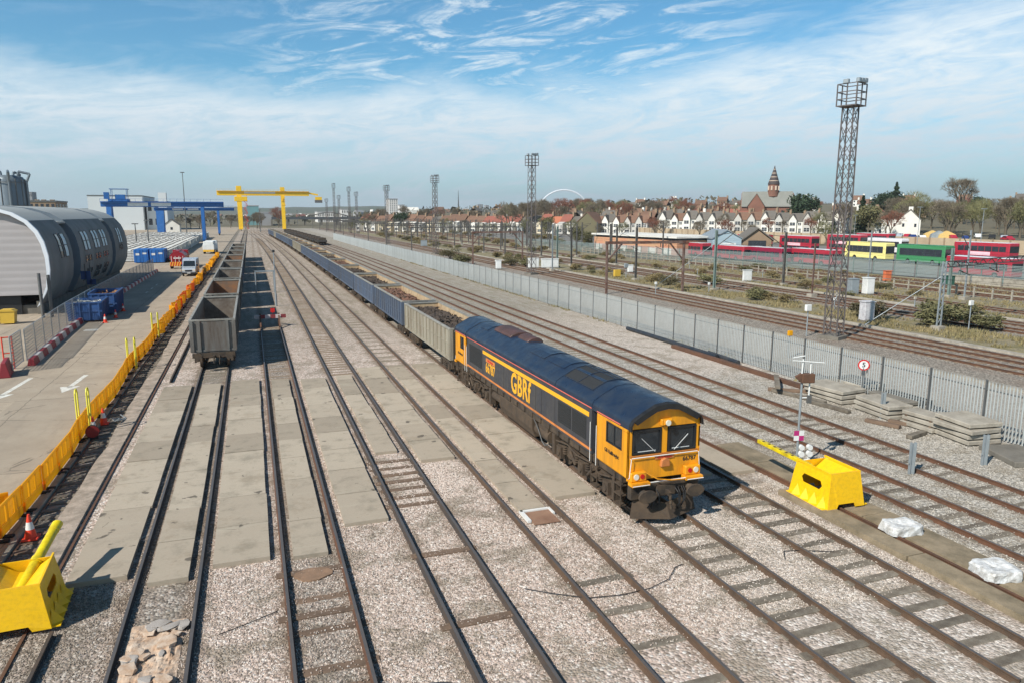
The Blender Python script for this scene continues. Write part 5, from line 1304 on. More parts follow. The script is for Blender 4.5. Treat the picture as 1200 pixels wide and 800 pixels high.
# ================================================================ VEHICLES ON THE ROAD
m_silver = M('van_silver', sr(196, 204, 212), .3, .4, .05, 1)
m_wheelc = M('hub_grey', sr(120, 120, 120), .4, .5, .1)
def vehicle_wheels(t, xs, ys_, r, w_=.22):
    for s in (-1, 1):
        for y_ in ys_:
            mb = MB(); mb.tube((s*(xs-w_), y_, r), (s*xs, y_, r), r, n=16); mb.tube((s*xs, y_, r), (s*(xs+.01), y_, r), r*.55, n=12, mi=1); mb.build('wheel', [m_tyre, m_wheelc], t)
def make_van(label, mat, loc, rz, L_=5.6, h=2.55, group=None):
    t = thing('van', label, 'van', loc, rz, group); W = .98
    side = [(0, .45), (0, 1.05), (.12, 1.2), (1.05, 1.42), (1.55, 2.25), (1.9, h-.08), (2.2, h), (L_-.25, h), (L_-.05, h-.2), (L_, .45)]
    mb = MB(); mb.prism(side, -W, W, 'x'); mb.build('body', mat, t, fix=True, bevel=.06)
    mb = MB(); mb.add([(-W*.86, 1.02, 1.47), (W*.86, 1.02, 1.47), (W*.8, 1.52, 2.25), (-W*.8, 1.52, 2.25)], [(0,1,2,3)]); mb.build('windscreen', m_glass, t)
    for s in (-1, 1):
        mb = MB(); mb.add([(s*(W+.004), 1.35, 1.45), (s*(W+.004), 2.5, 1.45), (s*(W+.004), 2.5, 2.1), (s*(W+.004), 1.65, 2.1)], [(0,1,2,3)]); mb.build('side_window', m_glass, t)
        mb = MB(); mb.box(s*.55, s*.93, -.015, .05, .85, 1.05); mb.build('headlight', m_lens, t)
        mb = MB(); mb.box(s*W, s*(W+.24), 1.3, 1.4, 1.45, 1.75); mb.build('mirror', m_black, t)
    mb = MB(); mb.box(-W, W, -.06, .05, .38, .62); mb.box(-.5, .5, -.02, .02, .72, .98); mb.build('bumper', m_black, t, bevel=.02)
    mb = MB(); mb.box(-.26, .26, -.075, -.06, .46, .57); mb.build('number_plate', m_white, t)
    vehicle_wheels(t, W, (.95, L_-1.2), .34)
    return t
make_van('silver grey van with a dark windscreen driving toward the camera beside orange barriers', m_silver, (-9.15, 119.5, .06), R(-2))
m_tred = M('tanker_red', sr(150, 30, 42), .4, 0, .08, 1.5, sr(110, 40, 44), .3)
m_chev = M('hazard_yellow', sr(236, 180, 60), .5)
def truck(loc, rz, label, tankm, kind):
    t = thing('lorry', label, 'lorry', loc, rz); W = 1.25
    mb = MB(); mb.box(-.5, .5, 0, 9, .7, .95); mb.build('chassis', m_dark, t)
    if kind == 'tank':
        pr = [(cos(2*pi*i/20)*1.22, 1.95+sin(2*pi*i/20)*.98) for i in range(20)]
        mb = MB(); mb.prism(pr, .2, 6.6, 'y', smooth=False); mb.box(-.3, .3, .8, 6, 2.9, 3.05); mb.build('tank', tankm, t, fix=True)
        mb = MB(); mb.box(-1.2, 1.2, -.05, .15, .5, 1.2, 0)
        for i in range(6): mb.add([(-1.2+i*.4, -.055, .5), (-1.0+i*.4, -.055, .5), (-.8+i*.4, -.055, 1.2), (-1.0+i*.4, -.055, 1.2)], [(0,1,2,3)], 1)
        mb.build('rear_panel', [m_chev, m_red], t)
        mb = MB()
        for x in (-.9, -.3, .3, .9): mb.tube((x, -.02, 1.2), (x, -.02, 2.2), .04, n=6)
        mb.box(-.6, .6, -.03, .0, 1.75, 1.95); mb.build('pipes', m_white, t)
    else:
        mb = MB(); mb.box(-W, W, 0, 6.4, .95, 2.2); mb.build('body', tankm, t, bevel=.05)
        mb = MB(); mb.box(-W*.9, W*.9, .3, 6, 2.2, 2.9); mb.build('cover', m_white, t, bevel=.1)
        mb = MB(); mb.box(-1.2, 1.2, -.05, .1, .5, .95, 0); mb.build('rear_panel', m_chev, t)
    mb = MB(); mb.prism([(6.9, .6), (9.0, .6), (9.05, 1.6), (8.8, 2.9), (6.9, 2.95)], -W, W, 'x'); mb.build('cab', tankm if kind == 'tank' else m_white, t, fix=True, bevel=.06)
    mb = MB(); mb.box(-W*.85, W*.85, 8.93, 9.06, 1.7, 2.6); mb.build('windscreen', m_glass, t)
    vehicle_wheels(t, W, (1.3, 2.6, 8.0), .5, .35)
truck((-12.1, 136.5, .06), R(0), 'dark red tank lorry seen from behind with yellow hazard panel', m_tred, 'tank')
truck((-9.6, 186, .06), R(-3), 'white covered tipper lorry parked beyond the tank lorry', m_white, 'tip')
m_or = M('workwear_orange', sr(240, 130, 30), .7)
m_skin = M('skin', sr(200, 150, 120), .6); m_hair = M('helmet_white', sr(230, 230, 225), .4)
def person(x, y, z, rz, label, top=m_or):
    me = bpy.data.meshes.new('person')
    J = [(0, 0, .95, .13), (0, .0, 1.2, .145), (0, 0, 1.42, .12), (0, 0, 1.55, .06), (0, -.01, 1.68, .10), (0, 0, 1.76, .09),
         (-.10, 0, .88, .10), (-.11, .05, .5, .07), (-.11, .02, .1, .05), (-.11, -.1, .05, .045), (.10, 0, .88, .10), (.12, -.08, .5, .07), (.12, .04, .1, .05), (.12, -.08, .05, .045),
         (-.2, 0, 1.4, .06), (-.25, .02, 1.15, .045), (-.22, -.14, .95, .035), (-.22, -.2, .88, .035), (.2, 0, 1.4, .06), (.25, .03, 1.15, .045), (.24, -.08, .92, .035), (.24, -.12, .84, .035)]
    E_ = [(0,1),(1,2),(2,3),(3,4),(4,5),(0,6),(6,7),(7,8),(8,9),(0,10),(10,11),(11,12),(12,13),(2,14),(14,15),(15,16),(16,17),(2,18),(18,19),(19,20),(20,21)]
    me.from_pydata([j[:3] for j in J], E_, [])
    o = bpy.data.objects.new('person', me); col.objects.link(o)
    md = o.modifiers.new('skin', 'SKIN'); 
    for i, v in enumerate(me.skin_vertices[0].data): v.radius = (J[i][3], J[i][3]); v.use_root = (i == 0)
    sb = o.modifiers.new('sub', 'SUBSURF'); sb.levels = 1; sb.render_levels = 1
    me.materials.append(top); o.location = (x, y, z); o.rotation_euler.z = rz
    tag(o, label, 'person')
    mb = MB(); mb.tube((0, 0, 1.74), (0, 0, 1.85), .12, .07, 12); mb.build('helmet', m_hair, o)
person(-13.2, 146, .06, R(160), 'person in orange workwear and white helmet standing left of the tank lorry')
# ================================================================ CURVED STEEL HALL
m_clad = M('hall_cladding', sr(124, 125, 122), .8, 0, .10, .4, sr(84, 84, 80), .4, .3, streak=True)
m_cladl = M('hall_roof', sr(160, 163, 160), .75, 0, .06, .3)
m_cladr = M('hall_recess', sr(112, 122, 130), .55, .1, .08, .3)
def ribbed(name, c, per=3.0, axis=2):
    m, nt, b = newmat(name); T = NT(nt)
    tc = T.n('ShaderNodeTexCoord').outputs['Object']; s_ = T.n('ShaderNodeSeparateXYZ', {0: tc})
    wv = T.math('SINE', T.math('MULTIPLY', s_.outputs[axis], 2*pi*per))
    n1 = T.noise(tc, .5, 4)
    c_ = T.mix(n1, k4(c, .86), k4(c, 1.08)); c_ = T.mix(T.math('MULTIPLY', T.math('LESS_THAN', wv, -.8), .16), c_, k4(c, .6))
    nt.links.new(c_, b.inputs['Base Color']); b.inputs['Roughness'].default_value = .6
    nt.links.new(T.bump(wv, .35, .02), b.inputs['Normal']); return m
m_rib = ribbed('ribbed_white_panel', sr(176, 170, 168), 1.6)
m_trimw = M('white_trim', sr(226, 230, 234), .4, 0, .04)
hall = thing('train_shed', 'large grey curved steel hall with ribbed end wall left of the road', 'building', (0, 0, 0))
q = 78/88
HP = [(-18.9, 1.0), (-18.35, 2.0), (-17.97, 2.9), (-17.80, 4.2), (-17.82, 5.5), (-18.05, 6.8), (-18.45, 7.8), (-19.2, 8.75), (-20.3, 9.45), (-21.9, 9.95), (-24.2, 10.2)]
HX = -27.0
def hprof(sx=0, top=0): 
    r = [(x-sx, z-top*(z/10)) for x, z in HP]+[(HX, 10.32-top)]
    return r+[(2*HX-x, z) for x, z in reversed(r[:-1])]
for i, (a, b_) in enumerate(((78, 88), (91.5, 111.5), (114, 124.5))):
    pr = hprof(); nn = len(HP)
    mb = MB(); inner = [(HX+(x-HX)*.975, z-.18) for x, z in pr]
    rows = [[(x, y, z) for x, z in pr] for y in (a, (a+b_)/2, b_)]
    mb.grid([r[:8] for r in rows], 0, True); mb.grid([r[-8:] for r in rows], 0, True)
    mb.grid([r[7:-7] for r in rows], 1, True)
    k = len(pr)
    if i: mb.add([(x, a, z) for x, z in pr], [tuple(range(k))], 2)
    mb.add([(x, b_, z) for x, z in pr], [tuple(reversed(range(k)))], 2)
    if i == 0: mb.grid([[(x, a, z) for x, z in pr], [(x, a, z) for x, z in inner]], 0, False); mb.grid([[(x, a, z) for x, z in inner], [(x, a+.6, z) for x, z in inner]], 2, False)
    mb.build('shell', [m_clad, m_cladl, m_cladr], hall)
    if i == 0:
        mb = MB(); mb.add([(x, a+.5, max(z, 1.9)) for x, z in inner], [tuple(range(k))]); mb.build('end_wall', m_rib, hall)
        mb = MB(); o1 = [(HX+(x-HX)*1.004, z+.03) for x, z in pr]; i1 = [(HX+(x-HX)*.972, z-.2) for x, z in pr]
        mb.grid([[(x, a-.03, z) for x, z in o1], [(x, a-.04, z) for x, z in i1]], 0, False); mb.grid([[(x, a-.03, z) for x, z in o1], [(x, a+.25, z) for x, z in o1]], 0, True)
        mb.build('white_edge', m_trimw, hall)
for a, b_ in ((88, 91.5), (111.5, 114)):
    pr = [(HX+(x-HX)*.86, z*.965) for x, z in hprof()]
    mb = MB(); mb.prism(pr, a, b_, 'y', 0, smooth=False); mb.build('recess', m_cladr, hall, fix=True)
    mb = MB(); mb.box(-18.95, -21.5, a, b_, 8.35, 8.55); mb.build('canopy', m_cladl, hall)
def hx(z):
    for (xa, za), (xb, zb) in zip(HP, HP[1:]):
        if za <= z <= zb: return xa+(xb-xa)*(z-za)/(zb-za)
    return HP[-1][0]
m_pane = M('hall_pane', sr(206, 222, 224), .5, 0, .08, .5)
def hwin(y, w_, z0, z1, mat, nm='window'):
    mb = MB(); zs_ = [z0+(z1-z0)*i/4 for i in range(5)]
    mb.grid([[(hx(z)+.03, yy, z) for z in zs_] for yy in (y, y+w_)], 0, False)
    for z in (z0, (z0+z1)/2, z1): mb.bar((hx(z)+.05, y, z), (hx(z)+.05, y+w_, z), .07, mi=1)
    for yy in (y, y+w_):
        for za, zb in zip(zs_, zs_[1:]): mb.bar((hx(za)+.05, yy, za), (hx(zb)+.05, yy, zb), .07, mi=1)
    mb.build(nm, [mat, m_galvd], hall)
hwin(82.9, 1.3, 5.1, 7.4, m_glass); hwin(84.9, 1.5, 5.1, 7.4, m_pane)
for y in (94.2, 96.0, 100, 101.8, 105, 106.8): hwin(y, 1.5, 5.3, 7.4, m_pane); hwin(y, 1.3, 4.0, 4.7, m_glass)
for y in (95, 96.8, 100.6, 102.3, 105.5, 107.3): hwin(y, 1.2, 1.8, 3.2, m_glass)
for y in (117.2, 118.9): hwin(y, 1.3, 5.3, 7.4, m_pane); hwin(y, 1.0, 4.3, 5.1, m_glass)
mb = MB(); mb.box(-20.6, -34, 79.0, 124, .06, 3.5); mb.build('undercroft_dark', m_black, hall)  # black box stands in for the undercroft, its darkness put into the colour
mb = MB()
for y in (79, 90, 101, 112, 123):
    mb.bar((-19.2, y, 0), (-19.2, y, 1.3), .3)
mb.box(-19.05, -20.6, 79.2, 124, .06, .9); mb.build('plinth', m_concd, hall)
for y, w_ in ((90.5, 1.0), (93.0, 1.6)):
    mb = MB(); mb.bar((-17.3, y, 0), (-17.3, y, 4), .1, mi=1); mb.box(-17.75, -16.8, y-.05, y, 2.3 if w_ < 1.2 else 1.5, 3.2 if w_ < 1.2 else 2.1, 0)
    o = mb.build('blue_notice', [M('notice_blue', sr(48, 74, 120), .5), m_galvd]); tag(o, 'dark blue notice on a post beside the hall, %s one' % ('smaller upper' if w_ < 1.2 else 'wider lower'), 'sign')
for x, y, h, lb in ((-17.6, 76.3, 3.9, 'right hand of two grey pipes standing at the hall corner'), (-18.2, 75.8, 4.1, 'left hand of two grey pipes standing at the hall corner')):
    mb = MB(); mb.tube((x, y, 0), (x, y, h), .14, n=10); tag(mb.build('pipe_post', m_galvd), lb, 'post')
# silos
m_silo = M('silo_steel', sr(122, 132, 138), .45, .3, .1, .3, sr(72, 78, 84), .4, .3, streak=True)
for x, y, r, h, lb in ((at(14, 250, 200).x, 200, 3.3, at(20, 206, 200).z, 'grey steel silo behind the hall, nearer the road'), (at(14, 250, 200).x-7.4, 202, 3.6, at(2, 203, 200).z, 'grey steel silo at the left photo edge')):
    t = thing('silo', lb, 'silo', (x, y, 0))
    mb = MB(); rows = []
    for z, k in ((0, 1), (h-1.2, 1), (h-.4, .9), (h, .6), (h+.1, 0)): rows.append([(cos(2*pi*i/28)*r*k, sin(2*pi*i/28)*r*k, z) for i in range(28)])
    mb.grid(rows, 0, True, close=True); mb.build('shell', m_silo, t, fix=True)
    mb = MB()
    for i in range(14): mb.tube((cos(2*pi*i/14)*r, sin(2*pi*i/14)*r, 0), (cos(2*pi*i/14)*r, sin(2*pi*i/14)*r, h-.8), .12, n=6)
    for z in (h*.55, h*.62, h-1.6): 
        for i in range(28): mb.bar((cos(2*pi*i/28)*(r+.3), sin(2*pi*i/28)*(r+.3), z), (cos(2*pi*(i+1)/28)*(r+.3), sin(2*pi*(i+1)/28)*(r+.3), z), .12)
    mb.build('ladder_rings', m_galvd, t)
    mb = MB()
    for i in range(5): a = i*1.25; mb.path([(cos(a)*2, sin(a)*2, h), (cos(a)*2.2, sin(a)*2.2, h+.9), (cos(a)*4.4, sin(a)*4.4, h+.4), (cos(a)*(r+.3), sin(a)*(r+.3), h-1.5), (cos(a)*(r+.3), sin(a)*(r+.3), 2)], .28, 8)
    mb.build('duct', m_silo, t)
def simple_tower_window(mb, *a): pass
m_brick = M('brick_brown', sr(150, 128, 104), .9, 0, .15, .4, sr(120, 98, 80), .4, .2)
m_render = M('render_white', sr(226, 222, 212), .8, 0, .05, .4, sr(190, 184, 172), .3, .3, rnd=.05)
m_whitecl = M('clad_offwhite', sr(206, 210, 210), .6, 0, .05, .1)
m_win = M('window_dark', sr(52, 56, 62), .25, 0, .2, .3)
def block_building(name, label, x0, x1, y0, y1, h, mwall, cols, rows_, side=(6,), roofm=None, para=.6, z0=0, ww=.55, group=None):
    t = thing(name, label, 'building', ((x0+x1)/2, y0, z0), 0, group); W = (x1-x0)/2
    mb = MB(); mb.box(-W, W, 0, y1-y0, 0, h); mb.build('wall', mwall, t)
    mb = MB(); mb.box(-W-.2, W+.2, -.2, y1-y0+.2, h, h+para); mb.build('roof', roofm or m_galvd, t)
    cw = 2*W/max(1, cols); rh = h/max(1, rows_)
    mb = MB()
    for i in range(cols):
        for j in range(rows_):
            x = -W+cw*(i+.5); z = rh*(j+.35)
            mb.box(x-cw*ww/2, x+cw*ww/2, -.06, .02, z, z+rh*.45)
    if cols: mb.build('window_band', m_win, t)
    ns = side[0]; cw = (y1-y0)/max(1, ns)
    if ns:
        mb = MB()
        for i in range(ns):
            for j in range(rows_):
                y = cw*(i+.5); z = rh*(j+.35); sx = W if x0 < -5 else -W
                mb.box(sx-.06, sx+.06, y-cw*.25, y+cw*.25, z, z+rh*.45)
        mb.build('side_window_band', m_win, t)
    return t
a = at(28, 250, 330); b_ = at(66, 250, 330)
block_building('brick_building', 'long brown brick building with tall chimneys showing above the hall roof', a.x, b_.x, 330, 350, at(45, 237, 330).z, m_brick, 6, 4, (4,))
for i, px in enumerate((30, 44, 52, 62)):
    p = at(px, 250, 331); mb = MB(); mb.box(p.x-.7, p.x+.7, 331.5, 333, 0, at(45, 234, 330).z); tag(mb.build('chimney_stack', m_brick), 'brick chimney stack %s along the brown brick building' % ('first from left', 'second from left', 'third from left', 'rightmost')[i], 'chimney')
a = at(104, 250, 480); b_ = at(168, 250, 480)
block_building('warehouse', 'big off white flat roofed warehouse behind the blue gantry crane', a.x, b_.x, 480, 540, at(135, 230, 480).z, m_whitecl, 0, 1, (0,), para=.5)
a = at(168, 250, 470); b_ = at(192, 250, 470)
block_building('warehouse', 'lower pale warehouse annex right of the big one with a small tower', a.x, b_.x, 485, 530, at(180, 237, 485).z, m_whitecl, 3, 2, (0,))
a = at(183, 250, 462); mb = MB(); mb.box(a.x, a.x+4.2, 478, 483, 0, at(186, 226, 478).z); tag(mb.build('lift_tower', m_whitecl), 'small square pale tower on top between the two warehouses', 'tower')
a = at(190, 250, 380); t = thing('cottage', 'small cream gabled house seen under the blue crane', 'house', (a.x+3.5, 380, 0)); mb = MB(); mb.prism([(-3.5, 0), (3.5, 0), (3.5, 4), (0, 6.6), (-3.5, 4)], 0, 8, 'y'); mb.build('wall', m_render, t, fix=True); mb = MB(); mb.prism([(-3.8, 3.9), (0, 6.75), (3.8, 3.9), (3.8, 4.1), (0, 6.95), (-3.8, 4.1)], -.3, 8.3, 'y'); mb.build('roof', m_concd, t, fix=True); mb = MB(); mb.box(-.5, .5, -.05, 0, 2, 3.2); mb.build('window', m_win, t)
# tall poles
for px, Y, top, lb in ((213.5, 300, 202, 'very tall thin floodlight pole rising behind the blue cranes'), (304, 400, 246, 'tall thin pole beside the right leg of the yellow crane'), (348, 620, 247, 'faint thin lattice pole right of the yellow crane'), (158, 215, 262, 'short white pole among the sleeper stacks, left one'), (172, 215, 258, 'short white pole among the sleeper stacks, right one')):
    p = at(px, top, Y); mb = MB(); mb.tube((p.x, Y, 0), (p.x, Y, p.z), .22, .1, 8); mb.box(p.x-.7, p.x+.7, Y-.7, Y+.7, p.z-.25, p.z); tag(mb.build('light_pole', m_galvd), lb, 'light pole')
# containers
m_cblue = M('container_blue', sr(36, 104, 176), .5, .05, .1, 1, sr(40, 84, 140), .4)
def container(x, y, l, label):
    t = thing('container', label, 'container', (x, y, .06)); mb = MB(); mb.box(-1.22, 1.22, .05, l, .12, 2.6)
    for i in range(int(l/.3)): mb.box(1.22, 1.26, .1+i*.3, .25+i*.3, .2, 2.5); mb.box(-1.26, -1.22, .1+i*.3, .25+i*.3, .2, 2.5)
    mb.build('body', m_cblue, t)
    for s in (-1, 1):
        mb = MB(); mb.box(s*.02, s*1.2, 0, .05, .15, 2.5)
        for x_ in (.25, .95): mb.tube((s*x_, -.03, .2), (s*x_, -.03, 2.5), .025, n=6)
        mb.build('door', m_cblue, t)
    mb = MB(); mb.box(.2, 1.05, -.012, 0, 1.7, 2.0); mb.box(-1.0, -.3, -.012, 0, 1.5, 1.9); mb.build('label_plate', m_white, t)
container(-20.0, 155, 6.1, 'left of two blue shipping containers seen end on'); container(-17.2, 154.6, 6.1, 'right of two blue shipping containers seen end on')
# sleeper stacks
m_sl = M('new_concrete', sr(216, 214, 206), .85, 0, .08, 2, sr(180, 178, 170), .3, rnd=.06)
t0 = thing('sleeper_stack', 'neat stack of pale new concrete sleepers in the storage yard', 'sleeper stack', (0, 0, 0), 0, 'stacks of new concrete sleepers')
mb = MB()
for k in range(7):
    for j in range(12):
        y = -1.92+j*.32; z = .15+k*.31
        mb.add([(-1.38, y, z), (1.38, y, z), (1.38, y+.29, z), (-1.38, y+.29, z), (-1.38, y+.02, z+.2), (1.38, y+.02, z+.2), (1.38, y+.27, z+.2), (-1.38, y+.27, z+.2)], [(4,5,6,7), (0,1,5,4), (1,2,6,5), (2,3,7,6), (3,0,4,7), (0,3,2,1)])
mb.build('sleepers', m_sl, t0)
mb = MB()
for k in range(8):
    for x in (-.8, .8): mb.box(x-.06, x+.06, -1.95, 1.95, .04+k*.31, .15+k*.31)
mb.build('battens', m_timberb, t0)
rs = random.Random(3); first = True
for i in range(8):
    for j in range(38):
        if rs.random() < .06: continue
        x = -37.8+i*2.95+rs.uniform(-.12, .12); y = 162+j*4.15+rs.uniform(-.3, .3)
        if x > -15.6: x -= .3
        if abs(y-262) < 5 and x > -19: continue
        if first: t0.location = (x, y, .06); first = False
        else: dup(t0, (x, y, .06), rs.uniform(-.02, .02))
for i, (x, y) in enumerate(((-15.2, 158), (-15.0, 163.5), (-14.9, 169))):
    t = thing('material_pile', ('nearest', 'middle', 'farther')[i]+' heap of dark sleepers and fittings at the road side of the storage yard', 'pile', (x, y, .06)); mb = MB(); r2 = random.Random(i)
    for k in range(14): a = r2.uniform(-.2, .2); z = .1+.2*(k//4); mb.bar((-.9+.5*(k % 4), -1.2, z), (-.9+.5*(k % 4)+a, 1.2, z), .22)
    mb.build('timbers', m_dark, t)
# blue and yellow gantry cranes
m_cb = M('crane_blue', sr(38, 98, 162), .45, .1, .08, .5, sr(30, 66, 110), .3)
m_cy = M('crane_yellow', sr(236, 190, 30), .45, .05, .06, .5, sr(200, 150, 30), .3)
def gantry(label, Y, xl, xr, zb, legs, mat, h=1.7, dep=1.6, kind='blue'):
    t = thing('gantry_crane', label, 'gantry crane', (xl, Y, .06)); 
    mb = MB(); mb.box(0, xr-xl, -dep/2, -dep/2+.7, zb-h, zb); mb.box(0, xr-xl, dep/2-.7, dep/2, zb-h, zb); mb.build('girder', mat, t, bevel=.05)
    mb = MB()
    for y in (-dep/2-.5, ): 
        for i in range(int((xr-xl)/2)): mb.bar((i*2, y, zb-.2), (i*2, y, zb+.8), .06)
        mb.bar((0, y, zb+.8), (xr-xl, y, zb+.8), .06); mb.box(0, xr-xl, y-.3, -dep/2, zb-.35, zb-.25)
    mb.build('walkway', mat, t)
    for x, w_, sp in legs:
        lx = x-xl
        mb = MB()
        for s in (-1, 1):
            mb.add([(lx-w_/2, s*sp, 1.2), (lx+w_/2, s*sp, 1.2), (lx+w_*.6, s*.6, zb-h), (lx-w_*.6, s*.6, zb-h), (lx-w_/2, s*(sp+.7), 1.2), (lx+w_/2, s*(sp+.7), 1.2), (lx+w_*.6, s*1.5, zb-h), (lx-w_*.6, s*1.5, zb-h)], [(0,1,2,3), (7,6,5,4), (0,4,5,1), (1,5,6,2), (2,6,7,3), (3,7,4,0)])
        mb.box(lx-w_/2, lx+w_/2, -sp-1.4, sp+1.4, .75, 1.4)
        mb.build('leg', mat, t, fix=True)
        mb = MB()
        for s in (-1, 1): mb.tube((lx-.2, s*(sp+.8), .45), (lx+.2, s*(sp+.8), .45), .42, n=12)
        mb.build('wheel', m_dark, t)
    return t
def crane_ladder(t, x, zb, m=m_red):
    mb = MB(); 
    for i in range(int(zb/2.2)):
        z = 1+i*2.2; s = 1 if i % 2 else -1
        mb.bar((x-s*.9, -1.8, z), (x+s*.9, -1.8, z+2.2), .22); mb.bar((x-s*.9, -1.8, z+1), (x+s*.9, -1.8, z+3.2), .08); mb.box(x-1.2, x+1.2, -2.1, -1.5, z-.05, z+.05)
    mb.build('stair', m, t)
p1 = at(118, 238, 262); p2 = at(262, 240, 262)
g1 = gantry('nearer blue gantry crane with white name panels over the sleeper stacks', 262, p1.x, p2.x, 13.2, [(at(128, 240, 262).x, 1.2, 3.2), (at(237, 240, 262).x, .85, 2.4)], m_cb)
for px in (162, 189):
    p = at(px, 240, 262); mb = MB(); mb.box(p.x-p1.x-2.9, p.x-p1.x+2.9, -.84, -.81, 11.75, 12.9); mb.build('name_panel', m_white, g1)
    text_mesh('CEMEX', 1.0, 'panel_lettering', M('panel_grey', sr(170, 176, 184), .6), g1, basis((p.x-p1.x, -.845, 12.3), (1, 0, 0), (0, 0, 1)), bold=0) if False else None
p = at(141, 240, 262); mb = MB(); X_ = p.x-p1.x
for x in (-2.2, 2.2):
    for y in (-1.3, 1.3): mb.bar((X_+x, y, 13.2), (X_+x, y, 17), .14)
mb.box(X_-2.6, X_+2.6, -1.6, 1.6, 16.9, 17.1); mb.box(X_-3.2, X_+2.8, -1.2, 1.2, 13.2, 13.9); mb.box(X_-1.2, X_+1.6, -.8, .8, 13.9, 15.3); mb.box(X_-4.4, X_-2.9, -.6, .6, 13.9, 16.0); mb.build('trolley', m_cb, g1)
p3 = at(186, 240, 352); p4 = at(274, 240, 352)
g2 = gantry('farther blue gantry crane with two small white panels', 352, p3.x-2, p4.x, 12.0, [(at(187, 240, 352).x, 2.6, 3.2), (at(255, 240, 352).x, .8, 2.4)], m_cb, h=1.3)
for px in (208, 226): p = at(px, 240, 352); mb = MB(); mb.box(p.x-p3.x+2-2.2, p.x-p3.x+2+2.2, -.84, -.81, 11.0, 11.7); mb.build('name_panel', m_white, g2)
y1 = at(254, 228, 440); y2 = at(362, 228, 440)
g3 = gantry('tall yellow gantry crane spanning the far end of the yard', 440, y1.x, y2.x, 22.0, [(at(280, 228, 440).x, 2.2, 2.6), (at(331, 228, 440).x, 1.7, 2.2)], m_cy, h=2.6)
mb = MB(); X_ = at(280, 228, 440).x-y1.x; mb.box(X_-1.4, X_+1.4, -1.6, 1.6, 21.5, 24.6); mb.box(X_-2.6, X_+4.2, -2, 1, 16.2, 18.8); mb.build('machinery_house', m_cy, g3, bevel=.1)
crane_ladder(g3, X_+3.2, 19); crane_ladder(g3, at(331, 228, 440).x-y1.x+.4, 19, m_cy)
mb = MB(); X_ = at(331, 228, 440).x-y1.x; mb.box(X_-1.2, X_+1.2, -1.3, 1.3, 22, 24.2); mb.build('leg_head', m_cy, g3)
p = at(304, 228, 440).x-y1.x; mb = MB(); mb.box(p-8, p+8.5, -.84, -.81, 20.5, 21.8); mb.build('name_panel', m_white, g3)
X_ = y2.x-y1.x; mb = MB(); mb.bar((X_, 0, 21), (X_+5, 0, 20), .9); mb.box(X_+3.4, X_+7, -1.5, 1.5, 17.2, 18.9); mb.build('cable_reel', m_cy, g3); mb = MB(); mb.box(X_+3.2, X_+7.2, -1.6, 1.6, 15.6, 17.2); mb.build('driver_cab', m_galvd, g3)
# ================================================================ FLOODLIGHT TOWERS
m_tow = M('tower_steel', sr(104, 98, 96), .6, .2, .15, 1, sr(84, 68, 60), .4)
def make_tower(label):
    t = thing('floodlight_tower', label, 'floodlight tower', (0, 0, 0), 0, 'lattice floodlight towers'); Hh = 17.0; wb, wt = .52, .40
    mb = MB(); C4 = ((-1, -1), (1, -1), (1, 1), (-1, 1))
    def W(z): return wb+(wt-wb)*z/Hh
    for cx, cy in C4: mb.bar((cx*wb, cy*wb, 0), (cx*wt, cy*wt, Hh), .085)
    mb.build('legs', m_tow, t)
    mb = MB(); n = 13
    for i in range(n):
        z0, z1 = Hh*i/n, Hh*(i+1)/n; a, b2 = W(z0), W(z1)
        for k in range(4):
            (x0, y0), (x1, y1) = C4[k], C4[(k+1) % 4]
            mb.bar((x0*a, y0*a, z0), (x1*b2, y1*b2, z1), .036); mb.bar((x1*a, y1*a, z0), (x0*b2, y0*b2, z1), .036)
    for i in range(0, 57): mb.bar((-.18, -W(i*.3), i*.3), (.18, -W(i*.3), i*.3), .03)
    mb.build('lattice', m_tow, t)
    mb = MB(); s = .72; z0 = Hh
    mb.box(-s, s, -s, s, z0, z0+.08)
    for cx, cy in C4+((0, -1), (1, 0), (0, 1), (-1, 0)): mb.bar((cx*s, cy*s, z0), (cx*s, cy*s, z0+1.55), .07)
    for z in (.5, 1.0, 1.55):
        for k in range(4): (x0, y0), (x1, y1) = C4[k], C4[(k+1) % 4]; mb.bar((x0*s, y0*s, z0+z), (x1*s, y1*s, z0+z), .06)
    mb.build('platform', m_tow, t)
    mb = MB(); 
    mb.cbox(-.5, -.7, z0+1.72, .4, .25, .3); mb.cbox(-.02, -.7, z0+1.74, .4, .25, .3); mb.cbox(.45, -.7, z0+1.78, .4, .25, .3); mb.cbox(-.72, .1, z0+1.7, .25, .4, .3)
    mb.build('floodlights', m_galv, t, bevel=.03)
    mb = MB(); mb.box(-.8, .8, -.8, .8, -.1, .25); mb.build('base', m_concd, t)
    return t
T0 = make_tower('tallest looking floodlight tower, standing just beyond the fence at right')
T0.location = (41.5, 43.3, 0); T0.rotation_euler.z = R(20)
def tower_at(px, top, label, X=41.2):
    r = at(px, 250, 100).x/100; Y = X/r; z = at(px, top, Y).z; o = dup(T0, (X, Y, 0), R(20), label); o.scale = (1, 1, z/18.9); return o
for px, top, lb in ((623, 180, 'floodlight tower just left of the white arch'), (510, 205, 'floodlight tower rising left of the faint spire pole'), (453.5, 217, 'dark floodlight tower beside the white tower block'),
        (418, 225, 'floodlight tower rightmost of the distant group of five'), (409.5, 219, 'floodlight tower second from right in the distant group'), (397.5, 229, 'short floodlight tower in the middle of the distant group'), (392, 215, 'tallest floodlight tower of the distant group'), (383, 233, 'lowest and leftmost floodlight tower of the distant group')):
    tower_at(px, top, lb, 41.2 if px > 440 else 42+(px-383)*.2)
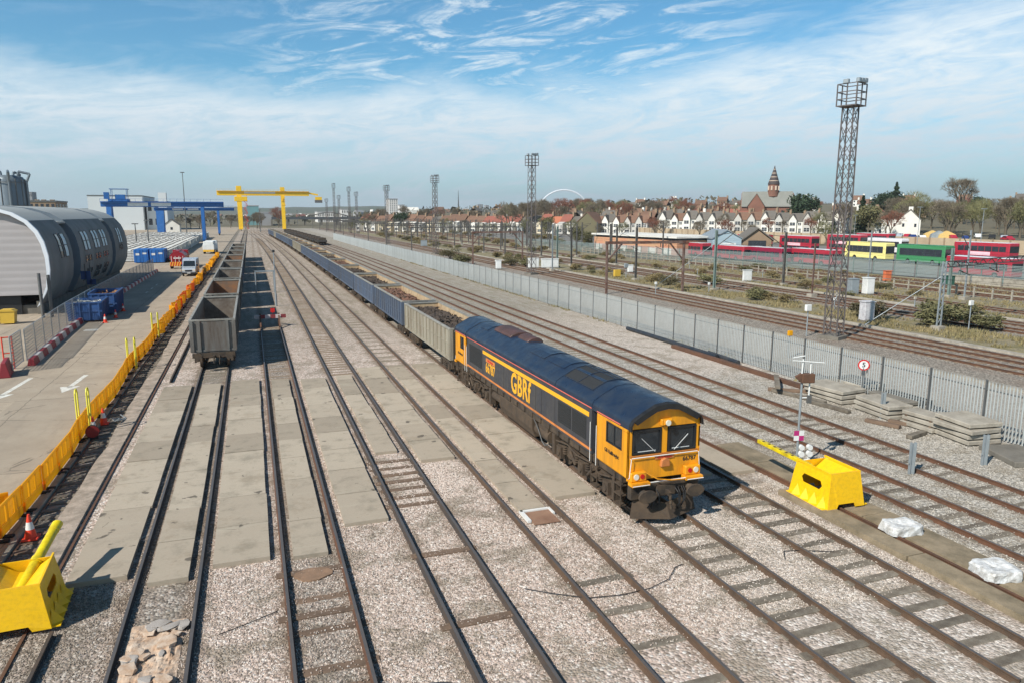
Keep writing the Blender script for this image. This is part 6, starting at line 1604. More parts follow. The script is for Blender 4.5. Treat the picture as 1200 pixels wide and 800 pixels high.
# ================================================================ MAIN LINE: GANTRIES, MASTS, WIRES
m_portal = M('portal_rust', sr(92, 62, 50), .75, 0, .2, 1, sr(140, 130, 122), .4)
m_mast = M('mast_green_grey', sr(118, 136, 130), .6, .1, .12, 1, sr(92, 92, 84), .4)
m_mastd = M('mast_dark', sr(78, 76, 74), .65, .1, .2, 1, sr(120, 114, 104), .4)
def portal(Y, xl, xr, label, h=5.9, m=m_portal, a=0):
    t = thing('overhead_gantry', label, 'gantry', (xl, Y, 0), a); W = xr-xl
    for x in (0, W): mb = MB(); mb.box(x-.13, x+.13, -.13, .13, 0, h); mb.build('post', m, t, bevel=.02)
    mb = MB(); mb.box(-.2, W+.2, -.15, .15, h-.05, h+.27); mb.build('beam', m, t)
    mb = MB(); mb.bar((.1, 0, h-2.0), (1.9, 0, h), .16); mb.bar((W-.1, 0, h-2.0), (W-1.9, 0, h), .16); mb.build('brace', m, t)
    mb = MB()
    for x in (43.1-xl, 46.25-xl):
        if 0 < x < W: mb.tube((x, 0, h), (x, 0, h-.5), .05, n=6); mb.tube((x-.7, 0, h-.35), (x+.2, 0, h-.75), .03, n=6)
    mb.build('wire_support', m_dark, t)
portal(77, 39.3, 49.4, 'nearest rust brown overhead line gantry behind the palisade fence', a=R(-3)); portal(130, 38.6, 48.2, 'second rust brown overhead line gantry behind the palisade fence', a=R(-4))
for i, Y in enumerate((182, 218, 254, 290, 326, 362, 400, 440, 490)): portal(Y, 38, 50 if i % 2 else 66, ('third', 'fourth', 'fifth', 'sixth', 'seventh', 'eighth', 'ninth', 'tenth', 'farthest')[i]+' overhead line gantry along the main line, counted from the camera', m=m_mastd)
def mast(x, y, h, label, m=m_mast, arm=2.6, w_=.26, az=0, lattice=False, stay=None):
    t = thing('line_mast', label, 'mast', (x, y, 0), az)
    mb = MB()
    if lattice:
        for sx in (-.22, .22): mb.bar((sx, 0, 0), (sx*.8, 0, h), .09)
        for i in range(int(h/.5)): z = i*.5; s = 1 if i % 2 else -1; mb.bar((-.2*s, 0, z), (.2*s, 0, z+.5), .05)
    else:
        mb.box(-w_/2, -w_/2+.03, -w_/2, w_/2, 0, h); mb.box(w_/2-.03, w_/2, -w_/2, w_/2, 0, h); mb.box(-w_/2+.03, w_/2-.03, -.015, .015, 0, h)
    mb.build('post', m, t)
    if arm:
        mb = MB(); mb.tube((0, 0, h-.6), (arm, 0, h-.3), .04, n=6); mb.tube((0, 0, h-2.0), (arm*.95, 0, h-.4), .05, n=6); mb.tube((arm*.4, 0, h-1.3), (arm, 0, h-1.7), .03, n=6)
        for k in range(3): mb.tube((.1*(k+1) if arm > 0 else -.1*(k+1), 0, h-.6+.012*k), ((.1*(k+1)+.05)*(1 if arm > 0 else -1), 0, h-.6+.012*k), .08, n=8)
        mb.build('cantilever', m_mastd, t)
    mb = MB(); mb.box(-.4, .4, -.4, .4, -.1, .35); mb.build('footing', m_conc, t)
    if stay: mb = MB(); mb.tube((0, 0, h*.8), stay, .035, n=6); mb.build('stay', m_galv, t)
MASTS = [(53.5, 75.8, 7.4, 'pale green line mast with a long slanting stay in the middle of the lines', dict(stay=(-6, 4, .3))), (52.5, 43.5, 5.6, 'lattice line mast with a stay wire at right beyond the fence', dict(lattice=True, m=m_galv, arm=0, stay=(-4.5, 3.2, .2))),
    (66, 78.3, 7.0, 'dark line mast with white base in front of the red buses', dict(m=m_mastd, arm=-2.8)), (60.2, 66.5, 6.1, 'slim rust pole left of the dark mast before the buses', dict(m=m_portal, w_=.14, arm=0)),
    (51.3, 91.5, 7.5, 'dark line mast just right inside the nearest gantry', dict(m=m_mastd, arm=0)), (63.5, 120.6, 7.0, 'grey line mast with white base in front of the orange brick building', dict(m=m_mastd, arm=2.6)),
    (46.8, 111.4, 7.7, 'pale grey pole right of the pair of white cabinets', dict(m=m_galv, w_=.18, arm=0)), (50.5, 118, 7.2, 'green line mast beside the pale grey pole', dict()), (55, 122, 7.0, 'thin dark line mast behind the green one', dict(m=m_mastd, arm=-2.4)),
    (73.8, 60.3, 5.6, 'short green grey mast near the right photo edge by the post and rail fence', dict(arm=0)), (76, 74, 7.2, 'thin pale pole before the green coach', dict(m=m_galv, w_=.13, arm=0)), (74, 58.5, 7.6, 'thin pole with a small signal arm before the red double decker', dict(m=m_galv, w_=.14, arm=-1.4))]
for x, y, h, lb, k in MASTS: mast(x, y, h, lb, **k)
rs = random.Random(77)
mp = thing('line_mast', 'distant overhead line mast along the main line', 'mast', (53.5, 140, 0), 0, 'distant overhead line masts')
mb = MB(); mb.box(-.13, .13, -.13, .13, 0, 7.2); mb.build('post', m_mastd, mp); mb = MB(); mb.tube((0, 0, 6.6), (2.6, 0, 6.9), .05, n=5); mb.tube((0, 0, 5.2), (2.5, 0, 6.8), .05, n=5); mb.build('cantilever', m_mastd, mp); mb = MB(); mb.box(-.35, .35, -.35, .35, -.1, .4); mb.build('footing', m_conc, mp)
for i in range(15):
    for x in (53.5, 60, 66, 74, 82, 87):
        y = 150+i*24+rs.uniform(-8, 8)
        if x == 53.5 and i == 0: mp.location.y = y; continue
        o = dup(mp, (x+rs.uniform(-1.5, 1.5), y, 0), rs.choice((0, pi)))
mb = MB(); p0 = (52.5, 43.5); t = thing('headspan_truss', 'long dark lattice beam over the tracks at the right photo edge', 'truss', (52.8, 43.6, 0))
for z in (5.1, 5.55): mb.bar((0, 0, z), (22, 6, z), .09)
for i in range(28): a_ = i*22/28; b2 = (i+1)*22/28; mb.bar((a_, a_*6/22, 5.1 if i % 2 else 5.55), (b2, b2*6/22, 5.55 if i % 2 else 5.1), .05)
mb.build('beam', m_mastd, t); mb = MB()
for x in (3.5, 8.8, 16.5): mb.tube((x, x*.27, 5.1), (x+.1, x*.27, 4.4), .05, n=6); mb.tube((x-.8, x*.27, 4.7), (x+.4, x*.27, 4.3), .04, n=6)
mb.build('insulators', m_dark, t); mb = MB(); mb.bar((22, 6, 0), (22, 6, 5.8), .25); mb.build('far_post', m_mastd, t)
for i, x in enumerate((43.1, 46.25, 57.7, 61.4, 69.0, 79.7)):
    mb = MB(); ys_ = [20+54*k for k in range(8)]
    for a_, b2 in zip(ys_, ys_[1:]):
        mb.tube((x, a_, 4.75), (x, b2, 4.75), .009, n=4)
        for q_ in range(6):
            u0, u1 = q_/6, (q_+1)/6; f = lambda u: 5.6-.8*4*u*(1-u)*.8
            mb.tube((x, a_+(b2-a_)*u0, f(u0)), (x, a_+(b2-a_)*u1, f(u1)), .008, n=4)
    tag(mb.build('overhead_wire', m_black), 'overhead contact wire over the %s main line track from the fence' % ('first', 'second', 'third', 'fourth', 'fifth', 'sixth')[i], 'wire', 'overhead wires')
# cabinets, signals
m_graf = M('graffiti_white', sr(206, 204, 204), .6, 0, .12, 3, sr(130, 120, 130), .4, 4)
def cabinet(x, y, w_, d, h, label, m=m_white):
    t = thing('lineside_cabinet', label, 'cabinet', (x, y, 0), R(-8)); mb = MB(); mb.box(-w_/2, w_/2, -d/2, d/2, .15, h); mb.build('body', m, t, bevel=.02)
    mb = MB(); mb.box(-w_/2-.06, w_/2+.06, -d/2-.06, d/2+.06, h, h+.08); mb.build('lid', m, t); mb = MB(); mb.box(-w_/2+.06, w_/2-.06, -d/2-.02, -d/2, .25, h-.1); mb.box(-.01, .01, -d/2-.03, -d/2-.02, .3, h-.15); mb.build('door', m, t); mb = MB(); mb.box(-w_/2-.1, w_/2+.1, -d/2-.1, d/2+.1, 0, .15); mb.build('plinth', m_concd, t)
cabinet(50.7, 49.2, .95, .8, 1.75, 'white graffiti covered cabinet between the near main line tracks', m_graf)
cabinet(66.2, 66.6, 1.0, .9, 1.85, 'grey white cabinet, left of the pair right of the tall tower', m_galv); cabinet(67.9, 66.0, 1.0, .9, 1.95, 'grey white cabinet, right of the pair right of the tall tower', m_white)
cabinet(46.2, 118.5, 1.8, .8, 1.7, 'white cabinet, left of the pair before the pale grey pole', m_white); cabinet(49.0, 117.8, 3.0, .8, 1.6, 'long white cabinet, right of the pair before the pale grey pole', m_white)
cabinet(39.6, 118, .9, .6, 1.5, 'white equipment box on the near edge of the main line by the second gantry', m_white); cabinet(47.5, 210, 1.8, .9, 1.7, 'pale distant cabinet beside the far main line', m_galv)
cabinet(65.0, 84.5, 1.3, .3, 1.6, 'square plain white panel cabinet left of the slim rust pole', m_white); cabinet(57.3, 104, .8, .6, 1.2, 'small white cabinet just left of the nearest gantry post', m_white)
cabinet(86.0, 70.5, 1.2, .9, 1.3, 'dark green cabinet with a pale dome before the green mesh fence', M('cabinet_green', sr(44, 84, 70), .6)); cabinet(83.5, 78, 1.0, .5, 1.5, 'orange faced box by the green mesh fence', M('box_orange', sr(206, 110, 70), .6))
def small_signal(x, y, h, label, m=m_white, head=.3, cat='signal'):
    t = thing('ground_signal', label, cat, (x, y, 0)); mb = MB(); mb.tube((0, 0, 0), (0, 0, h), .05, n=6); mb.build('pole', m_galv, t); mb = MB(); mb.cbox(0, 0, h, head, head*.5, head); mb.build('head', m, t, bevel=.03)
small_signal(33.2, 38.4, 1.6, 'yellow signal head just behind the fence left of the tower', m_bar, .35); small_signal(54.5, 57, 1.0, 'small white post by the scrub right of the tower'); small_signal(51.5, 74.0, 1.1, 'small white marker post right of the nearest gantry'); small_signal(44.2, 74, 1.4, 'white marker near the foot of the nearest gantry')
small_signal(52.2, 96, 1.8, 'grey round signal head on a post over an ochre box', m_galv, .6); small_signal(51.5, 97.5, .6, 'ochre equipment box beside the round signal head', m_by, 1.0); small_signal(40.3, 44.8, 2.2, 'white camera box beside the foot of the tallest tower', m_white, .5); small_signal(40.1, 121, 1.3, 'white marker post near the second gantry'); small_signal(55.0, 42.8, 2.2, 'white lamp on a short post by the lattice mast', m_white, .4)
for i, (x, y) in enumerate(((59.5, 62), (64.6, 96), (55.9, 88), (71, 108), (58.8, 140), (47, 170), (72, 90), (63.4, 55.5))):
    small_signal(x, y, .9, ('white marker post between the far main line tracks, '+('before the graffiti cabinet', 'near the dark mast', 'behind the green mast', 'left of the buses', 'before the white houses', 'in the left distance', 'before the post and rail fence', 'right of the tower')[i]), m_conc, .3, 'marker')
# concrete troughs
for x, a_, b2, lb in ((48.4, 20, 200, 'concrete cable trough beside the second main line track'), (64.0, 30, 240, 'concrete cable trough between the far main line tracks'), (38.5, 14, 220, 'pale concrete cable trough in the wide strip behind the fence')):
    mb = MB(); mb.box(x-.22, x+.22, a_, b2, -.03, .14); tag(mb.build('cable_trough', m_conc), lb, 'cable trough')
# post and rail fence
t = thing('rail_fence', 'pale post and rail fence between the far tracks', 'fence', (77.2, 40, 0)); mb = MB(); mb.box(-.07, .07, -.07, .07, 0, 1.25); pm = mb.mesh('post', m_conc)
for i in range(60): o = bpy.data.objects.new('post', pm); col.objects.link(o); o.parent = t; o.location = (-.012*i, i*2.2, 0)
mb = MB()
for z in (.62, 1.12): mb.bar((0, 0, z), (-.7, 130, z), .05, .08)
mb.build('rails', m_conc, t)
# ================================================================ BUS DEPOT
m_gmesh = wire_mat('green_mesh', sr(150, 164, 160), .24, (7, 5))
pts_ = [(74, 205), (78.5, 131.5), (91.2, 92), (94.5, 79), (96.4, 67.6), (98, 55)]
k = 0
for (x0, y0), (x1, y1) in zip(pts_, pts_[1:]):
    Ls = math.hypot(x1-x0, y1-y0); n_ = max(1, round(Ls/3))
    for i in range(n_):
        xa = x0+(x1-x0)*i/n_; ya = y0+(y1-y0)*i/n_
        t = thing('mesh_fence', 'green steel mesh panel of the bus depot fence', 'fence panel', (xa, ya, 0), math.atan2(-(x1-x0), (y1-y0))+pi, 'green mesh panels of the bus depot fence')
        if k == 0:
            mb = MB(); mb.box(-.004, .004, -3.02, 0, .1, 2.5, 0); gm = mb.mesh('mesh', m_gmesh); mb = MB(); mb.box(-.05, .05, -.05, .05, 0, 2.6); gp = mb.mesh('post', m_mast)
        k += 1
        for nm, me in (('mesh', gm), ('post', gp)): o = bpy.data.objects.new(nm, me); col.objects.link(o); o.parent = t
        t.rotation_euler.z = math.atan2(x1-x0, -(y1-y0))+0 if False else math.atan2((x1-x0), -(y1-y0))
mb = MB(); 
for i in range(8): mb.box(0, 1, 0, 1, 0, .01) if 0 else None
for i in range(7):
    mb = MB(); mb.box(-.12, .12, .03, 3.9, 0, 1.1); tag(mb.build('concrete_wall', m_conc, None, (91.2+.28*i*2, 71.5-4*i, 0), rotz=R(4)), 'low concrete wall unit below the depot fence near the right edge', 'wall', 'low concrete wall units by the depot')
m_tanw = M('tan_wall', sr(184, 164, 136), .9, 0, .12, .3, sr(150, 130, 106), .4, .2)
t = thing('boundary_wall', 'long tan brick wall behind the bus depot', 'wall', (166, 95, 0)); mb = MB(); mb.box(-.15, .15, 0, 260, 0, 3.3); mb.build('wall', m_tanw, t)
mb = MB()
for i in range(60): mb.box(-.28, -.15, i*4.3, i*4.3+.4, 0, 3.4)
mb.build('piers', m_brick, t)
m_bred = M('bus_red', sr(168, 46, 62), .35, 0, .06, .5, rnd=.06); m_bgreen = M('coach_green', sr(66, 134, 88), .35, 0, .05, .5); m_bwhite = M('coach_white', sr(226, 222, 222), .35, 0, .05, .5); m_byel = M('coach_yellow', sr(232, 220, 140), .4, 0, .05, .5); m_bmaroon = M('bus_maroon', sr(140, 30, 60), .4, 0, .08, .5)
m_adw = M('advert_pale', sr(236, 196, 204), .5, 0, .2, 1)
def make_bus(kind, label, mat, l=10.6):
    hh = {'dd': 4.35, 'sd': 2.95, 'coach': 3.6}[kind]; t = thing({'dd': 'double_decker_bus', 'sd': 'single_decker_bus', 'coach': 'coach'}[kind], label, 'bus' if kind != 'coach' else 'coach'); W = 1.25
    mb = MB(); mb.box(-W, W, 0, l, .35, hh); mb.build('body', mat, t, bevel=.14)
    bands = [(1.25, 2.2)] if kind != 'dd' else [(1.2, 2.05), (2.85, 3.75)]
    if kind == 'coach': bands = [(1.6, 2.9)]
    for z0, z1 in bands:
        for s in (-1, 1):
            mb = MB(); nn = 7
            for i in range(nn): a_ = .6+i*(l-1.4)/nn; mb.box(s*(W-.01), s*(W+.012), a_, a_+(l-1.4)/nn-(.10 if kind != 'coach' else .02), z0, z1)
            mb.build('side_windows', m_win, t)
        mb = MB(); mb.box(-W*.88, W*.88, -.015, .02, z0-.1, z1+.1); mb.build('windscreen', m_glass, t)
        mb = MB(); mb.box(-W*.8, W*.8, l-.02, l+.015, z0, z1); mb.build('rear_window', m_win, t)
    mb = MB(); mb.box(-W*.97, W*.97, .3, l-.3, hh, hh+.05); mb.build('roof', m_bwhite if kind != 'coach' else mat, t)
    vehicle_wheels(t, W, (2.4, l-2.8), .48)
    if kind == 'dd':
        mb = MB(); mb.box(-W-.02, -W, 3.4, 7.6, 2.15, 2.75); mb.build('advert_panel', m_adw, t)
    return t
DD = make_bus('dd', '', m_bred); SD = make_bus('sd', '', m_bred); CO = make_bus('coach', '', m_bwhite)
def busat(proto, px, Y, label, first, mats=None, rz=0):
    X = at(px, 250, Y).x
    o = proto if first else dup(proto, mats=mats); o.location = (X, Y, 0); o.rotation_euler.z = rz; o['label'] = label
    if first and mats:
        for ch in o.children:
            if ch.type == 'MESH':
                for i, m in enumerate(ch.data.materials):
                    if m and m.name in mats: ch.data.materials[i] = mats[m.name]
    return o
busat(DD, 1194, 89, 'rightmost red double decker bus, its dark front facing right', True)
busat(DD, 1048, 143, 'red double decker bus mostly hidden behind the white coach', False)
busat(DD, 958, 133, 'red double decker bus with dark front left of the tall tower', False)
busat(DD, 903, 145, 'red double decker bus behind the slim pole, second from left', False)
busat(DD, 1015, 136, 'red double decker bus half behind the tall tower', False)
busat(SD, 880, 121, 'long red single decker bus at the left end of the depot', True)
busat(SD, 830, 138, 'leftmost red single decker bus, beside the grey garage', False)
busat(SD, 985, 103, 'red single decker bus low behind the mesh fence left of the yellow coach', False)
busat(SD, 925, 112, 'maroon single decker bus behind the mesh fence', False, {'bus_red': m_bmaroon})
busat(SD, 1200, 74, 'red single decker bus low at the right photo edge', False)
0 and busat(SD, 1150, 76, 'red single decker bus behind the mesh fence below the double decker', False)
busat(CO, 1064, 130, 'white coach with pink lettering behind the green coach', True)
busat(CO, 1047, 112, 'pale yellow coach with dark front right of the tall tower', False, {'coach_white': m_byel})
busat(CO, 1118, 98, 'bright green coach with black windows in the middle of the depot', False, {'coach_white': m_bgreen})
busat(CO, 1170, 78, 'second green coach, low behind the mesh fence', False, {'coach_white': m_bgreen}) if False else None
# orange brick building and garage
m_obr = M('orange_brick', sr(192, 154, 118), .9, 0, .12, .3, sr(196, 120, 96), .5, .3); m_pbr = M('pink_brick', sr(186, 150, 136), .9, 0, .12, .3)
t = thing('workshop', 'long low orange and pink brick workshop with a white flat roof', 'building', (90.5, 143, 0), R(5)); t.scale = (1, 1, .78); mb = MB(); mb.box(0, 14, 0, 36, 2.2, 4.3, 0); mb.box(0, 14, 0, 36, 0, 2.2, 1); mb.build('wall', [m_obr, m_pbr], t)
mb = MB(); mb.box(-.6, 14.6, -.6, 36.6, 5.0, 5.5); mb.build('roof', m_render, t); mb = MB(); mb.box(.3, 13.7, .3, 35.7, 4.3, 5.0); mb.build('clerestory', m_win, t)
mb = MB()
for i in range(6): mb.box(-.08, 0, 2+i*6, 5+i*6, .2, 1.9)
mb.build('panels', m_render, t)
t = thing('garage', 'pale blue grey garage with white shutter and gabled sign wall', 'building', (100.2, 138, 0), R(-20)); t.scale = (.85, .85, .85); mb = MB(); mb.prism([(-3.8, 0), (3.8, 0), (3.8, 4.6), (0, 6.6), (-3.8, 4.6)], 0, 14, 'y'); mb.build('wall', M('garage_grey', sr(160, 178, 186), .6, 0, .08), t, fix=True); mb = MB(); mb.box(-1.8, 2.4, -.06, 0, .1, 3.5); mb.build('shutter', m_white, t); mb = MB(); mb.prism([(-4.1, 4.5), (0, 6.7), (4.1, 4.5), (4.1, 4.7), (0, 6.95), (-4.1, 4.7)], -.3, 14.2, 'y'); mb.build('roof', m_galv, t, fix=True)
m_slate = M('roof_slate', sr(108, 102, 94), .85, 0, .15, .5, sr(84, 80, 74), .4, .5, rnd=.12); m_roofr = M('roof_red', sr(142, 84, 70), .85, 0, .12, .5, sr(112, 76, 64), .4, .5, rnd=.16); m_roofb = M('roof_brown', sr(122, 92, 74), .85, 0, .12, .5, sr(96, 78, 66), .4, .5, rnd=.15); m_rooforg = M('roof_orange', sr(176, 108, 80), .85, 0, .1, .5)
t = thing('barn', 'dark timber gabled shed with black roof edges beside the garage', 'building', (111.5, 142, 0), R(-25)); t.scale = (.78, .78, .8); mb = MB(); mb.prism([(-4.2, 0), (4.2, 0), (4.2, 4.2), (0, 7.2), (-4.2, 4.2)], 0, 10, 'y'); mb.build('wall', m_brick, t, fix=True); mb = MB(); mb.prism([(-4.8, 3.9), (0, 7.4), (4.8, 3.9), (4.8, 4.3), (0, 7.8), (-4.8, 4.3)], -.6, 10.3, 'y'); mb.build('roof', m_slate, t, fix=True); mb = MB(); mb.box(-2.6, 2.6, -.08, 0, .2, 4.0); mb.build('doorway', m_win, t)
# ================================================================ TERRAIN BEHIND
AL = Vector((.649, -.761, 0)); NRM = Vector((.761, .649, 0))
def terr(x, y):
    u = .761*x+.649*y-318
    r = min(1, max(0, (x/max(y, 1)-.12)/.5)); s = lambda t: max(0, min(1, t))**2*(3-2*max(0, min(1, t)))
    z = -.35+1.9*s((x-167)/8)*s((u+160)/60)+ (s(u/60)*2+ s(u/500)*16)*(.25+.75*r)+s((u-500)/2500)*14
    return z
rows = []; mb = MB(); ths = [R(-28+i*2.1) for i in range(54)]
for j in range(46):
    d = 130*(1.075**j); rows.append([(sin(a_)*d, cos(a_)*d, terr(sin(a_)*d, cos(a_)*d)) for a_ in ths])
mb.grid(rows, 0, True); m_hill = M('hill_ground', sr(110, 102, 80), .95, 0, .25, .05, sr(84, 78, 62), .5, .01)
tag(mb.build('terrain', m_hill), kind='structure')
# far ridge
from mathutils import noise as NZ
mb = MB(); rows = []
for j, (d, k) in enumerate(((2600, 0), (3200, .75), (3800, 1), (5200, 1.1), (6200, .6))):
    r_ = []
    for i in range(120):
        a_ = R(-30+i*.95); n_ = NZ.noise((i*.11, 3.1, 0))*.5+NZ.noise((i*.35, 9.1, 0))*.25+NZ.noise((i*1.3, 2.1, 0))*.08
        hh_ = (34+26*n_+10*max(0, 1-abs(math.degrees(a_)-6)/9)) * k if k else -5
        r_.append((sin(a_)*d, cos(a_)*d, hh_))
    rows.append(r_)
mb.grid(rows, 0, True); tag(mb.build('hills', M('far_wood', sr(74, 84, 62), .95, 0, .3, .004, sr(110, 100, 88), .4, .01)), kind='structure')
# ================================================================ HOUSES
def make_house(label, roofm, front=True):
    t = thing('terraced_house', label, 'house', (0, 0, 0), 0, 'terraced houses in the long row'); W = 2.75
    mb = MB(); mb.prism([(0, 0), (8.5, 0), (8.5, 5.9), (4.25, 6.3), (0, 5.9)], -W+.03, W-.03, 'x'); mb.build('wall', m_render, t, fix=True)
    mb = MB(); mb.prism([(-.35, 5.75), (4.25, 9.4), (8.85, 5.75), (8.85, 5.6), (4.25, 9.2), (-.35, 5.6)], -W, W, 'x'); rf = mb.build('roof', roofm, t, fix=True)
    mb = MB(); mb.box(W-.45, W+.35, 3.4, 4.9, 8.2, 10.4); 
    for k in range(3): mb.tube((W-.2+.25*k, 4.1, 10.4), (W-.2+.25*k, 4.1, 10.85), .1, n=6)
    mb.build('chimney', m_brick, rf)
    if front:
        mb = MB(); mb.prism([(-W+.25, 0), (.45, 0), (.45, 6.0), ((-W+.7)/2, 8.5), (-W+.25, 6.0)], -1.1, 1.2, 'y'); mb.build('gable_bay', m_render, t, fix=True)
        c_ = (-W+.7)/2; mb = MB(); mb.prism([(-W+.02, 5.75), (c_, 8.7), (.68, 5.75), (.68, 5.98), (c_, 8.95), (-W+.02, 5.98)], -1.35, 3.2, 'y'); mb.build('gable_roof', roofm, rf, fix=True)
        ws = [(-W+.7, -.05, -1.16, 3.6, 5.0), (-W+.7, -.05, -1.16, .8, 2.3), (1.0, 2.1, -.06, 3.7, 4.9), (1.2, 2.1, -.06, .1, 2.2)]
    else:
        mb = MB(); mb.box(-W+.1, .3, -3.4, .2, 0, 4.9); mb.prism([(-3.5, 4.9), (.2, 4.9), (.2, 5.9)], -W+.1, .3, 'x'); mb.build('rear_wing', m_render, t, fix=True)
        ws = [(-W+.5, -W+1.1, -3.46, 3.0, 4.1), (-.7, -.1, -3.46, 3.0, 4.1), (-W+.6, -.2, -3.46, .8, 2.0), (1.0, 2.1, -.06, 3.4, 4.6), (1.0, 2.1, -.06, .8, 2.1)]
    for x0, x1, y_, z0, z1 in ws:
        mb = MB(); mb.box(x0, x1, y_, y_+.1, z0, z1, 0); mb.box((x0+x1)/2-.05, (x0+x1)/2+.05, y_-.03, y_, z0, z1, 1); mb.box(x0, x1, y_-.03, y_, (z0+z1)/2-.04, (z0+z1)/2+.04, 1)
        mb.build('window', [m_win, m_white], t)
    return t
ang = math.atan2(-.761, .649)
m_cream_w = M('render_cream', sr(214, 200, 172), .8, 0, .08, .4); m_brick_w = M('brick_red_wall', sr(150, 104, 84), .9, 0, .12, .6); m_grey_w = M('render_grey', sr(188, 184, 176), .8, 0, .08, .4)
HA = make_house('', m_slate, True); HB = make_house('', m_roofr, False); fa = fb_ = True
base = Vector((120, 350, 0)); rs = random.Random(17)
S0, S1 = -92, 158; s = S0; i = 0
WN = lambda w: 'white' if w is None else {'render_cream': 'cream', 'brick_red_wall': 'red brick', 'render_grey': 'pale grey'}[w.name]
names_r = {'roof_red': 'red', 'roof_brown': 'brown', 'roof_slate': 'grey slate', 'roof_orange': 'orange'}
while s < S1:
    p = base+AL*s; gab = s > 52; z = max(0, terr(p.x, p.y))
    if gab and 74 < s < 84: s += 5.5; continue
    wm = rs.choice((None, None, None, None, None, None, m_cream_w, m_grey_w, m_grey_w)); wide = rs.uniform(.94, 1.06)
    if gab: rm = rs.choice((m_slate, m_slate, m_slate, m_roofb))
    else: rm = (rs.choice((m_roofr, m_roofb, m_roofr, m_slate)) if i % 9 != 4 else m_rooforg) if s > -20 else rs.choice((m_roofb, m_slate, m_roofb))
    lb = ('%s terraced house with pointed gable and %%s roof, right part of the row' % WN(wm) if gab else '%s terraced house with flat wing and %%s roof, left part of the row' % WN(wm)) % names_r[rm.name]
    P_ = HA if gab else HB; src = 'roof_slate' if gab else 'roof_red'
    if gab and fa: o = HA; fa = False; lb = 'white terraced house, pointed front gable, grey slate roof, leftmost gabled one of the row'
    elif not gab and fb_: o = HB; fb_ = False; lb = 'white terraced house, flat rear wing, red roof, leftmost in the row'
    else:
        mm = {}
        if rm.name != src: mm[src] = rm
        if wm: mm['render_white'] = wm
        o = dup(P_, mats=mm or None)
        o.scale = (1, 1, rs.uniform(.86, 1.0))
    o.location = (p.x, p.y, z); o.rotation_euler.z = ang; o['label'] = lb; o['group'] = 'terraced houses: '+' '.join(lb.replace(',', '').split()[:10])
    s += 5.5; i += 1
# rows behind (roofs only just show)
bh = thing('background_house', 'house with a brown or grey roof showing behind the front terrace', 'house', (0, 0, 0), 0, 'houses behind the front terrace')
mb = MB(); mb.box(-4.2, 4.2, 0, 8, 0, 5.6); mb.build('wall', m_brick, bh); mb = MB(); mb.prism([(-.4, 5.5), (4, 8.8), (8.4, 5.5), (8.4, 5.3), (4, 8.6), (-.4, 5.3)], -4.3, 4.3, 'x'); rf = mb.build('roof', m_roofb, bh, fix=True)
mb = MB(); mb.box(3.2, 4.4, 3.3, 4.7, 7.6, 10); mb.build('chimney', m_brick, rf); mb = MB(); mb.box(-4.4, -3.4, 3.3, 4.7, 7.6, 9.8); mb.build('chimney', m_brick, rf)
mb = MB(); 
for x in (-3, -.6, 1.8): mb.box(x, x+1.2, -.06, 0, 3.4, 4.7); mb.box(x, x+1.2, -.06, 0, .9, 2.2)
mb.build('windows', m_win, bh)
first = True
for u, n_, st in ((34, 30, 11), (66, 26, 13), (105, 22, 17), (160, 18, 22), (230, 16, 28), (320, 14, 36)):
    for k in range(n_):
        s = -190+k*st+rs.uniform(-2, 2); p = base+AL*s+NRM*(u+rs.uniform(-4, 4)); z = terr(p.x, p.y)-(1.2 if u < 200 else 0)
        if p.x/p.y < .30: continue
        if 120 < s < 165 and u < 110 or p.x/p.y < .12: continue
        o = bh if first else dup(bh, mats=rs.choice((None, {'roof_brown': m_slate}, {'roof_brown': m_slate}, {'roof_brown': m_roofr}, {'brick_brown': m_render}))); first = False
        o.location = (p.x, p.y, z); o.rotation_euler.z = ang+rs.uniform(-.1, .1)+(pi/2 if rs.random() < .2 else 0)
# dark hipped gable at the join
p = base+AL*47; t = thing('end_house', 'big house end with a dark olive hipped gable joining the red and grey roofs', 'house', (p.x, p.y-2, 0), ang); mb = MB(); mb.prism([(-5.5, 0), (5.5, 0), (5.5, 5), (0, 9.8), (-5.5, 5)], -4.5, -3.5, 'y'); mb.build('wall', M('olive_wall', sr(104, 98, 74), .9, 0, .1), t, fix=True); mb = MB(); mb.prism([(-5.8, 4.8), (0, 10), (5.8, 4.8), (5.8, 5.1), (0, 10.3), (-5.8, 5.1)], -4.8, 6, 'y'); mb.build('roof', m_roofb, t, fix=True)
# white gable house at right
p = gnd(1048, 281); p = Vector((at(1052, 250, 205).x, 205, terr(at(1052, 250, 205).x, 205)))
t = thing('white_house', 'large white rendered house with stepped gable among the bare trees', 'house', (p.x, p.y, p.z), R(-48)); t.scale = (.8, .8, .92); mb = MB(); mb.prism([(-9, 0), (9.5, 0), (9.5, 6.0), (5.2, 9.8), (.5, 6.4), (-9, 6.2)], 0, 9, 'y'); mb.build('wall', m_render, t, fix=True); mb = MB(); mb.prism([(.2, 6.2), (5.2, 10.1), (9.9, 5.9), (9.9, 6.2), (5.2, 10.5), (.2, 6.6)], .2, 9.3, 'y'); rf = mb.build('roof', m_slate, t, fix=True); mb = MB(); mb.box(4.3, 6.1, 3, 4.4, 9.2, 11.3); mb.build('chimney', m_render, rf)
for x, z in ((-7, 3.6), (-4, 3.6), (-1.4, 3.6), (-7, .9), (2.2, 3.5), (7, 3.4)): mb = MB(); mb.box(x, x+.9, -.06, .02, z, z+1.3); mb.build('window', m_win, t)
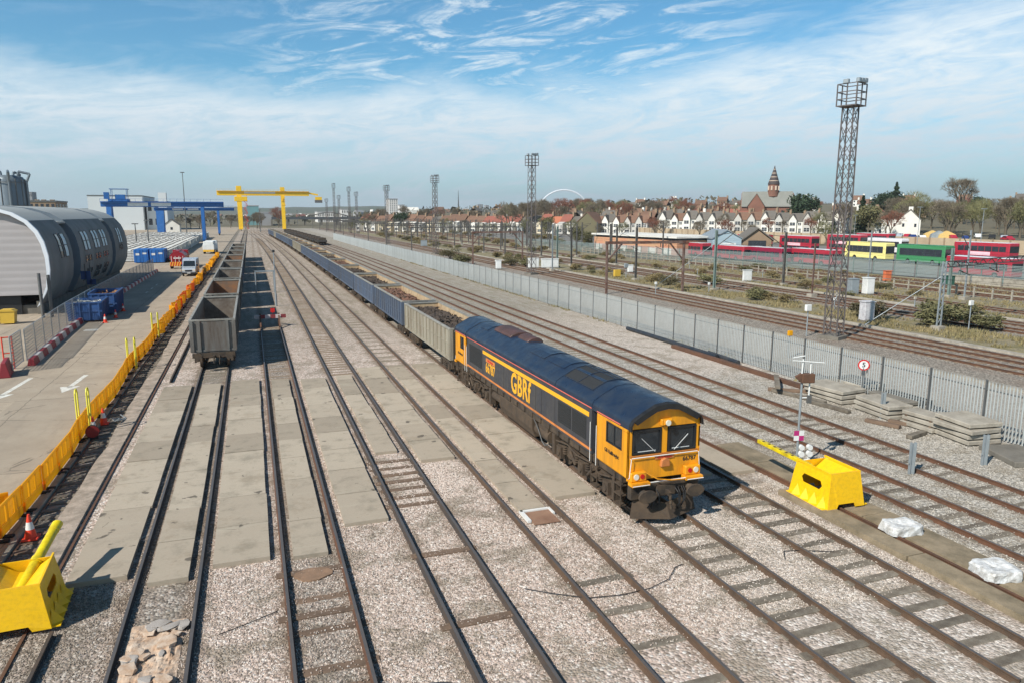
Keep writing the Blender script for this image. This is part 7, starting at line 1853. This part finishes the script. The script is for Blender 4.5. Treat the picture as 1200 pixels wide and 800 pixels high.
# church
p = Vector((at(898, 250, 292).x, 292, 0)); zc = terr(p.x, p.y)
m_stone = M('church_brick', sr(132, 92, 76), .9, 0, .15, .4, sr(104, 78, 66), .4, .3); m_croof = M('church_slate', sr(132, 132, 124), .8, 0, .1, .3, sr(108, 110, 104), .4, .2); m_band = M('stone_band', sr(196, 176, 156), .8, 0, .1)
ch = thing('church', 'brick church with grey slate roofs and a striped octagonal spire', 'church', (p.x, p.y, 0), R(-37))
mb = MB(); mb.box(-12, 12, -4, 4.5, 0, 13.0); mb.prism([(-4, 13.0), (4.5, 13.0), (.25, 19.2)], -11.8, 11.8, 'x'); mb.prism([(-8.6, 0), (-1.2, 0), (-1.2, 12.8), (-4.9, 18.6), (-8.6, 12.8)], -6.5, 0, 'y'); mb.build('wall', m_stone, ch, fix=True)
mb = MB(); mb.prism([(-4.6, 12.6), (.25, 19.4), (5.1, 12.6), (5.1, 13.0), (.25, 19.9), (-4.6, 13.0)], -11.6, 11.4, 'x'); mb.prism([(-9.2, 12.4), (-4.9, 18.8), (-.6, 12.4), (-.6, 12.8), (-4.9, 19.2), (-9.2, 12.8)], -6.2, .5, 'y')
mb.add([(-7.9, -6.3, 12.6), (-1.9, -6.3, 12.6), (-4.9, -4.5, 19.0)], [(0, 1, 2)]); mb.build('roof', m_croof, ch, fix=True)
mb = MB(); mb.prism([(8.2, 13.0), (11.5, 13.0), (12.2, 13.0)], -4, -3.9, 'y') if 0 else None
for x in (3.5, 6.5, 9.5): mb.box(x, x+.9, -4.1, -3.98, 7, 11)
mb.tube((12.02, 0.2, 14.5), (12.1, .2, 14.5), 1.3, n=14); mb.build('window', m_win, ch)
mb = MB(); mb.tube((2.6, .2, 17.5), (2.6, .2, 23.2), 2.6, 2.5, 8); sp_ = mb.build('tower', m_stone, ch)
mb = MB()
for k in range(8): a_ = 2*pi*(k+.5)/8; mb.box(2.6+cos(a_)*2.42-.35, 2.6+cos(a_)*2.42+.35, .2+sin(a_)*2.42-.35, .2+sin(a_)*2.42+.35, 20.4, 22.4)
mb.build('belfry_opening', m_band, sp_)
mb = MB(); zz, rr = 23.2, 2.75
for k in range(9):
    h_ = 1.5 if k % 2 == 0 else .28; r2 = rr-2.75*(h_/8.6); mb.tube((2.6, .2, zz), (2.6, .2, zz+h_), rr, max(.12, r2), 8, k % 2); zz += h_; rr = max(.12, r2)
mb.build('spire', [M('spire_slate', sr(70, 62, 60), .8, 0, .1), m_band], ch)
# ================================================================ TREES
m_bark = M('bark', sr(104, 92, 78), .95, 0, .25, 1, sr(84, 82, 64), .5, 1)
m_twig = M('twigs_grey', sr(120, 108, 92), .95, 0, .2, 1, sr(98, 92, 72), .5, .6, rnd=.15); m_twigr = M('twigs_red', sr(132, 88, 70), .95, 0, .2, 1, rnd=.1); m_twigo = M('twigs_olive', sr(126, 122, 84), .95, 0, .2, 1, sr(98, 100, 66), .5, .6, rnd=.15)
m_ever = M('evergreen', sr(52, 68, 44), .9, 0, .3, 1, sr(36, 50, 34), .5, .8, rnd=.15); m_bush = M('bush_green', sr(104, 104, 70), .95, 0, .3, 1, sr(118, 108, 74), .5, 1.2, rnd=.2)
def tree_meshes(seed, h=10, spread=.5, depth=5, twigm=m_twig, name='crown'):
    rs = random.Random(seed); tr = MB(); tw = MB()
    def tri(p, d, l, w_):
        s_ = d.cross(Vector((rs.uniform(-1, 1), rs.uniform(-1, 1), rs.uniform(-1, 1)))).normalized()*w_
        tw.add([p-s_, p+s_, p+d*l], [(0, 1, 2)])
    def br(p, d, l, r, k):
        e_ = p+d*l; (tr if k < 2 else tw).tube(p, e_, r, r*.68, 6 if k < 2 else 4, caps=False)
        if k >= depth:
            for q_ in range(5):
                d2 = (d+Vector((rs.gauss(0, .55), rs.gauss(0, .55), rs.gauss(.1, .4)))).normalized(); tri(e_-d*l*rs.random()*.6, d2, l*rs.uniform(.8, 1.6), max(.026, r*.7))
            return
        n_ = 3 if k < 3 else (3 if rs.random() < .6 else 2)
        for q_ in range(n_):
            a_ = 2*pi*(q_+rs.random()*.7)/n_; t_ = spread*rs.uniform(.55, 1.25); b1 = d.orthogonal().normalized(); b2 = d.cross(b1)
            d2 = (d*cos(t_)+(b1*cos(a_)+b2*sin(a_))*sin(t_)+Vector((0, 0, .12))).normalized()
            br(p+d*l*rs.uniform(.7, 1.0), d2, l*rs.uniform(.66, .86), r*.62, k+1)
        if k > 1 and rs.random() < .5: tri(p+d*l*.5, (d+Vector((rs.gauss(0, .5), rs.gauss(0, .5), .2))).normalized(), l*.9, max(.026, r*.5))
    br(Vector((0, 0, -.2)), Vector((rs.uniform(-.05, .05), rs.uniform(-.05, .05), 1)).normalized(), h*.26, h*.028, 0)
    return tr.mesh('trunk', m_bark), tw.mesh(name, twigm)
def leafy_mesh(seed, h, r, n, shape='cone', mat=m_ever, size=.35):
    rs = random.Random(seed); mb = MB()
    lobes = [(rs.uniform(-.5, .5)*r, rs.uniform(-.5, .5)*r, rs.uniform(.3, .85)*h, rs.uniform(.3, .55)*r) for _ in range(14)]
    for k in range(n):
        if shape == 'cone':
            z = h*(.08+.92*rs.random()**1.2); rr = r*(1-z/h)**.8*(.75+.35*sin(z*5+seed)); a_ = rs.uniform(0, 2*pi); q_ = rs.random()**.4; c_ = Vector((cos(a_)*rr*q_, sin(a_)*rr*q_, z))
        else:
            lx, ly, lz, lr = rs.choice(lobes); v = Vector((rs.gauss(0, 1), rs.gauss(0, 1), rs.gauss(0, 1))).normalized()*lr*rs.random()**.35; v.z *= .8 if shape != 'bush' else .6; c_ = Vector((lx, ly, lz))+v
            if c_.z < .05: c_.z = rs.uniform(.05, .4)
        a, b2 = Vector((rs.gauss(0, 1), rs.gauss(0, 1), rs.gauss(0, 1))).normalized()*size*rs.uniform(.5, 1.2), Vector((rs.gauss(0, 1), rs.gauss(0, 1), rs.gauss(0, 1))).normalized()*size*rs.uniform(.4, 1)
        mb.add([c_-a, c_+b2, c_+a, c_-b2], [(0, 1, 2, 3)])
    return mb
TM = [tree_meshes(1, 10, .48, 6), tree_meshes(2, 10, .6, 6), tree_meshes(5, 10, .42, 6), tree_meshes(8, 10, .55, 6, m_twigo), tree_meshes(9, 10, .5, 6, m_twigr)]
def etrunk(h): mb = MB(); mb.tube((0, 0, -.2), (0, 0, h), .28, .1, 7); return mb.mesh('trunk', m_bark)
EM = [(etrunk(8), leafy_mesh(3, 10, 2.6, 2600, 'cone').mesh('crown', m_ever)), (etrunk(6), leafy_mesh(4, 9, 4.6, 3000, 'round').mesh('crown', m_ever)), (etrunk(5), leafy_mesh(6, 9, 4.6, 2600, 'round', size=.3).mesh('crown', m_bush))]
def tree(x, y, h, kind, label, group=None, z=None, name='bare_tree'):
    z = terr(x, y) if z is None else z
    t = thing(name, label, 'tree', (x, y, z), rs.uniform(0, 6), group); k = h/10; t.scale = (k, k, k)
    trm, crm = (TM[kind] if kind < 10 else EM[kind-10])
    for nm, me in (('trunk', trm), ('crown', crm)): o = bpy.data.objects.new(nm, me); col.objects.link(o); o.parent = t
    return t
def tree_px(px, top, Y, kind, label, name='bare_tree', group=None, f=1.0):
    p = at(px, top, Y); z = max(0, terr(p.x, Y)); h = (p.z-z)*f
    return tree(p.x, Y, max(2, h), kind, label, group, z, name)
L_ = [(886, 225, 300, 11, 'big dark evergreen', 'evergreen_tree')]
tree_px(943, 221, 262, 11, 'broad dark evergreen tree right of the church', 'evergreen_tree', f=.98)
tree_px(1012, 232, 215, 10, 'dark pointed conifer behind the tall tower at right', 'conifer', f=1.05); tree_px(1020, 238, 210, 13-1, 'olive green leafy tree right of the tall tower', 'leafy_tree', f=1.1); tree_px(1036, 226, 300, 11, 'dark evergreen on the skyline left of the white house', 'evergreen_tree', f=1.1); tree_px(1051, 218, 320, 10, 'dark pointed conifer on the skyline above the white house', 'conifer', f=1.1); tree_px(1048, 224, 330, 11, 'second dark evergreen on the skyline behind the pointed conifer', 'evergreen_tree', f=1.1)
tree_px(977, 255, 190, 10, 'narrow dark conifer by the end of the white terrace', 'conifer', f=1.0); tree_px(1146, 228, 330, 11, 'dark evergreen on the skyline at far right', 'evergreen_tree'); tree_px(640, 250, 280, 12, 'rounded green tree before the white terrace', 'leafy_tree'); tree_px(675, 262, 205, 12, 'green shrubby tree left of the orange workshop', 'leafy_tree'); tree_px(690, 268, 190, 12, 'low green shrub tree touching the orange workshop', 'leafy_tree')
big = [(1132, 210, 250, 0, 'tall open bare tree standing out on the skyline'), (1078, 228, 215, 3, 'wide bare tree in front of the white house'), (1094, 236, 232, 1, 'round bare tree right of the white house'), (1122, 240, 190, 3, 'broad olive bare tree before the car park'), (1152, 236, 185, 3, 'broad olive bare tree right of the lamp post'), (1183, 232, 180, 0, 'tall bare tree near the right edge'), (1200, 238, 170, 3, 'bare tree cut by the right edge'),
    (1062, 236, 240, 2, 'slim bare tree over the white house roof'), (990, 240, 225, 0, 'bare tree directly behind the tall tower'), (960, 250, 230, 3, 'olive bare tree over the end of the terrace'), (970, 262, 175, 3, 'low bushy bare tree before the terrace end'), (1110, 250, 200, 1, 'small bare tree in the car park'), (1170, 244, 215, 2, 'bare tree behind the two broad olive ones'),
    (852, 258, 225, 4, 'reddish bare tree in front of the white terrace, left one'), (902, 256, 222, 4, 'reddish bare tree in front of the white terrace, right one'), (880, 262, 215, 0, 'grey bare tree between the two reddish ones'), (820, 258, 240, 1, 'grey bare tree over the garage roof'), (690, 231, 480, 0, 'broad bare tree on the skyline right of the white arch'), (706, 233, 470, 1, 'round bare tree on the skyline, second right of the arch'), (770, 233, 480, 1, 'bare tree on the skyline above the grey roofs'), (786, 231, 500, 4, 'reddish pointed bare tree on the skyline'), (795, 236, 470, 0, 'low bare tree beside the reddish pointed one')]
for px, top, Y, k, lb in big: tree_px(px, top, Y, k, lb, f=1.28 if px > 950 else 1.15)
for i in range(150):
    px = rs.uniform(820, 872) if i < 12 else (rs.uniform(420, 570) if i < 36 else (rs.uniform(1040, 1215) if i < 84 else rs.uniform(590, 960)))
    Y = rs.uniform(400, 600) if px < 900 else rs.uniform(180, 330)
    top = 238+rs.uniform(-4, 5) if px < 965 else 238+rs.uniform(-8, 10)
    if 84 <= i and px < 965: Y = rs.uniform(330, 500); top = 236+rs.uniform(-4, 5)
    if px < 570: Y = rs.uniform(400, 620); top = 247+rs.uniform(-6, 4)
    tree_px(px, top, Y, rs.choice((0, 1, 2, 3, 4)), 'smaller bare winter tree among the houses on the skyline', group='smaller bare trees on the skyline', f=1.1)
for i in range(30):   # trees beyond the storage yard and at the yard end
    px = rs.uniform(196, 345) if i < 22 else rs.uniform(120, 200); Y = rs.uniform(480, 640)
    tree_px(px, rs.uniform(246, 256), Y, rs.choice((0, 1, 2)), 'bare winter tree in the thin wood beyond the storage yard', group='bare trees beyond the storage yard', f=1.1)
for i in range(22):
    s = -85+i*11+rs.uniform(-4, 4); p = base+AL*s-NRM*rs.uniform(8, 24); tree(p.x, p.y, rs.uniform(5.5, 9.5), rs.choice((0, 1, 3, 4, 3)), 'garden tree without leaves standing in front of the white terrace', 'bare garden trees before the terrace')
tree_px(326, 240, 560, 4, 'brownish bare tree between the legs of the yellow crane'); tree_px(470, 249, 400, 11, 'dark rounded evergreen beside the white tent', 'evergreen_tree', f=1.1)
# scrub on the main line
def bush(x, y, r, kind, label, grp=None):
    t = thing('bush', label, 'bush', (x, y, -.05), rs.uniform(0, 6), grp); t.scale = (r/4.6, r/4.6, r/8.5)
    for me, nm in ((BM[kind], 'foliage'), (BT, 'stems')): o = bpy.data.objects.new(nm, me); col.objects.link(o); o.parent = t
BM = [leafy_mesh(31, 8, 5.6, 1500, 'bush', size=.42).mesh('foliage', m_bush), leafy_mesh(32, 8, 5.6, 1500, 'bush', size=.38).mesh('foliage', M('bush_olive', sr(98, 92, 62), .95, 0, .3, 1, sr(84, 76, 58), .5, 1.2, rnd=.2)), leafy_mesh(33, 8, 5.6, 1100, 'bush', size=.45).mesh('foliage', M('dry_scrub', sr(138, 122, 84), .95, 0, .3, 1, sr(110, 100, 70), .5, 1, rnd=.2))]
mb = MB(); [mb.tube((0, 0, 0), (rs.uniform(-2, 2), rs.uniform(-2, 2), rs.uniform(2, 5)), .12, .04, 5) for _ in range(9)]; BT = mb.mesh('stems', m_bark)
big_b = [(37.2, 132, 2.2, 0, 'large rounded green bush behind the fence by the second gantry'), (54.5, 44.6, 2.2, 0, 'green bush around the foot of the lattice mast'), (52.5, 50.5, 1.8, 1, 'dark green bush between tall tower and graffiti cabinet'), (57.0, 47.5, 2.0, 0, 'green scrub right of the lattice mast'), (56.5, 42.5, 1.6, 0, 'low green scrub near the right photo edge'),
    (44.6, 126, 1.8, 1, 'dark green bush right of the second gantry'), (46.3, 122.5, 1.6, 0, 'green bush beside the white equipment box'), (58.0, 83, 1.6, 0, 'green clump left of the pale green mast'), (52.2, 84, 1.5, 1, 'green clump beside the nearest gantry'), (52.5, 66.5, 1.5, 0, 'green clump right of the pale green mast'), (39.5, 150, 2.4, 1, 'dark bush left of the second gantry')]
for x, y, r, k, lb in big_b: bush(x, y, r, k, lb)
for i in range(150):
    rg = rs.choice(((49.5, 55, 38, 150), (49.5, 55, 100, 260), (64.5, 66.8, 50, 150), (71.5, 77, 50, 200), (81.5, 90, 60, 220), (50, 55, 150, 330), (62, 92, 150, 420), (92, 120, 200, 400)))
    bush(rs.uniform(*rg[:2]), rs.uniform(*rg[2:]), rs.uniform(.5, 1.3)+(.8 if rg[3] > 300 else 0), rs.choice((0, 2, 2, 2)), 'small scrubby bush in the rough ground between the tracks', 'small scrubby bushes on the main line')
# dry grass tufts
mb = MB()
for i in range(16000):
    rg = rs.choice(((49.6, 55, 36, 110), (64.2, 66.8, 45, 120), (71.3, 77, 48, 130), (82, 91, 55, 130), (49.6, 55, 36, 80), (28.7, 29.9, 30, 150)))
    x, y = rs.uniform(*rg[:2]), rs.uniform(*rg[2:])
    if NZ.noise((x*.4, y*.25, 0)) < -.1: continue
    for k in range(2):
        a_ = rs.uniform(0, 6.3); h_ = rs.uniform(.12, .38)*(.6 if rg[0] < 30 else 1); w_ = .05
        mb.add([(x-w_*cos(a_), y-w_*sin(a_), 0), (x+w_*cos(a_), y+w_*sin(a_), 0), (x+rs.uniform(-.15, .15), y+rs.uniform(-.15, .15), h_)], [(0, 1, 2)])
tag(mb.build('dry_grass', M('dry_grass', sr(150, 134, 98), .95, 0, .3, .6, sr(106, 104, 66), .5, .4)), kind='stuff')
# parked cars beyond the wall
def make_car(label, mat):
    t = thing('parked_car', label, 'car', (0, 0, 0)); W = .88
    mb = MB(); mb.prism([(0, .3), (0, .75), (.9, .92), (1.5, 1.4), (2.9, 1.42), (3.7, .95), (4.2, .88), (4.2, .3)], -W, W, 'x'); mb.build('body', mat, t, fix=True, bevel=.06)
    mb = MB(); mb.prism([(1.05, .95), (1.55, 1.36), (2.85, 1.38), (3.5, .98)], -W-.01, W+.01, 'x'); mb.build('glass', m_glass, t, fix=True); vehicle_wheels(t, W, (.8, 3.3), .31, .18); return t
cc = [('white', m_white), ('silver grey', m_silver), ('dark blue', M('car_blue', sr(40, 60, 110), .35)), ('black', m_black), ('red', m_bred)]
C0 = make_car('', m_white); k = 0
for i, px in enumerate((1010, 1018, 1026, 1034, 1044, 1056, 1064, 1074, 1086, 1098, 1106, 1122, 1134, 1150, 1166, 1180, 1190)):
    Y = 176+((i*37) % 21)-(px-1010)*.16; X = at(px, 250, Y).x; z = terr(X, Y); cn_, cm = cc[(i*3+1) % 5]
    o = C0 if i == 0 else dup(C0, mats={'white_paint': cm} if cm is not m_white else None)
    if i == 0: cn_ = 'white'
    o.location = (X, Y, z+.02); o.rotation_euler.z = R(rs.uniform(-60, -20)); o['label'] = '%s parked car behind the tan wall, %s from the left of its row' % (cn_, ('first', 'second', 'third', 'fourth', 'fifth', 'sixth', 'seventh', 'eighth', 'ninth', 'tenth', 'eleventh', 'twelfth', 'thirteenth', 'fourteenth', 'fifteenth', 'sixteenth', 'last')[i]); o['group'] = 'cars parked behind the tan wall'
for px, Y, h, lb in ((1078, 135, 11, 'street lamp between the green coach and the white house'), (1153, 120, 10.5, 'street lamp above the rightmost double decker bus'), (1003, 185, 9, 'street lamp right of the tall tower')):
    X = at(px, 250, Y).x; mb = MB(); mb.tube((X, Y, 0), (X, Y, h), .09, .05, 7); mb.box(X-.8, X+.8, Y-.1, Y+.1, h-.1, h+.05); tag(mb.build('street_lamp', m_galv), lb, 'street lamp')
m_tarp = M('tarp_yellow', sr(214, 180, 110), .8, 0, .15)
for px, Y, m_, nm in ((1095, 176, m_tarp, 'sand coloured'), (1103, 172, m_galv, 'blue grey'), (1112, 170, m_tarp, 'yellow ochre')):
    X = at(px, 250, Y).x; mb = MB(); mb.prism([(-2.6, 0), (2.6, 0), (2.2, 1.5), (0, 2.6), (-2.2, 1.5)], -1.6, 1.6, 'y'); tag(mb.build('tent', m_, None, (X, Y, terr(X, Y)), rotz=R(-40), fix=True), nm+' covered market style tent behind the tan wall', 'tent')
# ================================================================ DISTANCE
m_far = M('far_building', sr(214, 210, 204), .8, 0, .05, .05); m_farb = M('far_building_grey', sr(150, 150, 150), .8, 0, .1, .05)
def far_block(px0, px1, top, Y, m_, label, d=18, cols=5, rows_=6, name='tower_block'):
    a_ = at(px0, top, Y); b2 = at(px1, top, Y); return block_building(name, label, a_.x, b2.x, Y, Y+d, a_.z, m_, cols, rows_, (0,), m_farb, .8, ww=.4)
far_block(456, 466, 234, 700, m_far, 'tall white tower block on the skyline left of centre', rows_=14, cols=4); far_block(468, 474, 241, 760, m_far, 'shorter white block right of the tall white tower block', rows_=8, cols=3); far_block(372, 391, 249, 720, m_far, 'long white low building left of the distant towers', d=30, cols=9, rows_=2, name='distant_building'); far_block(400, 408, 246, 700, m_far, 'small white building among the distant floodlight towers', cols=3, rows_=3, name='distant_building')
far_block(289, 303, 242, 620, M('green_clad', sr(108, 148, 150), .7, 0, .05, .1), 'teal green clad industrial building beside the yellow crane', d=30, cols=0, rows_=1, name='industrial_building'); far_block(303, 318, 250, 600, m_farb, 'low grey industrial building right of the teal one', d=30, cols=0, rows_=1, name='industrial_building')
far_block(560, 566, 240, 2200, m_farb, 'faint grey tower on the horizon left of the tall floodlight tower', cols=3, rows_=8); far_block(569, 573, 241, 2250, m_farb, 'second faint grey tower on the horizon', cols=3, rows_=8); far_block(33, 37, 226, 900, m_farb, 'small bluish block showing between silo and brick building', cols=2, rows_=5)
mb = MB(); p = at(537, 223, 900); mb.tube((p.x, 900, 0), (p.x, 900, p.z), 1.6, .15, 8); tag(mb.build('mast_spire', m_galvd), 'faint slender spire pole on the skyline between two floodlight towers', 'spire')
mb = MB(); p = at(474, 254, 420); mb.add([(-4.5, -4.5, 0), (4.5, -4.5, 0), (4.5, 4.5, 0), (-4.5, 4.5, 0), (-4.5, -4.5, 3), (4.5, -4.5, 3), (4.5, 4.5, 3), (-4.5, 4.5, 3), (0, 0, 7.4)], [(4, 5, 8), (5, 6, 8), (6, 7, 8), (7, 4, 8), (0, 1, 5, 4), (1, 2, 6, 5), (2, 3, 7, 6), (3, 0, 4, 7)]); tag(mb.build('marquee', m_white, None, (p.x, 420, 1.0), fix=True), 'white pointed marquee tent left of the white houses', 'tent')
# road bridge over the far end
t = thing('road_bridge', 'dark steel road bridge crossing the far end of the yard', 'bridge', (at(318, 250, 590).x, 590, 0)); W = at(470, 250, 590).x-at(318, 250, 590).x
mb = MB(); mb.box(0, W, 0, 9, 5.2, 7.0); mb.build('deck', M('bridge_dark', sr(74, 78, 82), .8, 0, .15, .3), t)
mb = MB()
for i in range(9): mb.box(W*i/8-.6, W*i/8+.6, 1, 8, 0, 5.2)
mb.build('piers', m_concd, t)
mb = MB(); x0_, x1_ = W*.27, W*.60; pts2 = [(x0_+(x1_-x0_)*k/14, 7.0+3.4*sin(pi*k/14)) for k in range(15)]
for (xa, za), (xb, zb) in zip(pts2, pts2[1:]):
    for y in (.3, 8.7): mb.bar((xa, y, za), (xb, y, zb), .5); mb.bar((xb, y, 7), (xb, y, zb), .2)
mb.build('arch_truss', m_mastd, t)
# stadium arch
D = 5700; pc = at(660.5, 250, 1); dirx = pc.x; Yd = 5100
ax = at(637, 250, Yd).x; bx = at(684, 250, Yd).x; cx_ = (ax+bx)/2; wd_ = (bx-ax)/2*1.12; zt_ = at(660, 223, Yd).z
mb = MB(); P_ = []
for k in range(41): a_ = pi*k/40; P_.append((cx_+cos(a_)*wd_, Yd-cos(a_)*60, 8+(zt_-8)*sin(a_)))
for p, q_ in zip(P_, P_[1:]): mb.tube(p, q_, 6.0, n=8, caps=False)
tag(mb.build('stadium_arch', M('arch_white', sr(236, 238, 240), .5, 0, .02)), 'huge white stadium arch on the horizon', 'arch')
mb = MB(); mb.tube((cx_+20, Yd+100, 0), (cx_+20, Yd+100, 60), 140, 125, 32); tag(mb.build('stadium', m_far, None), 'low pale stadium roof under the white arch', 'stadium')
# scattered far buildings in the town
for i in range(70):
    px = rs.uniform(100, 1190); Y = rs.uniform(750, 2300); p = at(px, 246, Y)
    if p.x/Y < .12: hgt = rs.uniform(4, 9)
    else: hgt = terr(p.x, Y)+rs.uniform(5, 9)
    w_ = rs.uniform(6, 18); mb = MB(); mb.prism([(-4, 0), (4, 0), (4, 5), (0, 8), (-4, 5)], -w_/2, w_/2, 'x', 0); o = mb.build('distant_house', rs.choice((m_render, m_brick, m_roofb, m_roofr, m_farb)), None, (p.x, Y, max(0, hgt-6)), rotz=rs.uniform(-.8, .8), fix=True)
    tag(o, 'tiny distant house in the hazy town', 'house', 'tiny distant houses in the hazy town')
# woods: far-off belt that reads as one mass
mb = MB()
for i in range(9000):
    px = rs.uniform(60, 1210); Y = rs.uniform(600, 2000); p = at(px, 246, Y); zt = max(0, terr(p.x, Y)) if p.x/Y > .1 else 0
    n_ = NZ.noise((px*.035, Y*.002, 0))
    if n_ < -.12: continue
    c_ = Vector((p.x, Y, zt+rs.uniform(0, 7+4*n_))); s_ = rs.uniform(1.2, 3.2)
    a_ = Vector((rs.gauss(0, 1), rs.gauss(0, 1), rs.gauss(0, 1))).normalized()*s_; b2 = Vector((rs.gauss(0, 1), rs.gauss(0, 1), rs.gauss(0, 1))).normalized()*s_*.7
    mb.add([c_-a_, c_+b2, c_+a_, c_-b2], [(0, 1, 2, 3)])
tag(mb.build('distant_wood', M('distant_wood', sr(98, 88, 72), .95, 0, .3, .02, sr(70, 76, 54), .6, .01)), kind='stuff')
# ================================================================ HAZE
HAZE = True
if HAZE:
    m = bpy.data.materials.new('haze'); m.use_nodes = True; nt = m.node_tree; nt.nodes.clear(); o_ = nt.nodes.new('ShaderNodeOutputMaterial'); v_ = nt.nodes.new('ShaderNodeVolumePrincipled')
    v_.inputs['Color'].default_value = (.92, .95, 1, 1); v_.inputs['Density'].default_value = .00010; v_.inputs['Anisotropy'].default_value = .2
    nt.links.new(v_.outputs[0], o_.inputs['Volume'])
    mb = MB(); mb.box(-6500, 7500, -400, 9500, -8, 260); tag(mb.build('haze', m), kind='stuff')
    sc.cycles.volume_bounces = 0
